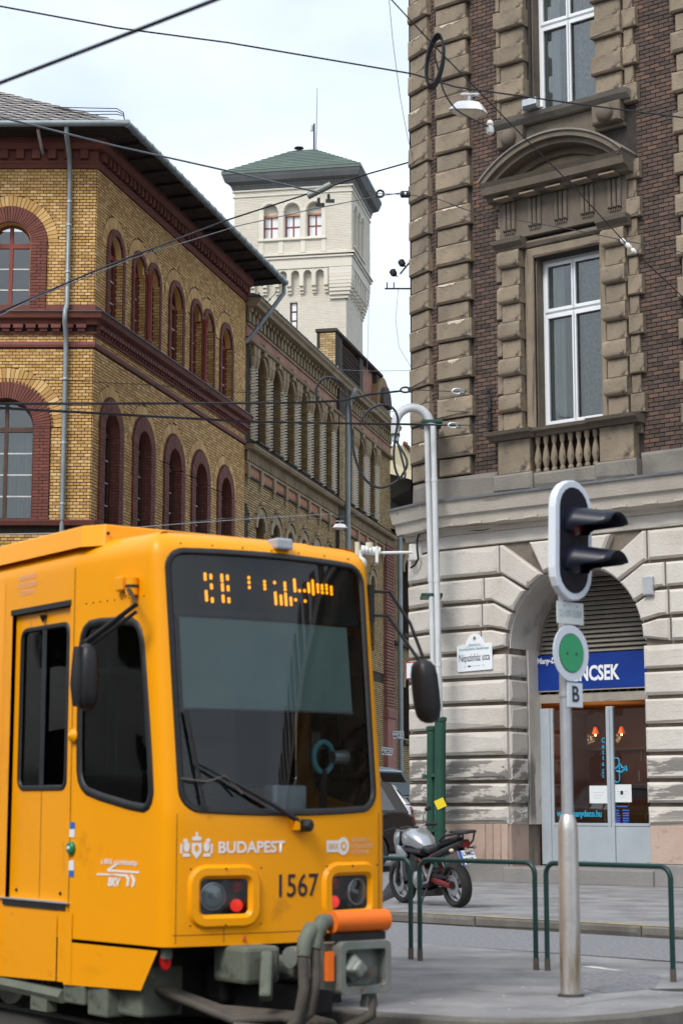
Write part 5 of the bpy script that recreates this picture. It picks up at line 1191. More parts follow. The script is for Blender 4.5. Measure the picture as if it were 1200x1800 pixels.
def shellpatch(outer, holes, step=.06, off=0., fn=None):
    """curved sheet over the (p,q) domain with holes"""
    fn = fn or S; outer = dens(outer, step); holes = [dens(h, step) for h in holes]; vs = []; es = []
    for lp in [outer]+holes:
        k = len(vs); vs += lp; es += [(k+i, k+(i+1) % len(lp)) for i in range(len(lp))]
    x0, x1 = min(p[0] for p in outer), max(p[0] for p in outer); z0, z1 = min(p[1] for p in outer), max(p[1] for p in outer)
    nx_, nz_ = int((x1-x0)/step), int((z1-z0)/step)
    for i in range(1, nx_):
        for j in range(1, nz_):
            p = (x0+(x1-x0)*i/nx_, z0+(z1-z0)*j/nz_)
            if inside(p, outer) and not any(inside(p, h) for h in holes): vs.append(p)
    r = delaunay_2d_cdt([Vector(v) for v in vs], es, [], 0, 1e-5); q = MB()
    q.v = [tuple(fn(v.x, v.y, off)) for v in r[0]]
    for f in r[2]:
        c = sum((r[0][i] for i in f), Vector((0, 0)))/len(f)
        if inside(c, outer) and not any(inside(c, h) for h in holes): q.f.append(tuple(f))
    return q
def Tp(q, name, m, parent=None, **k): return q.build(name, m, parent or TR, **k)
def strip(poly, w0, w1, o0, o1, name, m, parent=None, closed=True):
    """raised band that follows an outline in (p,q): from inset w0 to w1 of the loop, at offsets o0..o1"""
    n = len(poly); poly = [Vector(p) for p in poly]; ar = sum(poly[i].x*poly[(i+1) % n].y-poly[(i+1) % n].x*poly[i].y for i in range(n))
    if ar < 0: poly = poly[::-1]
    q = MB()
    for i in range(n):
        e = (poly[(i+1) % n]-poly[i-1]).normalized(); nn = Vector((-e.y, e.x))
        a_, b_ = poly[i]+nn*w0, poly[i]+nn*w1; m_ = (a_+b_)/2
        q.v += [tuple(S(a_.x, a_.y, o0)), tuple(S((a_*.75+b_*.25).x, (a_*.75+b_*.25).y, o1)), tuple(S((a_*.25+b_*.75).x, (a_*.25+b_*.75).y, o1)), tuple(S(b_.x, b_.y, o0))]
    q.f = [(4*i+k, 4*((i+1) % n)+k, 4*((i+1) % n)+k+1, 4*i+k+1) for i in range(n) for k in range(3)]
    return Tp(q, name, m, parent, smooth=50)
# openings
WS = rrect(-.8, .8, 1.5, 3.235, .12, 6)
WS = [(x*(1+.02*(z-1.5)), z+(.02*(1-(x/.8)**2) if z > 2.5 else -.03*(1-(x/.8)**2))) for x, z in dens(WS, .1)]
HLs = [rrect(-.68, -.31, .79, 1.045, .045, 4), rrect(.36, .73, .79, 1.045, .045, 4)]
def side_p(s): return -(PC-.03+s)      # s metres back from the near front corner, on the left side
cabw = [(side_p(.1), 1.62), (side_p(.14), 1.52), (side_p(.22), 1.49), (side_p(.86), 1.6), (side_p(.96), 1.66), (side_p(.995), 1.78), (side_p(.99), 2.6), (side_p(.95), 2.74), (side_p(.85), 2.79), (side_p(.3), 2.77), (side_p(.2), 2.72), (side_p(.155), 2.6)]
def rnd_(poly, it=2):
    for _ in range(it):
        o = []
        for i in range(len(poly)):
            a_, b_ = Vector(poly[i]), Vector(poly[(i+1) % len(poly)]); o += [tuple(a_.lerp(b_, .22)), tuple(a_.lerp(b_, .78))]
        poly = o
    return poly
cabw = rnd_(cabw, 1); cabr = [(-x, z) for x, z in cabw][::-1]
dL0, dL1 = -(PK+.96), -(PK+.03); door = rect(dL0, dL1, .83, 2.95)
rw = rrect(PK+.12, PK+.95, 1.65, 2.8, .08, 4)
shell = shellpatch(rect(-PT, PT, .6, ZR+RT*pi/2), [WS]+HLs+[cabw, cabr, door, rw], .055)
body = Tp(shell, 'body_shell', 'tram_orange', smooth=35)
# roof deck, bottom and rear body
top = [S(-PT+2*PT*i/80, ZR+RT*pi/2) for i in range(81)]; q = MB(); q.v = [tuple(v) for v in top]; q.f = [tuple(range(81))]; Tp(q, 'roof', 'tram_orange')
yr = YK+1.1; sec = [(-wx, .6), (-wx, ZR)]+[(-wx+RT*(1-cos(a_)), ZR+RT*sin(a_)) for a_ in (pi/8, pi/4, 3*pi/8, pi/2)]; sec += [(-x, z) for x, z in sec[::-1]]
q = MB(); n = len(sec); q.v = [(x, y, z) for y in (yr-.01, 9.5) for x, z in sec]; q.f = [(i, i+1, n+i+1, n+i) for i in range(n-1)]+[tuple(range(n, 2*n))]; Tp(q, 'rear_body', 'tram_orange', smooth=40)
for sx in (-1, 1):
    for k in range(4):
        y0 = yr+.3+k*1.65; Tp(MB().box(sx*wx-.006, sx*wx+.006, y0, y0+1.45, 1.6, 2.8), 'side_window', 'glass_dark', bevel=.003)
# roof fairing
fz0, fz1 = 3.34, 3.5
q = MB(); pl = [(-.93, .98), (.88, .98), (1.0, 1.2), (1.0, 9.4), (-1.03, 9.4), (-1.03, 1.15)]; n = 6
q.v = [(x, y, fz0) for x, y in pl]+[(x*.97, y+.03, fz1) for x, y in pl]; q.f = [(i, (i+1) % n, n+(i+1) % n, n+i) for i in range(n)]+[tuple(range(n, 2*n))]
fair = Tp(q, 'roof_fairing', 'tram_orange', bevel=.012)
for x in (-.9, -.3, .3, .8): MB().lathe([(.012, 0), (.012, .01)], (x, .985, 3.43), (0, -1, 0), 8).build('rivet', 'tram_dark', fair)
# windscreen: rubber seal, pane, blind, display, interior
strip(WS, -.03, .022, -.005, .012, 'windscreen_seal', 'black_rubber')
ws = Tp(shellpatch(WS, [], .09, -.012), 'windscreen', 'glass_tram', smooth=40)
def ins(px0, px1, z0, z1, off, m, name, parent=None, th=.01): 
    q = shellpatch(rect(px0, px1, z0, z1), [], .12, off); return Tp(q, name, m, parent, smooth=40)
ins(-.79, .79, 2.84, 3.25, -.05, 'tram_dark', 'display_housing')
ins(-.83, .83, 2.8, 2.845, -.03, 'black_rubber', 'blind_roller')
bl = ins(-.74, .7, 2.17, 2.79, -.06, 'blind', 'sun_blind'); 
q = MB(); q.tube([S(-.74+1.44*i/8, 2.17, -.06) for i in range(9)], .012, 5); q.build('blind_bar', 'galv', bl)
dots = []
def col(x, *ys): dots.extend((250+x/2.4, 920+y/2.4) for y in ys)
col(255, 215, 225, 236, 290, 302, 313, 325); col(278, 221, 231, 262, 273, 321, 331); col(322, 221, 231, 243, 261, 272, 283, 310, 320, 331); col(345, 225, 236, 271, 282, 322, 333)
col(433, 232, 252, 273); col(498, 249, 264, 279); col(541, 253, 298, 309, 320, 331, 342); col(564, 311, 321, 332, 343); col(585, 255, 268, 282, 302, 313, 324, 335, 346); col(607, 320, 331, 345)
col(628, 326, 242, 253, 264, 275, 287); col(648, 287); col(670, 287, 331); col(690, 258, 268, 279, 290); col(710, 246, 257, 268, 279, 290, 300); col(732, 262, 275, 290); col(752, 265, 278, 294); col(773, 264, 278, 295); col(795, 271, 284, 299)
q = MB()
for px, py in dots:
    x, z = fx(px, py, -.17); c = S(x, z, -.044); q.ball(c, .0125, 6, (1, .4, 1), 4)
Tp(q, 'led_dots', 'led', kind='stuff')
# cab interior
Tp(MB().box(-.9, .9, 1.9, 1.95, .6, 3.2), 'cab_bulkhead', 'dark_interior'); Tp(MB().box(-.82, .82, .35, 2.3, .62, .7), 'cab_floor', 'dark_interior'); Tp(MB().box(-.85, .85, .25, .75, 1.3, 1.46), 'dashboard', 'tram_dark', bevel=.05)
Tp(MB().box(-.3, .25, 1.0, 1.15, 1.0, 2.0), 'driver_seat', 'seat_vinyl', bevel=.08)
fc = Vector((.58, .42, 1.86)); fn_ = Tp(MB().tube([fc+Vector((.085*cos(t), .0, .11*sin(t))) for t in [2*pi*i/16 for i in range(16)]], .02, 6, closed=True), 'desk_fan', 'fan_blue', smooth=50); MB().lathe([(.045, 0), (.055, .12)], fc+Vector((.06, -.03, 0)), (1, 0, 0), 10).build('fan_motor', 'galv', fn_); MB().box(fc.x-.02, fc.x+.02, fc.y-.02, fc.y+.02, 1.46, 1.77).build('fan_stand', 'tram_dark', fn_)
# wiper
wp0 = Vector((*[0],)) if 0 else None
xb, zb_w = fx(518, 1450, .03); pv = S(xb, 1.38, .03); xt, zt = fx(345, 1343, .03)
wi = Tp(MB().tube([pv, S((xb*2+xt)/3, (1.38*2+zt)/3, .06), S((xb+2*xt)/3, (1.38+2*zt)/3, .06), S(xt, zt, .05)], [.02, .016, .012, .01], 6), 'wiper_arm', 'black_rubber', smooth=50)
MB().tube([S(xt-.06+.02*k, zt+.35-.13*k, .03) for k in range(6)], .012, 5).build('wiper_blade', 'black_rubber', wi); MB().lathe([(.045, -.03), (.045, .05), (.02, .07)], pv, (0, -1, 0), 10).build('wiper_pivot', 'black_rubber', wi)
MB().tube([S(xt-.12, zt-.1, .03), S(xt+.05, zt-.12, .05), S(xt+.18, zt-.08, .06), S(xt+.3, zt-.2, .06)], .008, 5).build('washer_hose', 'hose', wi); MB().box(pv.x-.09, pv.x-.05, pv.y-.02, pv.y+.03, pv.z-.03, pv.z+.04).build('pivot_cover', 'tram_orange', wi)
# top sensor box
cs_ = S(.09, ZR+.13, .02); Tp(MB().box(cs_.x-.07, cs_.x+.07, cs_.y-.06, cs_.y+.08, cs_.z-.03, cs_.z+.05), 'sensor_box', 'galv', bevel=.015)
# head lamps
for i, hl in enumerate(HLs):
    sg = -1 if i == 0 else 1
    bz = strip(hl, -.085, .012, -.004, .028, 'headlight', 'tram_orange')
    q = shellpatch([(x*1, z) for x, z in hl], [], .1, -.07); q.build('lamp_tray', 'signal_black', bz)
    q = MB(); n = len(hl); q.v = [tuple(S(x, z, 0)) for x, z in hl]+[tuple(S(x, z, -.075)) for x, z in hl]; q.f = [(k, (k+1) % n, n+(k+1) % n, n+k) for k in range(n)]; q.build('lamp_rim', 'signal_black', bz)
    xc = -.575 if i == 0 else .625; c = S(xc, .92, -.06); nd = (S(xc, .92, .1)-c).normalized()
    MB().lathe([(.02, -.005), (.05, .0), (.085, .03), (.092, .05), (.086, .052), (.07, .03)], c, nd, 20).build('reflector', 'chrome', bz, smooth=50); MB().ball(c+nd*.03, .022, 10).build('bulb', 'enamel_white', bz); MB().lathe([(.09, .0), (.09, .004), (.05, .02), (.0, .026)], c+nd*.045, nd, 20).build('lens', 'glass', bz, smooth=60)
    for z, mm in ((.985, 'tail_red'), (.855, 'tail_lit')):
        c2 = S(-.385 if i == 0 else .43, z, -.055); MB().lathe([(.042, 0), (.042, .02), (.03, .035), (.0, .042)], c2, nd, 16).build('tail_lamp', mm, bz, smooth=50)
    # glass cover
    shellpatch(hl, [], .12, -.006).build('cover_glass', 'glass', bz)
# lettering on the body
def stext(body, size, p, q0, m, off=.004, name='lettering', **k):
    o = text(name, body, size, m, TR, None, 0.0, **k); mw = -1 if k.get('flip') else 1
    for v in o.data.vertices: v.co = S(p+v.co.x, q0+v.co.y, off)
    return o
def spoly(polys, m, name, off=.004, mirror=None):
    q = MB()
    for poly in polys:
        tri = tessellate_polygon([[Vector((x, z, 0)) for x, z in poly]]); q.add([S(x, z, off) for x, z in poly], [tuple(t) for t in tri])
    return Tp(q, name, m)
x0, z0 = fx(440, 1492, .06); stext('BUDAPEST', .105, x0-.02, 1.235, 'tram_white', bold=.003, sx=1.02)
x0, z0 = fx(513, 1563, .06); stext('1567', .215, x0, .97, 'tram_number', bold=.002, sx=.85)
ck = fx(352, 1494, .06)[0]-.03; E_ = lambda cx, cz, rx, rz, n=12: [(cx+rx*cos(2*pi*i/n), cz+rz*sin(2*pi*i/n)) for i in range(n)]
spoly([[(ck-.035, 1.27), (ck+.035, 1.27), (ck+.035, 1.21), (ck, 1.165), (ck-.035, 1.21)], [(ck-.03, 1.285), (ck+.03, 1.285), (ck+.035, 1.305), (ck, 1.32), (ck-.035, 1.305)], E_(ck, 1.33, .01, .012),
       E_(ck-.07, 1.245, .022, .035), E_(ck-.08, 1.285, .017, .014), [(ck-.1, 1.18), (ck-.045, 1.18), (ck-.05, 1.2), (ck-.095, 1.205)], E_(ck+.07, 1.245, .022, .035), E_(ck+.08, 1.285, .017, .014), [(ck+.1, 1.18), (ck+.045, 1.18), (ck+.05, 1.2), (ck+.095, 1.205)],
       [(ck-.115, 1.2), (ck-.1, 1.2), (ck-.1, 1.27), (ck-.115, 1.26)], [(ck+.115, 1.2), (ck+.1, 1.2), (ck+.1, 1.27), (ck+.115, 1.26)]], 'tram_white', 'city_crest')
spoly([E_(ck, 1.235, .016, .022)], 'tram_orange', 'crest_field', .0055)
bx = fx(571, 1488, .05)[0]-.03
spoly([rect(bx, bx+.13, 1.195, 1.275), E_(bx+.155, 1.235, .058, .062, 18)], 'tram_white', 'operator_logo'); spoly([E_(bx+.158, 1.235, .026, .03, 16)], 'tram_orange', 'logo_ring', .0055); spoly([E_(bx+.158, 1.235, .014, .018, 16)], 'tram_white', 'logo_centre', .007)
stext('BKK', .05, bx+.065, 1.235, 'tram_pale', .006, bold=.002)
for i, (tx, wdt) in enumerate((('BUDAPESTI', .0), ('KÖZLEKEDÉSI', 0), ('KÖZPONT', 0))): stext(tx, .042, bx+.235, 1.275-i*.042, 'tram_pale', align='LEFT', sx=.85, bold=.001)
pk = side_p(.48); stext('a BKK szolgáltatója', .05, pk, 1.135, 'tram_white', sx=1.1, bold=.001)
z = 1.045
spoly([[(pk-.26, z+.01), (pk-.05, z+.012), (pk-.05, z), (pk-.26, z-.004)], [(pk-.14, z+.04), (pk-.02, z+.085), (pk+.01, z+.08), (pk-.1, z+.04), (pk+.24, z+.035), (pk+.24, z+.022), (pk-.13, z+.025)],
       [(pk-.1, z+.012), (pk+.1, z+.012), (pk+.13, z-.01), (pk+.12, z-.06), (pk+.09, z-.075), (pk+.1, z-.02), (pk+.08, z-.004), (pk-.1, z+.002)], [(pk+.13, z+.014), (pk+.17, z+.01), (pk+.2, z-.02), (pk+.18, z-.065), (pk+.15, z-.075), (pk+.165, z-.03), (pk+.15, z-.005)]], 'tram_white', 'operator_logo')
stext('BKV', .075, pk-.06, z-.045, 'tram_white', bold=.004, shear=.2)
for i, tx in enumerate(('BUDAPESTI', 'KÖZLEKEDÉSI', 'KÖZPONT')): stext(tx, .055, -(PK+.72)+(.0), 3.205-i*.058, 'tram_pale', sx=.95, bold=.001)
# stickers, button, bolts on the left flank
for s_, zc_, hh_, mm in ((1.06, 1.375, .025, 'sticker_blue'), (1.06, 1.325, .03, 'enamel_white'), (1.06, 1.1, .035, 'enamel_white'), (1.06, 1.045, .022, 'sticker_blue')): spoly([rect(side_p(s_)-.032, side_p(s_)+.032, zc_-hh_, zc_+hh_)], mm, 'sticker')
c = S(side_p(1.06), 1.22, .0); nd = (S(side_p(1.06), 1.22, .1)-c).normalized(); b_ = Tp(MB().lathe([(.045, 0), (.045, .02), (.035, .03), (.0, .032)], c, nd, 16), 'door_button', 'btn_green', smooth=40); MB().lathe([(.016, .03), (.012, .042), (0, .043)], c, nd, 10).build('button_cap', 'chrome', b_)
c = S(side_p(1.05), 2.0, .0); Tp(MB().lathe([(.05, 0), (.05, .02), (.02, .05), (0, .055)], c, nd, 14), 'side_lamp', 'tram_orange', smooth=40)
# side windows of the cab
for cw_ in (cabw, cabr):
    strip(cw_, -.035, .03, -.004, .014, 'window_seal', 'black_rubber'); wd_ = Tp(shellpatch(cw_, [], .1, -.012), 'cab_window', 'glass_tram', smooth=40)
    xs_ = [p[0] for p in cw_]; 
    for z0_, z1_ in ((2.42, 2.46), (1.72, 1.75)): shellpatch(rect(min(xs_)+.03, max(xs_)-.05, z0_, z1_), [], .1, -.02).build('window_bar', 'black_rubber', wd_)
    xm = (min(xs_)+max(xs_))/2; shellpatch(rect(xm-.012, xm+.012, 1.72, 2.45), [], .1, -.022).build('sliding_bar', 'black_rubber', wd_)
Tp(shellpatch(rw, [], .1, -.01), 'side_window', 'glass_dark')
# door
dw = rrect(-(PK+.85), -(PK+.11), 1.64, 2.81, .07, 4)
dr = Tp(shellpatch(rect(dL0, dL1, .83, 2.93), [dw], .08, -.035), 'door', 'tram_orange', smooth=35)
strip(dw, -.022, .02, -.038, -.022, 'door_seal', 'black_rubber', dr); shellpatch(dw, [], .12, -.045).build('door_pane', 'glass_dark', dr)
md = -(PK+.48); shellpatch(rect(md-.035, md+.035, 1.66, 2.8), [], .1, -.028).build('door_mullion', 'black_rubber', dr)
shellpatch(rect(md-.003, md+.003, .85, 2.92), [], .1, -.033).build('door_joint', 'tram_dark', dr)
c = S(md, 2.9, -.01); MB().lathe([(.03, 0), (.0, -.06)], c, (0, 0, 1), 8).build('door_hook', 'tram_dark', dr)
q = shellpatch(rect(dL0-.02, dL1+.015, 2.935, 2.975), [], .1, .006); Tp(q, 'door_rail', 'black_rubber'); q = shellpatch([(dL0-.02, .79), (dL1+.03, .79), (dL1+.03, .84), (dL0-.02, .84)], [], .1, .012); Tp(q, 'door_sill', 'tram_dark'); Tp(MB().box(-wx-.02, -wx+.05, YK-.05, YK+1.1, .835, .845), 'sill_edge', 'galv')
for x, z in ((dL0+.12, .9), (dL1-.12, .9)): MB().ball(S(x, z, -.03), .012, 8).build('door_bolt', 'tram_dark', dr)
Tp(MB().box(-wx+.06, -wx+.3, YK+.02, YK+.97, .84, 2.93), 'door_void', 'dark_void')
# body seams
for p_ in (-(PK-.03), PK-.03): Tp(shellpatch(rect(p_-.004, p_+.004, .62, 3.2), [], .1, .002), 'seam', 'tram_dark')
# skirts under the cab and along the side
for sg in (-1, 1):
    def SP(poly, off): 
        q = shellpatch([(sg*-1*x if sg > 0 else x, z) for x, z in poly], [], .1, off); 
        m_ = len(q.v); f = list(q.f)
        return q
    sk = Tp(SP([(side_p(1.13), .285), (side_p(.2), .31), (side_p(.02), .575), (side_p(1.13), .575)], .004), 'cab_skirt', 'tram_orange')
    lp = Tp(SP([(-(PK+1.08), .27), (-(PK+.12), .3), (-(PK+.12), .75), (-(PK+1.08), .74)], .007), 'side_skirt', 'tram_orange'); Tp(SP([(-(PK+.1), .3), (-(PK-.09), .3), (-(PK-.09), .78), (-(PK+.1), .78)], .007), 'side_skirt', 'tram_orange')
    Tp(MB().box(sg*wx-.05, sg*wx+.0, YK+1.1, 9.5, .28, .75), 'side_skirt', 'tram_orange')
# underframe
Tp(MB().box(-.82, .82, .42, 9.2, .45, .62), 'underframe', 'tram_dark'); Tp(MB().box(-.88, -.55, .45, 1.0, .12, .5), 'equipment_case', 'tram_green', bevel=.02); Tp(MB().box(-.97, -.78, .75, 1.02, .1, .44), 'equipment_case', 'tram_green', bevel=.015); Tp(MB().box(-1.0, -.8, 1.02, 1.32, .16, .3), 'equipment_case', 'tram_green', bevel=.015)
q = MB(); q.tube([(-1.0, 1.3, .2), (-1.0, 2.2, .22), (-1.0, 5, .22)], .05, 6); Tp(q, 'side_beam', 'tram_green'); Tp(MB().box(-1.03, -.95, 1.5, 1.75, .08, .18), 'step_bracket', 'tram_green')
Tp(MB().box(-.8, .8, .5, .56, .1, .6), 'crash_plate', 'tram_dark'); Tp(MB().box(-.4, .6, .2, .45, .2, .45), 'air_tank_box', 'tram_dark', bevel=.04)
for y in (2.6, 4.4):
    for x in (-.72, .72): wl = Tp(MB().lathe([(.1, -.06), (.33, -.06), (.33, .05), (.36, .06), (.36, .075), (.1, .075)], (x, y, .36), (1 if x < 0 else -1, 0, 0), 28), 'wheel', 'coupler_steel', smooth=35)
Tp(MB().box(-.62, .62, 2.3, 4.7, .25, .5), 'bogie_frame', 'tram_green', bevel=.04)
rr_ = S(-.9, .55, .0); Tp(MB().lathe([(.0, -.03), (.05, -.02), (.05, .0), (.042, .012), (0, .016)], (-.84, .2, .5), (-.3, -1, 0), 14, .8, 1.2), 'red_reflector', 'tail_red', smooth=40); Tp(MB().box(-.87, -.81, .17, .22, .52, .62), 'reflector_bracket', 'tram_green')
for x in (-.35, .35): Tp(MB().lathe([(.016, .0), (.0, .04)], S(x, .63, .005), (0, 0, 1), 4), 'jack_mark', 'tail_red')
# coupler with hoses
def cp(px, py, d): s, z = TFR.sz(px, py, d); return Vector((s-HF, BOW-d, z))
cpl = Tp(MB().box(-.1, .12, -.72, .5, .38, .52), 'drawbar', 'coupler_steel', bevel=.03)
hd = cp(630, 1700, .85)
xl, xr = -.19, .21; zl, zt_ = .33, .66; yf = -.86
fr_ = MB().prism(rrect(xl, xr, zl, zt_, .04, 4), yf, yf+.1, [rrect(xl+.04, xr-.04, zl+.05, zt_-.05, .03, 3)]); hdp = Tp(fr_, 'coupler_head', 'coupler_steel', bevel=.012)
MB().prism(rect(xl+.02, xr-.02, zl+.02, zt_-.02), yf+.09, yf+.3).build('head_block', 'coupler_steel', hdp)
MB().lathe([(.1, 0), (.1, .08), (.075, .12), (.06, .16)], (xl+.12, yf+.1, .49), (0, -1, 0), 4).build('cone', 'coupler_steel', hdp, bevel=.02); MB().lathe([(.11, -.02), (.11, 0), (.07, .1)], (xr-.12, yf+.13, .49), (0, 1, 0), 16).build('cup', 'tram_dark', hdp)
MB().box(xl+.06, xr-.1, yf+.02, yf+.06, .44, .49).build('rust_latch', 'hose', hdp)
MB().tube([(xl+.0, yf+.1, .78), (xr+.03, yf+.1, .78)], .07, 18).build('contact_cover', 'cover_orange', hdp, smooth=50); MB().box(xl-.02, xr, yf+.06, yf+.16, .66, .71).build('cover_hinge', 'tram_dark', hdp); MB().bar((xl-.05, yf+.06, .42), (xl-.05, yf+.06, .6), .05, .04).build('lever', 'cover_orange', hdp)
for dx in (0, .09):
    a0 = Vector((xl-.06-dx, yf+.12, .78-dx*.5)); MB().tube([a0+Vector((.1, .02, .0)), a0, a0+Vector((-.05, -.01, -.06)), a0+Vector((-.07, -.02, -.16))], [.05, .055, .05, .045], 10).build('elbow', 'tram_green', hdp, smooth=60)
    MB().tube([a0+Vector((-.07, -.02, -.16)), a0+Vector((-.07, -.03, -.35)), a0+Vector((-.1, -.01, -.55)), a0+Vector((-.2, .1, -.68)), a0+Vector((-.4, .4, -.66))], .036, 9).build('hose', 'hose', hdp, smooth=60)
MB().tube([(xr-.12, yf+.08, .33), (xr-.12, yf+.05, .28), (xr-.14, yf+.02, .2), (xr-.3, yf+.2, .07), (xr-.6, yf+.5, .06)], .035, 9).build('hose', 'hose', hdp, smooth=60); MB().lathe([(.06, 0), (.045, .1)], (xr-.12, yf+.08, .24), seg=10).build('hose_clamp', 'coupler_steel', hdp)
for k in range(4): Tp(MB().tube([(-.75+.02*k, .45, .3), (-.5, -.1+.05*k, .13+.02*k), (-.3+.05*k, -.35, .16), (-.15+.07*k, -.42, .1), (0+.06*k, -.3, .05)], .03, 8), 'air_hose', 'hose', smooth=60)
Tp(MB().box(-.48, -.2, -.2, .2, .36, .6), 'coupler_bracket', 'tram_green', bevel=.03); Tp(MB().bar((-.34, -.25, .56), (-.42, -.35, .28), .08, .12), 'coupler_bracket', 'tram_green', bevel=.02); Tp(MB().lathe([(.07, 0), (.07, .2)], (-.2, -.3, .53), (1, .2, 0), 12), 'buffer_spring', 'coupler_steel', smooth=40); Tp(MB().box(-.3, .3, -.1, .3, .12, .34), 'track_brake', 'tram_dark', bevel=.02)
# mirrors
mp_ = lambda px, py, d: (lambda s, z: Vector(tuple((TRM.inverted() @ TCS.pt(s, z, d))[:])))(*TCS.sz(px, py, d))
a0 = S(side_p(.25), 2.96, .0); m1 = mp_(240, 1062, .12); m2 = mp_(150, 1130, .28); m3 = mp_(152, 1190, .3)
ma = Tp(MB().tube([a0, a0+Vector((-.05, 0, .03)), m1, m2], .018, 7), 'mirror_arm', 'black_rubber', smooth=50); MB().tube([m1+Vector((0, 0, -.05)), m2+Vector((.02, 0, -.03))], .014, 6).build('arm_strut', 'black_rubber', ma)
q = loft([(m3+Vector((0, 0, f*.225)), Vector((.07*k, 0, 0)), Vector((0, .085*k, 0))) for f, k in ((-1, .25), (-.93, .6), (-.8, .85), (-.5, .98), (0, 1), (.5, .95), (.78, .8), (.92, .55), (1, .2))], 18, 3); q.build('mirror_housing', 'black_plastic', ma, smooth=60); MB().lathe([(.03, -.2), (.05, -.05), (.04, .1), (.03, .2)], m3+Vector((-.07, -.0, -.0)), (0, 0, 1), 8).build('mirror_back', 'black_rubber', ma, smooth=60)
ml = Tp(MB().lathe([(.045, 0), (.045, .12)], a0+Vector((-.03, -.02, -.02)), (0, 0, 1), 12), 'marker_lamp', 'tram_orange', smooth=40); MB().lathe([(.048, .05), (.048, .07)], a0+Vector((-.03, -.02, -.02)), seg=12).build('lamp_band', 'black_rubber', ml)
bx_ = S(side_p(.38), 3.03, .0); Tp(MB().box(bx_.x-.05, bx_.x+.03, bx_.y-.05, bx_.y+.05, bx_.z-.05, bx_.z+.05), 'side_box', 'tram_orange', bevel=.01)
s_, z_ = TFR.sz(748, 1215, -.05); mr_ = Vector((s_-HF, BOW+.05, z_)); s1, z1_ = TFR.sz(655, 1040, -.3); r0_ = Vector((s1-HF, BOW+.3, z1_))
mb = Tp(MB().tube([r0_+Vector((-.05, 0, 0)), r0_+Vector((.12, -.05, .0)), r0_.lerp(mr_+Vector((0, 0, .3)), .65)+Vector((.03, 0, .05)), mr_+Vector((0, 0, .2))], .013, 7), 'mirror_arm', 'black_rubber', smooth=50); MB().tube([r0_+Vector((-.05, 0, -.18)), r0_+Vector((.1, -.05, -.18)), mr_+Vector((-.02, 0, .18))], .013, 7).build('arm_strut', 'black_rubber', mb)
q = loft([(mr_+Vector((.03*-f, 0, f*.235)), Vector((.085*k, 0, 0)), Vector((0, .1*k, 0))) for f, k in ((-1, .25), (-.93, .6), (-.8, .85), (-.5, .98), (0, 1), (.5, .98), (.78, .85), (.92, .6), (1, .25))], 18, 3); q.build('mirror_housing', 'black_plastic', mb, smooth=60); MB().box(r0_.x-.08, r0_.x-.03, r0_.y-.06, r0_.y+.06, r0_.z-.24, r0_.z+.04).build('arm_bracket', 'black_rubber', mb)
# rails under the tram
for k, x in enumerate((-.72, .72)):
    pts = [TRM @ Vector((x, 12-i*.8, 0)) for i in range(14)]; q0 = pts[-1]
    for i in range(1, 30): a_ = TA-radians(3.0*i) ; pts.append(pts[-1]+Vector((sin(max(a_, radians(-60)))*1, -cos(max(a_, radians(-60)))*1, 0))*.45*(1 if 1 else 0))
    q = MB(); q.tube([Vector((p.x, p.y, -.012)) for p in pts], .03, 6); rl = q.build('tram_rail', 'steel_rail'); rl['label'] = ('left' if k == 0 else 'right')+' steel running rail set in the dark street under the tram'; rl['category'] = 'rail'; rl['group'] = 'tram rails'

# small body details: seams under the lamps, screws round the bezels, roof edge joint
for p_ in (-.5, .52): Tp(shellpatch(rect(p_-.002, p_+.002, .62, .74), [], .05, .002), 'seam', 'tram_dark')
Tp(shellpatch(rect(-.86, .86, .672, .676), [], .06, .002), 'seam', 'tram_dark')
for p_ in (-.84, .84): Tp(shellpatch(rect(p_-.002, p_+.002, .62, 1.46), [], .06, .0015), 'seam', 'tram_dark')
for x in (-.75, -.5, -.24, .3, .54, .79):
    for z in (.735, 1.1): Tp(MB().ball(S(x, z, .03), .007, 6), 'screw', 'tram_dark')
for k in range(9): Tp(MB().ball(S(side_p(.12+.1*k), 2.93, .002), .006, 6), 'rivet', 'tram_dark')
for k in range(7): Tp(MB().ball(S(-.72+.24*k, 3.3, .002), .006, 6), 'rivet', 'tram_dark')
# cab fittings seen through the glass
Tp(MB().tube([(-.3+.17*cos(t), .72, 1.52+.06*sin(t)) for t in [2*pi*i/18 for i in range(18)]], .014, 6, closed=True), 'control_wheel', 'tram_dark', smooth=50); Tp(MB().box(.2, .5, .5, .62, 1.46, 1.66), 'instrument_box', 'galv', bevel=.02); Tp(MB().box(-.86, -.8, 1.86, 1.9, 1.0, 3.0), 'door_frame', 'galv'); Tp(MB().box(.1, .7, 1.87, 1.9, 1.7, 2.6), 'bulkhead_window', 'glass_sky'); Tp(MB().box(-.28, .23, 1.02, 1.13, 2.0, 2.25), 'head_rest', 'seat_vinyl', bevel=.06)
# ================================================================ street furniture
def single(q, name, m, label, cat, loc=None, group=None, M=None, **k):
    o = q.build(name, m, None, M, **k); o['label'] = label; o['category'] = cat
    if group: o['group'] = group
    if loc is not None: o.location = loc
    return o
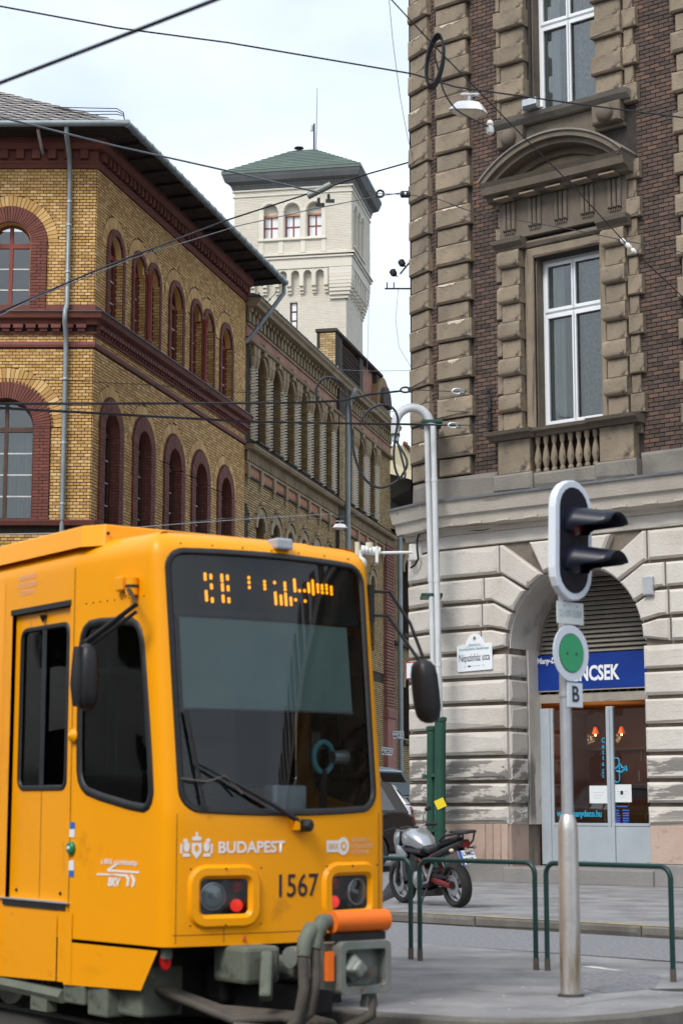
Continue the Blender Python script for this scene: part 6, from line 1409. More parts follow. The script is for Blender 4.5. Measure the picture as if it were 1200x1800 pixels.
# ---- signal post
pb_ = gnd(1003, 1752, .12); SPO = thing('signal_post', 'stainless post with tram signal head, green disc and B plate on the island', 'traffic light', pb_)
def pz(py): return atY(1003, py, pb_.y).z-.12
MB().lathe([(.079, 0), (.078, .3), (.076, 1.2), (.072, 1.25), (.06, 1.3), (.049, 1.325)], seg=28).build('bollard_sleeve', 'inox', SPO, smooth=40)
MB().lathe([(.045, 1.3), (.042, pz(1000))], seg=20).build('pole', 'galv', SPO, smooth=40)
MB().lathe([(.1, 0), (.098, .012), (.08, .02)], seg=24).build('contact_ring', 'track_bed', SPO)  # dark ring standing in for contact shadow and dirt at the foot
SY = radians(45); SM = lambda py, d=.07, roll=0: Matrix.Rotation(SY, 4, 'Z') @ Matrix.Translation((0, -d, pz(py))) @ Matrix.Rotation(roll, 4, 'Y')
hm = SM(952, .09, radians(2)); hw, hh = .23, .465
def stad(w, h, n=10): return arc(0, h-w, w, 0, 180, n)+arc(0, -h+w, w, 180, 360, n)
bd = MB().prism(stad(hw, hh), -.02, .05).build('signal_board', 'signal_white', SPO, hm, bevel=.012)
MB().prism(stad(hw-.055, hh-.055), -.024, -.018).build('board_face', 'signal_black', bd)
for zc, lens in ((.13, 'signal_red_lens'), (-.165, 'signal_black')):
    q = MB(); n = 22; R = .13
    for i in range(n+1):
        t = radians(-38+256*i/n); up = min(1, max(0, (sin(t)+.3)/.55)); Ln = .06+.29*up
        for k in range(6): f = k/5; r = R*(1-.12*f*0)+.0; q.v.append((r*cos(t)*(1-.06*f)+Ln*f*.3, -.02-Ln*f, zc+r*sin(t)*(1-.06*f)-.16*Ln*f))
    q.f = [(i*6+k, (i+1)*6+k, (i+1)*6+k+1, i*6+k+1) for i in range(n) for k in range(5)]
    v = q.build('visor', 'signal_black', bd, smooth=60); sm = v.modifiers.new('s', 'SOLIDIFY'); sm.thickness = .006
    MB().lathe([(.1, 0), (.09, .02), (.05, .035), (0, .04)], (0, -.02, zc), (0, -1, 0), 20).build('lens', lens, bd, smooth=60)
pm_ = SM(1079, .06); pl_ = MB().box(-.16, .16, -.004, .004, -.083, .083).build('time_plate', 'faded_plate', SPO, pm_); text('lettering', '21:00-5:00', .075, 'faded_ink', pl_, wallM(0, -.0065, -.005), .001, sx=.85, bold=.001)
for x in (-.08, .08): MB().lathe([(.008, 0), (.008, .005)], (x, -.004, .055), (0, -1, 0), 8).build('screw', 'galv', pl_)
dm = SM(1149, .06); ds = MB().lathe([(.213, 0), (.213, .008)], (0, .004, 0), (0, -1, 0), 40).build('disc', 'signal_white', SPO, dm); MB().lathe([(.15, 0), (.15, .002)], (0, -.0045, 0), (0, -1, 0), 36).build('disc_edge', 'ink', ds); MB().lathe([(.144, 0), (.144, .002)], (0, -.007, 0), (0, -1, 0), 36).build('green_field', 'signal_green', ds)
for x in (-.055, .055): MB().lathe([(.01, 0), (.01, .003)], (x, -.009, -.005), (0, -1, 0), 8).build('screw', 'ink', ds)
lm_ = SM(1222, .055) @ Matrix.Translation((.045, 0, 0)); lp_ = MB().box(-.09, .09, -.004, .004, -.092, .092).build('letter_plate', 'signal_white', SPO, lm_); text('letter', 'B', .17, 'ink', lp_, wallM(0, -.0065, 0), .001, bold=.003)
for z in (952, 1079, 1149, 1222): MB().lathe([(.05, -.015), (.05, .015)], (0, 0, pz(z)), seg=14).build('clamp', 'galv', SPO)
# ---- railings on the island
def railing(a, b, label):
    a, b = Vector(a), Vector(b); d = (b-a); L_ = d.length; h = .905; r = .1; pts = [(0, 0, 0), (0, 0, h-r)]+[(r-r*cos(t), 0, h-r+r*sin(t)) for t in [pi/2*i/6 for i in range(1, 7)]]+[(L_-r+r*sin(t), 0, h-r+r*cos(t)) for t in [pi/2*i/6 for i in range(0, 7)]]+[(L_, 0, 0)]
    R = thing('railing', label, 'railing', (a.x, a.y, .12), atan2(d.y, d.x), 'green hoop railings on the island'); MB().tube(pts, .0225, 10).build('hoop', 'rail_green', R, smooth=50)
    for x in (0, L_): MB().lathe([(.026, -.02), (.025, .1)], (x, 0, 0), seg=10).build('foot', 'hose', R)
ra, rb, rc_, rd = [gnd(*p, .12) for p in ((738, 1690), (942, 1706), (962, 1707), (1183, 1727))]; re_ = gnd(722, 1687, .12); st_ = rb-ra
railing(ra, rb, 'dark green hoop railing in front of the motorcycle, between tram and post'); railing(rc_, rd, 'dark green hoop railing behind the stainless post at the right'); railing(re_-st_, re_, 'dark green hoop railing whose end shows beside the tram')
# ---- conduits on the corner
CW3 = lambda px, py, d: (lambda s, z: CF.pt(s, z, d))(*CF.sz(px, py, d))
CD = thing('conduit_pipes', 'pair of pale grey conduit pipes with hooked top running up the building corner', 'pipe', CW3(766, 1262, .6))
def cq(px, py, d=.6): return CW3(px, py, d)-CD.location
for k, (tx, bx2) in enumerate(((750, 764), (761, 773))):
    p0 = cq(bx2, 1268); p1 = cq(tx-6+6, 745)
    pts = [p0, p0.lerp(p1, .5), p1]
    MB().tube(pts, .056, 12).build('pipe', 'pipe_grey', CD, smooth=50)
    for f in (.18, .46, .8): MB().tube([p0.lerp(p1, f), p0.lerp(p1, f+.012)], .062, 12).build('pipe_joint', 'pipe_grey', CD, smooth=50)
t0 = cq(756, 748, .6); rad = (cq(756, 740)-cq(722, 740)).length/2; cen = t0+Vector((-rad, 0, .0))
MB().tube([cen+Vector((rad*cos(a), 0, rad*1.05*sin(a))) for a in [pi*i/12 for i in range(13)]]+[cen+Vector((-rad, 0, -.22))], .085, 12).build('hook_bend', 'pipe_grey', CD, smooth=50)
MB().tube([cen+Vector((-rad, 0, -.2)), cen+Vector((-rad, 0, -.3))], .07, 12).build('bend_sleeve', 'pipe_grey', CD, smooth=50); MB().tube([cen+Vector((-rad, 0, -.16)), cen+Vector((-rad, 0, -.21))], .089, 12).build('green_band', 'pipe_green', CD)
for py in (741, 1046): c = cq(757, py); MB().box(c.x-.18, c.x+.22, c.y-.08, c.y+.6, c.z-.03, c.z+.03).build('clamp_bar', 'pipe_green', CD, bevel=.01)
MOUTH = CD.location+cen+Vector((-rad, 0, -.28))
# green protective tubes
for k, (px, tpx, top) in enumerate(((771, 774, 1262), (757, 760, 1278))):
    b = CW3(px, 1400, .6); b.z = .12; q = MB(); t = CW3(tpx, top, .6); hgt = t.z-.12
    G = thing('guard_tube', ['taller dark green guard tube at the foot of the conduits, with a yellow sticker', 'shorter dark green guard tube to the left of its taller twin'][k], 'pipe', b, group='green guard tubes'); dx = t.x-b.x
    MB().tube([(0, 0, 0), (dx, 0, hgt)], .105 if k == 0 else .1, 16).build('tube', 'pipe_green', G, smooth=50); MB().tube([(dx, 0, hgt-.06), (dx, 0, hgt), (dx, 0, hgt+.02)], [.12, .12, .08], 16).build('collar', 'pipe_green', G, smooth=30)
    for z in (.9, 1.9): MB().box(-.14, .14, -.05, .6, z, z+.05).build('clamp_bar', 'pipe_green', G, bevel=.008)
    if k == 0: MB().obox((dx*.5, -.112, 1.42), (1, 0, .45), (0, 1, 0), (-.45, 0, 1), .09, .003, .085).build('sticker', 'yellow_sticker', G)
# ---- camera bracket
cb = CW3(733, 972, .05); CM = thing('camera_bracket', 'white dome camera and antennas on an arm from the building corner', 'camera', cb)
def ca(px, py): return atY(px, py, cb.y-.25)-cb
MB().box(-.16, .1, -.12, .05, -.16, .16).build('box', 'white_plastic', CM, bevel=.01); MB().tube([ca(724, 971), ca(664, 972)], .03, 10).build('arm', 'white_plastic', CM, smooth=50); MB().tube([ca(668, 970), ca(634, 966)], .085, 14).build('head_tube', 'white_plastic', CM, smooth=40)
for px in (640, 646, 652): c = ca(px, 967); MB().tube([c, c+Vector((.02, 0, 0))], .09, 14).build('ring', 'galv', CM)
c = ca(662, 972); MB().box(c.x-.03, c.x+.03, c.y-.09, c.y+.09, c.z-.2, c.z+.12).build('plate', 'white_plastic', CM, bevel=.01)
for px, y0, y1 in ((628, 953, 977), (649, 954, 966)): MB().tube([ca(px, y1), ca(px, y0)], .05 if px < 640 else .075, 12).build('antenna', 'cream_plastic', CM, smooth=50)
c = ca(633, 990); MB().ball(c, .13, 16, (1, 1, 1), 10).build('dome', 'white_plastic', CM, smooth=60); MB().ball(c-Vector((0, 0, .07)), .1, 14).build('dome_window', 'black_plastic', CM, smooth=60); MB().tube([c+Vector((0, 0, .1)), ca(634, 968)], .04, 10).build('neck', 'white_plastic', CM)
# ---- street name plate
s_, z_ = RB.sz(840, 1157); SNP = thing('street_sign', 'white enamel street name plate on the rusticated wall left of the arch', 'sign', M=RB.W @ Matrix.Translation((s_, -.112, z_)) @ Matrix.Rotation(radians(-1.5), 4, 'Y'))
MB().prism(rrect(-.395, .395, -.245, .25, .03, 4), -.012, .012).build('plate', 'enamel_white', SNP, bevel=.004); text('lettering', 'Népszínház utca', .2, 'ink', SNP, wallM(0, -.0145, .0), .001, sx=.53, bold=.001); text('lettering', 'VIII. kerület, Józsefváros, Népszínház negyed', .062, 'ink_teal', SNP, wallM(0, -.0145, .165), .001, sx=.6, bold=.001)
MB().prism([(-.15, -.17), (-.1, -.17), (-.08, -.155), (-.1, -.14), (-.15, -.14)], -.0145, -.0125).build('arrow', 'ink', SNP); MB().prism([(-.08, -.158), (.09, -.158), (.09, -.165), (.13, -.155), (.09, -.145), (.09, -.152), (-.08, -.152)], -.0145, -.0125).build('arrow', 'ink_teal', SNP)
for x, t in ((-.21, '23'), (.2, '31')): text('lettering', t, .05, 'ink_teal', SNP, wallM(x, -.0145, -.155), .001)
s_, z_ = RB.sz(840, 1126); DPL = thing('district_plate', 'half-round white plate with a faint crest above the street name plate', 'sign', M=RB.W @ Matrix.Translation((s_+.005, -.112, z_-.17)))
MB().prism([(-.22, 0), (.22, 0)]+[(.22*cos(t), .29*sin(t)) for t in [pi*i/16 for i in range(1, 16)]], -.012, .012).build('plate', 'enamel_white', DPL); text('lettering', 'Józsefváros', .075, 'ink_teal', DPL, wallM(0, -.0145, .085), .001, sx=.75)
q = MB()
for i in range(8): a = 2*pi*i/8; q.prism([(.045*cos(a+d)*s, .2+.05*sin(a+d)*s) for d, s in ((-.2, .5), (0, 1.1), (.2, .5))], -.0145, -.0125)
q.build('crest', 'leaf', DPL); MB().prism(E_(0, .205, .02, .028), -.0165, -.015).build('crest_shield', 'brass', DPL)
p_ = CW3(728, 1178, .12); HP = thing('corner_plate', 'small white plate with red edge on the corner behind the tram mirror', 'sign', M=CF.W @ Matrix.Translation((CF.sz(727, 1178)[0]+.05, -.112, p_.z))); MB().box(-.14, .14, -.01, .01, -.17, .17).build('plate', 'tread_red', HP); MB().box(-.115, .115, -.013, -.009, -.145, .145).build('face', 'enamel_white', HP)
# ---- paper notices on the side street
for i, (px, py, tl, lab) in enumerate(((700, 1292, 0, 'upright white notice with black lettering tied to the downpipe'), (680, 1321, radians(8), 'tilted white notice with black lettering on the pink wall'))):
    s_, z_ = YR.sz(px, py, .55); NT = thing('car_notice', lab, 'sign', M=Matrix.Translation(YR.pt(s_, z_, .55)) @ Matrix.Rotation(radians(5), 4, 'Z') @ Matrix.Rotation(tl, 4, 'Y'))
    MB().box(-.22, .22, -.01, .01, -.15, .15).build('board', 'enamel_white', NT); text('lettering', 'AUTÓ', .17, 'ink', NT, wallM(0, -.0125, -.06), .001, bold=.008, sx=.9); text('lettering', 'VONTATOTT', .1, 'ink', NT, wallM(0, -.0125, .075), .001, sx=.66, bold=.002); MB().box(-.02, .02, .01, .5, -.02, .02).build('bracket', 'galv', NT)
# ================================================================ vehicles
bk0 = gnd(806, 1596, .12); BA = atan2(.87, -.5)
BK = thing('motorcycle', 'silver and black motorcycle parked on the pavement behind the railing', 'motorcycle', M=Matrix.Translation((bk0.x, bk0.y, .12)) @ Matrix.Rotation(BA, 4, 'Z') @ Matrix.Rotation(radians(-7), 4, 'X'))
def Bp(q, name, m, parent=None, **k): return q.build(name, m, parent or BK, **k)
def wheel(x, wd, nm):
    r = .312; t = Bp(MB().lathe([(r-.085, -wd*.4), (r-.05, -wd*.5), (r-.015, -wd*.38), (r, -wd*.12), (r, wd*.12), (r-.015, wd*.38), (r-.05, wd*.5), (r-.085, wd*.4)], (x, 0, r), (0, 1, 0), 40, ring=True), 'wheel', 'tyre', smooth=50)
    MB().tube([(x+(r-.09)*cos(a), 0, r+(r-.09)*sin(a)) for a in [2*pi*i/36 for i in range(36)]], .022, 6, closed=True).build('rim', 'alloy', t, smooth=50)
    q = MB()
    for k in range(5):
        for dd in (-.13, .13): a = 2*pi*k/5+.3; q.bar((x+.05*cos(a), 0, r+.05*sin(a)), (x+(r-.1)*cos(a+dd), 0, r+(r-.1)*sin(a+dd)), .022, .03, (0, 1, 0))
    q.build('spokes', 'alloy', t); MB().lathe([(.055, -.07), (.055, .07)], (x, 0, r), (0, 1, 0), 14).build('hub', 'dark_metal', t)
    for sy in ((.06,) if x == 0 else (-.07, .07)): MB().lathe([(.07, -.003), (.14, -.003), (.14, .003), (.07, .003)], (x, sy, r), (0, 1, 0), 28, ring=True).build('brake_disc', 'alloy', t)
    return t
wheel(0, .165, 'rear'); wheel(1.4, .125, 'front')
Bp(loft([((.0, .105, .31), (0, .02, 0), (0, 0, .035)), ((.28, .11, .36), (0, .025, 0), (0, 0, .05)), ((.52, .09, .43), (0, .03, 0), (0, 0, .07))], 10), 'swingarm', 'frame_red', smooth=50); Bp(loft([((.0, -.105, .31), (0, .02, 0), (0, 0, .035)), ((.52, -.09, .43), (0, .03, 0), (0, 0, .07))], 10), 'swingarm', 'frame_red', smooth=50)
Bp(loft([((.05, .1, .42), (0, .02, 0), (0, 0, .02)), ((.3, .12, .44), (0, .025, 0), (0, 0, .035)), ((.5, .12, .5), (0, .03, 0), (0, 0, .04))], 8), 'chain_guard', 'black_plastic', smooth=50)
q = MB()
for sy in (-.13, .13):
    q.tube([(.5, sy, .42), (.62, sy, .62), (.9, sy*.9, .78), (1.12, sy*.4, .92)], .02, 7); q.tube([(.62, sy, .62), (.85, sy, .55), (1.12, sy*.4, .86)], .017, 7); q.tube([(.62, sy, .62), (.2, sy*.8, .78), (-.1, sy*.6, .85)], .016, 7)
Bp(q, 'frame', 'frame_red', smooth=50)
Bp(MB().box(.5, .86, -.17, .17, .26, .52), 'engine', 'dark_metal', bevel=.05); Bp(MB().obox((.83, 0, .6), (1, 0, .5), (0, 1, 0), (-.5, 0, 1), .11, .16, .14), 'cylinder_head', 'dark_metal', bevel=.03); Bp(MB().lathe([(.12, 0), (.12, .04), (.06, .07), (0, .075)], (.68, .165, .38), (0, 1, 0), 18), 'engine_cover', 'alloy', smooth=40); Bp(MB().box(.94, 1.0, -.17, .17, .45, .75), 'radiator', 'black_plastic')
Bp(loft([((.45, -.02, .2), (0, .1, 0), (0, 0, .06)), ((.8, 0, .19), (0, .13, 0), (0, 0, .07)), ((1.0, 0, .3), (0, .06, 0), (0, 0, .05))], 12), 'exhaust', 'dark_metal', smooth=50)
Bp(loft([((.56, 0, .8), (0, .08, 0), (0, 0, .06)), ((.66, 0, .87), (0, .16, 0), (0, 0, .12)), ((.82, 0, .94), (0, .2, 0), (0, 0, .14)), ((.98, 0, .95), (0, .2, 0), (0, 0, .14)), ((1.1, 0, .93), (0, .13, 0), (0, 0, .1))], 18, 2.6), 'fuel_tank', 'silver_paint', smooth=50); Bp(MB().lathe([(.05, 0), (.05, .02)], (.9, 0, 1.08), seg=16), 'fuel_cap', 'black_plastic')
Bp(loft([((.58, 0, .76), (0, .17, 0), (0, 0, .06)), ((.8, 0, .78), (0, .205, 0), (0, 0, .06)), ((1.05, 0, .8), (0, .18, 0), (0, 0, .04))], 12), 'tank_trim', 'black_plastic', smooth=50)
Bp(loft([((.62, 0, .8), (0, .11, 0), (0, 0, .06)), ((.42, 0, .78), (0, .15, 0), (0, 0, .05)), ((.2, 0, .83), (0, .14, 0), (0, 0, .05)), ((.14, 0, .88), (0, .13, 0), (0, 0, .05)), ((-.12, 0, .93), (0, .11, 0), (0, 0, .045)), ((-.22, 0, .94), (0, .06, 0), (0, 0, .02))], 14, 3), 'seat', 'seat_vinyl', smooth=50)
Bp(loft([((.4, 0, .7), (0, .13, 0), (0, 0, .05)), ((.1, 0, .78), (0, .125, 0), (0, 0, .06)), ((-.2, 0, .86), (0, .1, 0), (0, 0, .055)), ((-.34, 0, .9), (0, .07, 0), (0, 0, .04))], 14, 3), 'tail_fairing', 'dark_metal', smooth=50); Bp(loft([((-.3, 0, .87), (0, .08, 0), (0, 0, .05)), ((-.37, 0, .88), (0, .06, 0), (0, 0, .04))], 12), 'tail_light', 'tail_lens', smooth=50)
q = MB(); q.tube([(.1, .13, .93), (-.05, .15, 1.0), (-.4, .13, 1.04), (-.5, .08, 1.04), (-.5, -.08, 1.04), (-.4, -.13, 1.04), (-.05, -.15, 1.0), (.1, -.13, .93)], .018, 7); q.tube([(-.45, .1, 1.04), (-.42, .08, .92), (-.3, .07, .84)], .014, 6); q.tube([(-.45, -.1, 1.04), (-.42, -.08, .92), (-.3, -.07, .84)], .014, 6); q.box(-.46, -.12, -.1, .1, 1.035, 1.06); Bp(q, 'luggage_rack', 'black_plastic', smooth=40)
Bp(loft([((-.2, 0, .8), (0, .07, 0), (0, 0, .02)), ((-.32, 0, .72), (0, .06, 0), (0, 0, .015)), ((-.4, 0, .62), (0, .05, 0), (0, 0, .012))], 10), 'rear_fender', 'black_plastic', smooth=50)
PM = Matrix.Translation((-.36, .0, .7)) @ Matrix.Rotation(radians(-90), 4, 'Z') @ Matrix.Rotation(radians(-22), 4, 'X')
pq = MB().box(-.125, .125, -.004, .004, -.1, .1).build('number_plate', 'plate_white', BK, PM); MB().box(-.125, -.08, -.006, -.0045, -.1, .1).build('blue_strip', 'eu_blue', pq); text('lettering', 'UMC', .085, 'ink', pq, wallM(.022, -.006, .045), .001, bold=.002); text('lettering', '312', .085, 'ink', pq, wallM(.022, -.006, -.045), .001, bold=.002)
for sy in (-1, 1): ind = Bp(MB().tube([(-.26, sy*.07, .82), (-.27, sy*.16, .81)], .012, 6), 'indicator', 'black_plastic'); MB().ball((-.27, sy*.19, .81), .035, 10, (1.1, 1, .8)).build('indicator_lens', 'lens_clear', ind, smooth=60)
for sy in (-.1, .1): Bp(MB().tube([(1.4, sy, .31), (1.31, sy, .55), (1.14, sy, .98)], [.028, .026, .024], 10), 'fork_leg', 'dark_metal', smooth=50)
Bp(loft([((1.1, 0, .7), (0, .07, 0), (0, 0, .015)), ((1.25, 0, .66), (0, .075, 0), (0, 0, .03)), ((1.45, 0, .66), (0, .07, 0), (0, 0, .025)), ((1.62, 0, .58), (0, .05, 0), (0, 0, .015))], 10), 'front_fender', 'silver_paint', smooth=50)
for sy in (-1, 1): Bp(loft([((.92, sy*.18, .72), (.0, .02, 0), (0, 0, .02)), ((1.05, sy*.2, .76), (.0, .025, 0), (0, 0, .1)), ((1.2, sy*.17, .8), (0, .02, 0), (0, 0, .07)), ((1.26, sy*.15, .83), (0, .01, 0), (0, 0, .02))], 10), 'tank_shroud', 'silver_paint', smooth=50); Bp(MB().bar((1.0, sy*.19, .7), (1.05, sy*.17, .42), .03, .09), 'side_blade', 'silver_paint')
Bp(loft([((1.2, 0, .95), (0, .1, 0), (0, 0, .12)), ((1.32, 0, .93), (0, .12, 0), (0, 0, .13)), ((1.42, 0, .9), (0, .07, 0), (0, 0, .08))], 12), 'headlight_cowl', 'silver_paint', smooth=50)
hb = Bp(MB().tube([(1.0, .38, 1.08), (1.06, .26, 1.1), (1.12, .1, 1.05), (1.12, -.1, 1.05), (1.06, -.26, 1.1), (1.0, -.38, 1.08)], .012, 7), 'handlebar', 'alloy', smooth=50)
for sy in (-1, 1): MB().tube([(1.04, sy*.26, 1.1), (.99, sy*.42, 1.085)], .027, 8).build('grip', 'black_plastic', hb); MB().tube([(1.06, sy*.24, 1.1), (1.1, sy*.28, 1.22), (1.08, sy*.34, 1.3)], .007, 5).build('mirror_stem', 'black_plastic', hb); MB().ball((1.08, sy*.36, 1.31), .06, 10, (.35, 1, .6)).build('mirror', 'black_plastic', hb, smooth=60); MB().tube([(1.08, sy*.24, 1.1), (1.1, sy*.38, 1.09)], .006, 5).build('lever', 'alloy', hb)
Bp(MB().box(1.12, 1.2, -.09, .09, 1.0, 1.1), 'instrument', 'black_plastic', bevel=.02)
for sy in (-1, 1): ft = Bp(MB().tube([(.45, sy*.15, .4), (.42, sy*.2, .36), (.44, sy*.26, .35)], .014, 6), 'foot_peg', 'alloy'); MB().bar((.3, sy*.16, .6), (.46, sy*.16, .4), .015, .05).build('peg_plate', 'alloy', ft); MB().bar((.58, sy*.16, .6), (.46, sy*.16, .4), .015, .04).build('peg_plate', 'alloy', ft)
Bp(MB().tube([(.55, .12, .28), (.58, .27, .02)], .013, 6), 'side_stand', 'dark_metal')
# ---- parked cars
def car(name, label, paint, pos, ang, h=1.52, L_=4.2, wd=1.74, suv=False):
    C_ = thing(name, label, 'car', pos, ang, 'cars in the side street')
    # local: +x forward, rear bumper at x=0
    bl_ = .92; low = [(0.05, .32), (.0, .55), (.06, .9), (.2, .97), (1.0, .98), (2.9, .96), (3.4, .92), (4.05, .74), (4.2, .55), (4.15, .3)]
    def arch_(xc): return [(xc+.36*cos(t), .32+.36*sin(t)) for t in [pi*i/10 for i in range(11)]]
    low = [(x*L_/4.2, z) for x, z in low]; outline = low+arch_(3.35*L_/4.2)+[(2.9*L_/4.2, .22), (1.3*L_/4.2, .22)]+arch_(.78*L_/4.2)
    q = MB(); n = len(outline); secs = [(-wd/2, .0), (-wd/2+.05, .03), (wd/2-.05, .03), (wd/2, .0)]
    tri = tessellate_polygon([[Vector((x, z, 0)) for x, z in outline]])
    for i, (y, g) in enumerate(secs):
        k = 0 if i in (1, 2) else 1
        for x, z in outline:
            cx_, cz_ = L_/2, .6; f = 1-.04*k; q.v.append((cx_+(x-cx_)*(1-.012*k), y, cz_+(z-cz_)*f))
    for i in range(3): q.f += [(i*n+j, i*n+(j+1) % n, (i+1)*n+(j+1) % n, (i+1)*n+j) for j in range(n)]
    q.f += [tuple(t) for t in tri]+[tuple(3*n+j for j in t) for t in tri]
    bd_ = q.build('body', paint, C_, smooth=35, bevel=.02)
    gb = [(.12, .95), (.42, h-.1), (.75, h-.01), (1.6, h), (2.2, h-.03), (3.05, .97)]; gb = [(x*L_/4.2, z) for x, z in gb]; m = len(gb); q = MB()
    for sgn in (-1, 1):
        for x, z in gb: f = (z-.95)/(h-.95); q.v.append((x, sgn*(wd/2-.04-.2*f), z))
    q.f = [(i, i+1, m+i+1, m+i) for i in range(m-1)]+[tuple(range(m)), tuple(range(m, 2*m))]
    g_ = q.build('cabin', paint, C_, smooth=30, bevel=.015)
    def sw(pts, nm):
        for sgn in (-1, 1):
            q = MB(); q.v = [(x*L_/4.2, sgn*(wd/2-.04-.2*(z-.95)/(h-.95)+.006), z) for x, z in pts]; q.f = [tuple(range(len(pts)))]; q.build(nm, 'glass_car', g_)
    zt = h-.12; sw([(.34, 1.0), (.58, zt-.03), (.72, zt), (.86, 1.0)], 'quarter_window'); sw([(.95, 1.0), (.82, zt), (1.5, zt+.01), (1.58, 1.0)], 'side_window'); sw([(1.66, 1.0), (1.6, zt+.01), (2.15, zt-.02), (2.75, 1.0)], 'side_window')
    q = MB(); q.v = [(.17*L_/4.2-.012, -.62, 1.0), (.17*L_/4.2-.012, .62, 1.0), (.4*L_/4.2-.012, .52, h-.14), (.4*L_/4.2-.012, -.52, h-.14)]; q.f = [(0, 1, 2, 3)]; q.build('rear_window', 'glass_car', g_)
    q = MB(); q.v = [(2.98*L_/4.2+.015, -.65, 1.0), (2.98*L_/4.2+.015, .65, 1.0), (2.27*L_/4.2+.015, .53, h-.1), (2.27*L_/4.2+.015, -.53, h-.1)]; q.f = [(0, 1, 2, 3)]; q.build('windscreen', 'glass_car', g_)
    for x in (.78, 3.35):
        for sgn in (-1, 1):
            wl = MB().lathe([(.2, -.09), (.3, -.1), (.32, -.07), (.32, .07), (.3, .1), (.2, .09)], (x*L_/4.2, sgn*(wd/2-.13), .32), (0, 1, 0), 28).build('wheel', 'tyre', C_, smooth=40); q = MB(); q.lathe([(.2, -.02), (.2, .02)], (x*L_/4.2, sgn*(wd/2-.06), .32), (0, 1, 0), 20); q.build('rim', 'alloy', wl)
    for sgn in (-1, 1): MB().ball((.06, sgn*(wd/2-.16), .84), .1, 12, (.4, 1, .7)).build('tail_light', 'tail_lens', C_, smooth=60); MB().ball((L_-.12, sgn*(wd/2-.25), .68), .15, 12, (.6, 1, .6)).build('headlight', 'glass', C_, smooth=60); MB().box(1.0, 1.18, sgn*(wd/2)-.02, sgn*(wd/2)+.02, .84, .87).build('door_handle', paint, C_, bevel=.008); MB().box(1.55*L_/4.2, 1.56*L_/4.2, sgn*(wd/2-.012)-.004, sgn*(wd/2-.012)+.004, .3, .95).build('door_seam', 'black_plastic', C_)
    MB().box(-.03, .12, -wd/2+.08, wd/2-.08, .3, .5).build('bumper', 'black_plastic', C_, bevel=.04)
    return C_
rp = atY(731, 1440, 32.3)
car('parked_car', 'dark brown hatchback behind the motorcycle, half hidden by the tram', 'car_brown', (rp.x, 32.3, .43), radians(178), 1.54)
rp = atY(729, 1400, 37.2); car('parked_car', 'white car just showing above the dark hatchback', 'car_white', (rp.x, 37.2, .58), radians(176), 1.42)
rp = atY(712, 1400, 43.2); car('parked_car', 'pale blue estate car with roof bars, furthest up the side street', 'car_silverblue', (rp.x, 43.2, .79), radians(150), 1.6)
# ================================================================ overhead wires
def wire(name, pts, r, label, m='wire', cat='wire', sag=0., seg=6, grp=None, sub=8):
    """pts = (photo x, photo y, distance) of real anchor points; straight spans with a little sag"""
    P3 = [atY(*p) for p in pts]; o = P3[0].copy(); out = []
    for a, b in zip(P3, P3[1:]):
        for k in range(sub): f = k/sub; p = a.lerp(b, f); p.z -= sag*4*f*(1-f); out.append(p-o)
    out.append(P3[-1]-o); ob = MB().tube(out, r, seg).build(name, m, None, None, smooth=60); ob.location = o; ob['label'] = label; ob['category'] = cat
    if grp: ob['group'] = grp
    return ob
wire('contact_wire', [(-150, 205, 10.3), (0, 145, 10), (190, 72, 9.4), (375, 0, 8.9), (520, -60, 8.5)], .011, 'thick dark tram contact wire crossing the top left corner of the sky')
wire('span_wire', [(-80, -2, 21), (0, 10, 21.5), (205, 48, 22), (400, 74, 22.6), (725, 129, 23.2), (800, 152, 23.4), (1000, 180, 23.6), (1260, 214, 24)], .011, 'black span wire that carries the white street lamp across the top')
wire('span_wire', [(0, 205, 31), (200, 255, 33), (405, 301, 35), (560, 338, 36.5)], .018, 'grey span wire from the left eave down to the wire clamp', 'grey_wire')
wire('contact_wire', [(-60, 578, 29), (0, 548, 30), (180, 470, 32), (400, 386, 35), (560, 334, 37.5), (640, 307, 38.5), (735, 280, 40)], .017, 'dark contact wire rising past the tower to the corner building', 'wire')
wire('guy_wire', [(-60, 585, 29.4), (60, 524, 30), (230, 455, 32.5), (420, 396, 35), (560, 365, 37), (660, 345, 38), (735, 334, 39.5)], .01, 'thin guy wire just under the rising contact wire', 'grey_wire')
wire('span_wire', [(640, 333, 36.2), (668, 340, 35.8), (712, 341, 35.4), (772, 350, 34.8), (835, 374, 34.2)], .008, 'short span wire with insulators fixed to the corner building')
wire('facade_wire', [(790, 358, 34.2), (835, 374, 33.8), (1000, 402, 32), (1240, 452, 30)], .008, 'thin wire running along the facade above the first floor window')
wire('feeder_cable', [(-60, 709.5, 25), (0, 709.5, 26), (260, 709, 29), (520, 708, 33), (600, 704, 34), (650, 693, 34.6), (705, 687, 34.8)], .022, 'upper of two black feeder cables strung across the side street')
wire('feeder_cable', [(-60, 713, 25), (0, 717, 26), (200, 728, 28.5), (435, 741, 31.5), (600, 744, 33.5), (740, 746, 34.6), (800, 747, 34.4)], .022, 'lower of two black feeder cables strung across the side street')
wire('thin_cable', [(-60, 940, 27), (130, 937, 28), (300, 922, 30), (480, 909, 33), (585, 903, 36)], .008, 'thin pale cable just above the tram roof', 'galv')
wire('thin_cable', [(330, 918, 34), (420, 909, 36), (510, 904, 38)], .006, 'short thin grey cable over the tram roof near the brown building', 'grey_wire')
wire('diagonal_wire', [(676, -14, 21.5), (765, 82, 22.5), (895, 215, 24), (1010, 330, 25.5), (1100, 428, 27), (1240, 560, 29)], .009, 'diagonal guy wire crossing the corner building from top left to right')
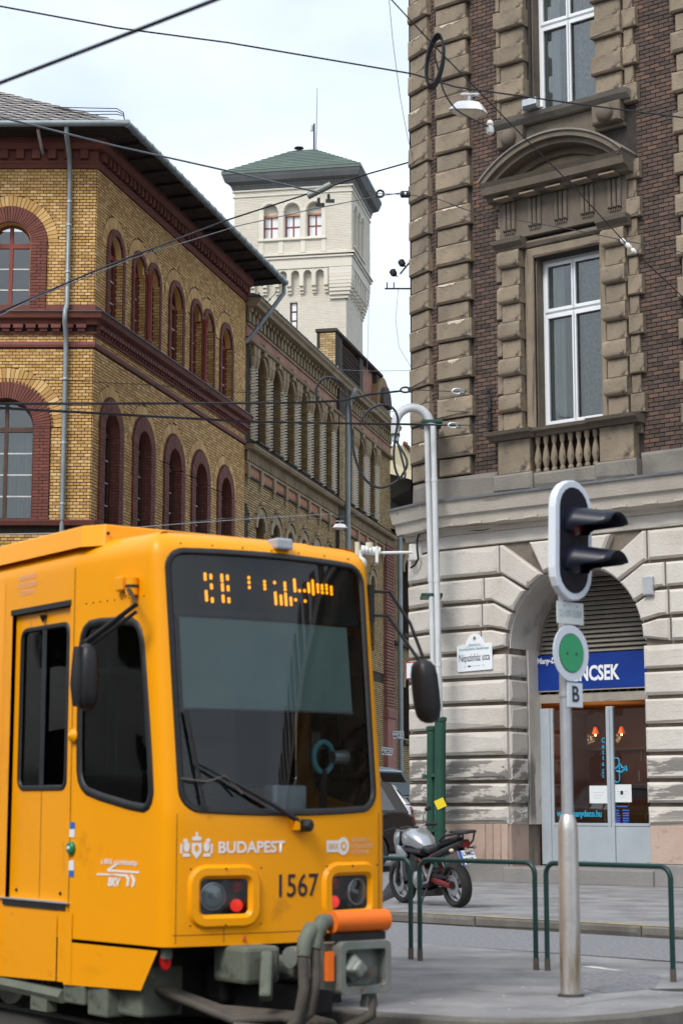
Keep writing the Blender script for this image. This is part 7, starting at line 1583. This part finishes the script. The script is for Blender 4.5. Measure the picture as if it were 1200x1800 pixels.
wire('hair_wire', [(683, -8, 30), (690, 70, 31), (703, 170, 33), (716, 240, 34.5), (728, 288, 36)], .005, 'hair-thin wire curving down beside the corner building at the top', 'grey_wire', sag=.0)
wire('hair_wire', [(649, 490, 60), (647, 580, 60), (645, 660, 60)], .008, 'hair-thin vertical wire right of the tower', 'grey_wire')
wire('hair_wire', [(700, 505, 38), (695, 560, 38), (701, 610, 38), (722, 645, 37.4)], .005, 'hair-thin loose wire hanging from the wall bracket', 'grey_wire')
wire('lightning_wire', [(566, 338, 88), (553, 355, 88)], .02, 'short pale stay wire in front of the tower eave', 'galv')
wire('hair_wire', [(-40, 664, 27), (100, 668, 28), (260, 676, 30), (430, 690, 33), (560, 700, 35)], .006, 'hair-thin wire just above the upper feeder cable', 'wire')
wire('hair_wire', [(600, 650, 37), (660, 652, 37), (724, 651, 37)], .005, 'hair-thin horizontal wire right of the attic', 'grey_wire')
wire('hair_wire', [(630, 722, 36), (690, 723, 36), (718, 725, 35.6)], .006, 'hair-thin horizontal wire reaching the hooked pipe', 'grey_wire')
# insulators and clamps
def blob(name, p, prof, axis, m, label, cat='insulator', seg=10):
    ob = MB().lathe(prof, (0, 0, 0), axis, seg).build(name, m, None, None, smooth=40); ob.location = p; ob['label'] = label; ob['category'] = cat; return ob
INS = [(.012, -.16), (.035, -.13), (.035, -.08), (.018, -.06), (.04, -.03), (.04, .03), (.018, .06), (.035, .08), (.035, .13), (.012, .16)]
WCL = thing('wire_clamp', 'blurred metal wire clamp with two dark clips in front of the tower', 'clamp', atY(560, 336, 36.6))
MB().tube([(-.22, 0, -.1), (.24, 0, .14)], .07, 10).build('clamp_body', 'coupler_steel', WCL, smooth=50)
for x, z in ((0, -.14), (.2, -.06)): MB().tube([(x, 0, z), (x, 0, z-.12)], .03, 8).build('clip', 'wire', WCL); MB().box(x-.06, x+.12, -.03, .03, z-.17, z-.11).build('clip_foot', 'wire', WCL)
q = MB(); q.tube([(.07*cos(t), 0, .07*sin(t)) for t in [2*pi*i/16 for i in range(16)]], .022, 6, closed=True); RI = single(q, 'ring_insulator', 'wire', 'dark ring insulator on the short span wire right of the tower', 'insulator', atY(668, 340, 35.8), smooth=50)
IS2 = thing('strain_insulator', 'glazed strain insulator at the edge of the corner building below the upper rising wire', 'insulator', atY(712, 341, 35.4)); MB().lathe([(.03, -.1), (.07, -.08), (.07, .08), (.03, .1)], (0, 0, 0), (1, 0, 0), 12).build('core', 'wire', IS2, smooth=40); MB().ball((0, -.03, 0), .045, 10).build('glaze', 'white_plastic', IS2, smooth=60)
for i, (px, py, Yd, lab) in enumerate(((712, 685, 34.8, 'dark shackle at the end of the upper feeder cable beside the corner building'), (803, 688, 34.0, 'pale shackle on the upper feeder cable against the second quoin column'), (796, 748, 34.2, 'pale loop shackle on the lower feeder cable against the quoins'))):
    SHK = thing('shackle', lab, 'shackle', atY(px, py, Yd), group='cable shackles'); MB().tube([(.09*cos(t), 0, .05*sin(t)) for t in [2*pi*k/14 for k in range(14)]], .02, 6, closed=True).build('loop', 'dark_metal' if i == 0 else 'galv', SHK, smooth=50); MB().box(.05, .14, -.04, .04, -.05, .05).build('jaw', 'dark_metal' if i == 0 else 'coupler_steel', SHK, bevel=.01)
wire('anchor_wire', [(722, 685, 34.8), (800, 688, 34.1), (858, 690, 33.75)], .009, 'tie wire from the upper feeder cable to its wall hook'); wire('anchor_wire', [(800, 747, 34.2), (862, 748, 33.75)], .009, 'tie wire from the lower feeder cable to its wall hook'); wire('anchor_wire', [(785, 722, 34.2), (862, 726, 33.75)], .007, 'middle tie wire between the two feeder cable hooks')
s_, z_ = RB.sz(861, 725); AB = thing('wall_anchor', 'rusty iron wall anchor with hooks on the brick left of the window', 'anchor', RB.pt(s_, z_, .03)); MB().box(-.025, .025, -.06, .02, -.36, .3).build('bar', 'dark_metal', AB)
for z in (-.25, .0, .38): MB().tube([(.0, -.03, z), (-.05, -.1, z-.02), (.0, -.14, z+.03), (.03, -.1, z+.06)], .018, 6).build('hook', 'dark_metal', AB)
BRK = thing('wall_bracket', 'black iron wire bracket with insulators sticking out of the corner building into the sky', 'bracket', atY(727, 480, 37.6))
def bq(px, py): return atY(px, py, 37.6)-BRK.location
MB().tube([bq(676, 507), bq(735, 507)], .018, 6).build('arm', 'wire', BRK); MB().tube([bq(703, 481), bq(735, 442)], .02, 6).build('arm', 'wire', BRK)
for a, b in ((680, 496), (692, 496)): MB().tube([bq(a, b), bq(a, 507)], .014, 6).build('pin', 'wire', BRK)
for a, b in ((691, 479), (706, 462)): MB().lathe([(.03, -.08), (.07, -.05), (.07, .04), (.03, .08)], bq(a, b), (.5, 0, -1), 10).build('insulator', 'wire', BRK, smooth=40); MB().tube([bq(a, b), bq(a+7, b+7)], .015, 6).build('stalk', 'wire', BRK)
blob('insulator', atY(1104, 432, 27), INS, (1, 0, -1), 'white_plastic', 'white insulator on the diagonal guy wire beside the first floor window'); blob('insulator', atY(861, 224, 23.5), [(.02, -.09), (.05, -.07), (.05, 0), (.03, .02), (.05, .05), (.03, .1)], (0, 0, 1), 'white_plastic', 'white insulator right of the hanging street lamp')
# loose cable loops by the conduit hook
def pathw(name, pts, r, label, Yd, end=None):
    P3 = [atY(x, y, Yd) for x, y in pts]
    if end is not None: P3.append(end)
    o = P3[0].copy(); out = []
    for i in range(len(P3)-1):
        p0, p1, p2, p3 = P3[max(i-1, 0)], P3[i], P3[i+1], P3[min(i+2, len(P3)-1)]
        for k in range(6):
            t = k/6; out.append(.5*((2*p1)+(p2-p0)*t+(2*p0-5*p1+4*p2-p3)*t*t+(3*p1-p0-3*p2+p3)*t**3)-o)
    out.append(P3[-1]-o); ob = MB().tube(out, r, 8).build(name, 'wire', None, None, smooth=60); ob.location = o; ob['label'] = label; ob['category'] = 'cable'; return ob
pathw('cable_loop', [(556, 700), (556, 680), (570, 664), (592, 667), (609, 686), (615, 720), (618, 770), (626, 812), (642, 843), (665, 857), (690, 850), (706, 836), (715, 810)], .024, 'large black cable loop hanging below the feeder cables', 34.6, MOUTH)
pathw('cable_loop', [(632, 748), (640, 730), (655, 716), (675, 711), (692, 719), (699, 738), (695, 765), (692, 795), (694, 822), (703, 841), (712, 832)], .022, 'smaller black cable loop curling up above the lower feeder cable', 34.5, MOUTH+Vector((.03, 0, 0)))
q = MB()
for k in range(5):
    o_ = .02*k; q.tube([(.1*cos(t)+.05*sin(t)+o_*.4, .05*k-.1, .34*sin(t)-.0+o_*.2) for t in [2*pi*i/24 for i in range(24)]], .014, 6, closed=True)
CO = single(q, 'cable_coil', 'wire', 'coil of black cable hanging on the diagonal wire at the top of the building corner', 'cable', atY(762, 108, 22.7), smooth=60)
pathw('lamp_cable', [(752, 75), (764, 100), (771, 125), (780, 160), (800, 190), (825, 206), (858, 222)], .011, 'black supply cable drooping from the coil under the street lamp', 22.9)
# cables along the facade under the cornice
def fpath(name, pts, r, label, fr, d):
    P3 = [fr.pt(*fr.sz(x, y, d), d) for x, y in pts]; o = P3[0].copy(); ob = MB().tube([p-o for p in P3], r, 7).build(name, 'black_rubber', None, None, smooth=60); ob.location = o; ob['label'] = label; ob['category'] = 'cable'
fpath('facade_cable', [(768, 931), (790, 926), (830, 922), (880, 914), (960, 903), (1040, 893), (1120, 884), (1210, 874)], .028, 'black cable bundle running under the stone cornice', RB, .12); fpath('facade_cable', [(770, 936), (800, 934), (850, 932), (905, 917), (960, 908)], .01, 'thin cable sagging below the cable bundle under the cornice', RB, .11)
fpath('facade_cable', [(769, 933), (750, 935), (737, 938), (733, 948), (733, 965), (735, 982), (729, 993), (722, 998)], .022, 'black cable curling round the camera box on the corner', CF, .2)
# ---- street lamps
def lamp(p, rz, label, sc=1., tilt=0):
    LP = thing('street_lamp', label, 'street lamp', M=Matrix.Translation(p) @ Matrix.Rotation(rz, 4, 'Z') @ Matrix.Rotation(tilt, 4, 'Y') @ Matrix.Scale(sc, 4), group='wire-hung street lamps'); q = MB()
    rings = [(.3, .17, 0), (.285, .155, .03), (.2, .1, .14), (.09, .05, .17)]
    for a, b, z in rings: q.v += [(a, b*.6, z), (a*.75, b, z), (-a*.75, b, z), (-a, b*.6, z), (-a, -b*.6, z), (-a*.75, -b, z), (a*.75, -b, z), (a, -b*.6, z)]
    q.f = [(i*8+k, i*8+(k+1) % 8, (i+1)*8+(k+1) % 8, (i+1)*8+k) for i in range(3) for k in range(8)]+[tuple(range(24, 32))]
    h = q.build('housing', 'white_pvc', LP, bevel=.008); q = MB(); q.v = [(a*.9, b*.9, -.002) for a, b, z in q.v] if q.v else []
    g = MB(); pr = [(.27, .1, .005), (.2, .15, .005), (-.2, .15, .005), (-.27, .1, .005), (-.27, -.1, .005), (-.2, -.15, .005), (.2, -.15, .005), (.27, -.1, .005)]; g.v = pr+[(x*.6, y*.6, -.07) for x, y, z in pr]; g.f = [(k, (k+1) % 8, 8+(k+1) % 8, 8+k) for k in range(8)]+[tuple(range(8, 16))]
    g.build('diffuser', 'cream_plastic', LP, bevel=.006); MB().box(-.025, .025, -.03, .03, .16, .27).build('hanger', 'galv', LP); MB().box(-.16, .16, -.04, .04, .26, .3).build('wire_clip', 'galv', LP, bevel=.01); return LP
lamp(atY(822, 196, 23.3), radians(-28), 'white street lamp hung on the span wire in front of the corner building', .82, radians(10)); lamp(atY(597, 928, 47), radians(10), 'small white street lamp hung in front of the brown brick building', .62)
wire('lamp_wire', [(500, 917, 44), (597, 908, 47), (690, 900, 50)], .008, 'thin wire holding the small street lamp over the side street', 'grey_wire')
s_, z_ = RB.sz(931, 195, .4); FL = thing('facade_box', 'grey ballast box on the sill at the left of the upper window', 'junction box', M=RB.W @ Matrix.Translation((s_, -.32, 14.56))); MB().box(-.16, .16, -.12, .12, .0, .2).build('case', 'galv', FL, bevel=.02); MB().box(-.13, .17, -.135, -.121, -.02, .06).build('door', 'dark_metal', FL); MB().lathe([(.04, 0), (.04, .14)], (.22, 0, 0), seg=10).build('gland', 'white_plastic', FL)
# roof finial on the brown building's eave end
fi = YR.pt(LEN+.55, 17.5, .5); FN = thing('iron_scroll', 'small curled iron scroll at the end of the eave', 'ironwork', fi); MB().tube([(.18*t*cos(6*t), 0, .18*t*sin(6*t)) for t in [i/16 for i in range(17)]], .012, 5).build('scroll', 'wire', FN); MB().tube([(.1, 0, -.1), (.3, 0, .1), (.35, 0, .25)], .012, 5).build('stem', 'wire', FN)

# plants behind the panes of the upper window
for i, (xc, hgt, lab) in enumerate(((-1.28, .75, 'leafy green pot plant behind the left pane of the upper window'), (-.62, 1.15, 'taller leafy green pot plant behind the right pane of the upper window'))):
    PL = thing('pot_plant', lab, 'plant', M=RB.W @ Matrix.Translation((xc, .56, 14.6)), group='pot plants in the upper window')
    MB().lathe([(.09, 0), (.12, .16), (.13, .18)], seg=12).build('pot', 'db_red', PL); MB().tube([(0, 0, .15), (.02, 0, hgt*.5), (-.02, 0, hgt*.85)], .012, 5).build('stem', 'leaf', PL); q = MB()
    for k in range(150):
        a = random.uniform(0, 2*pi); f = random.random(); r = .2*random.random()**.5*(1-.5*f); c = Vector((r*cos(a), r*.45*sin(a), .2+f*hgt*.9)); d = Vector((cos(a), sin(a)*.5, random.uniform(-.6, .8))).normalized(); sd_ = d.cross(Vector((random.uniform(-1, 1), random.uniform(-1, 1), 1))).normalized(); l = random.uniform(.05, .1)
        q.add([c, c+d*l*.5+sd_*l*.3, c+d*l, c+d*l*.5-sd_*l*.3], [(0, 1, 2, 3)])
    me = bpy.data.meshes.new('foliage'); me.from_pydata(q.v, [], q.f); link('foliage', me, 'leaf', PL)
# ================================================================ unseen houses around the viewer, added to darken the reflections in the glass
def block(label, ox, oy, ang, L_, h, wallm):
    B_ = thing('unseen_house', label, 'building', (ox, oy, 0), ang, 'unseen houses across the street'); holes = []
    for fl in range(4):
        for k in range(int(L_/3.2)):
            x = 1.2+k*3.2; z = 1.0+fl*4.1; holes.append(rect(x, x+1.4, z, z+2.5))
    MB().prism(rect(0, L_, 0, h), 0, .4, holes).build('wall', wallm, B_)  # wall of the unseen house
    for hl in holes:
        x0, z0 = hl[0]; MB().box(x0, x0+1.4, .2, .22, z0, z0+2.5).build('window', 'glass_dark', B_)
    MB().box(0, L_, .8, .85, 0, h).build('unseen_inner_wall', 'dark_interior', B_); MB().box(-.3, L_+.3, -.5, .4, h, h+.5).build('cornice', 'rb_cornice', B_)  # cornice of the unseen house
    MB().prism(rect(0, L_, 0, h), .9, 10).build('rear', 'rb_brown2', B_)
block('unseen grey rendered street house behind the viewer', 50, -40, pi, 96, 16.5, 'rb_base')
block('unseen pale rendered street house left of the viewer', -34, -30, pi/2, 64, 15.5, 'rb_pale')
e_ = RB.pt(3.5, 0, -.05); block('unseen brown rendered street house adjoining the corner building on the right', e_.x, e_.y, RB.a, 78, 13, 'rb_brown')
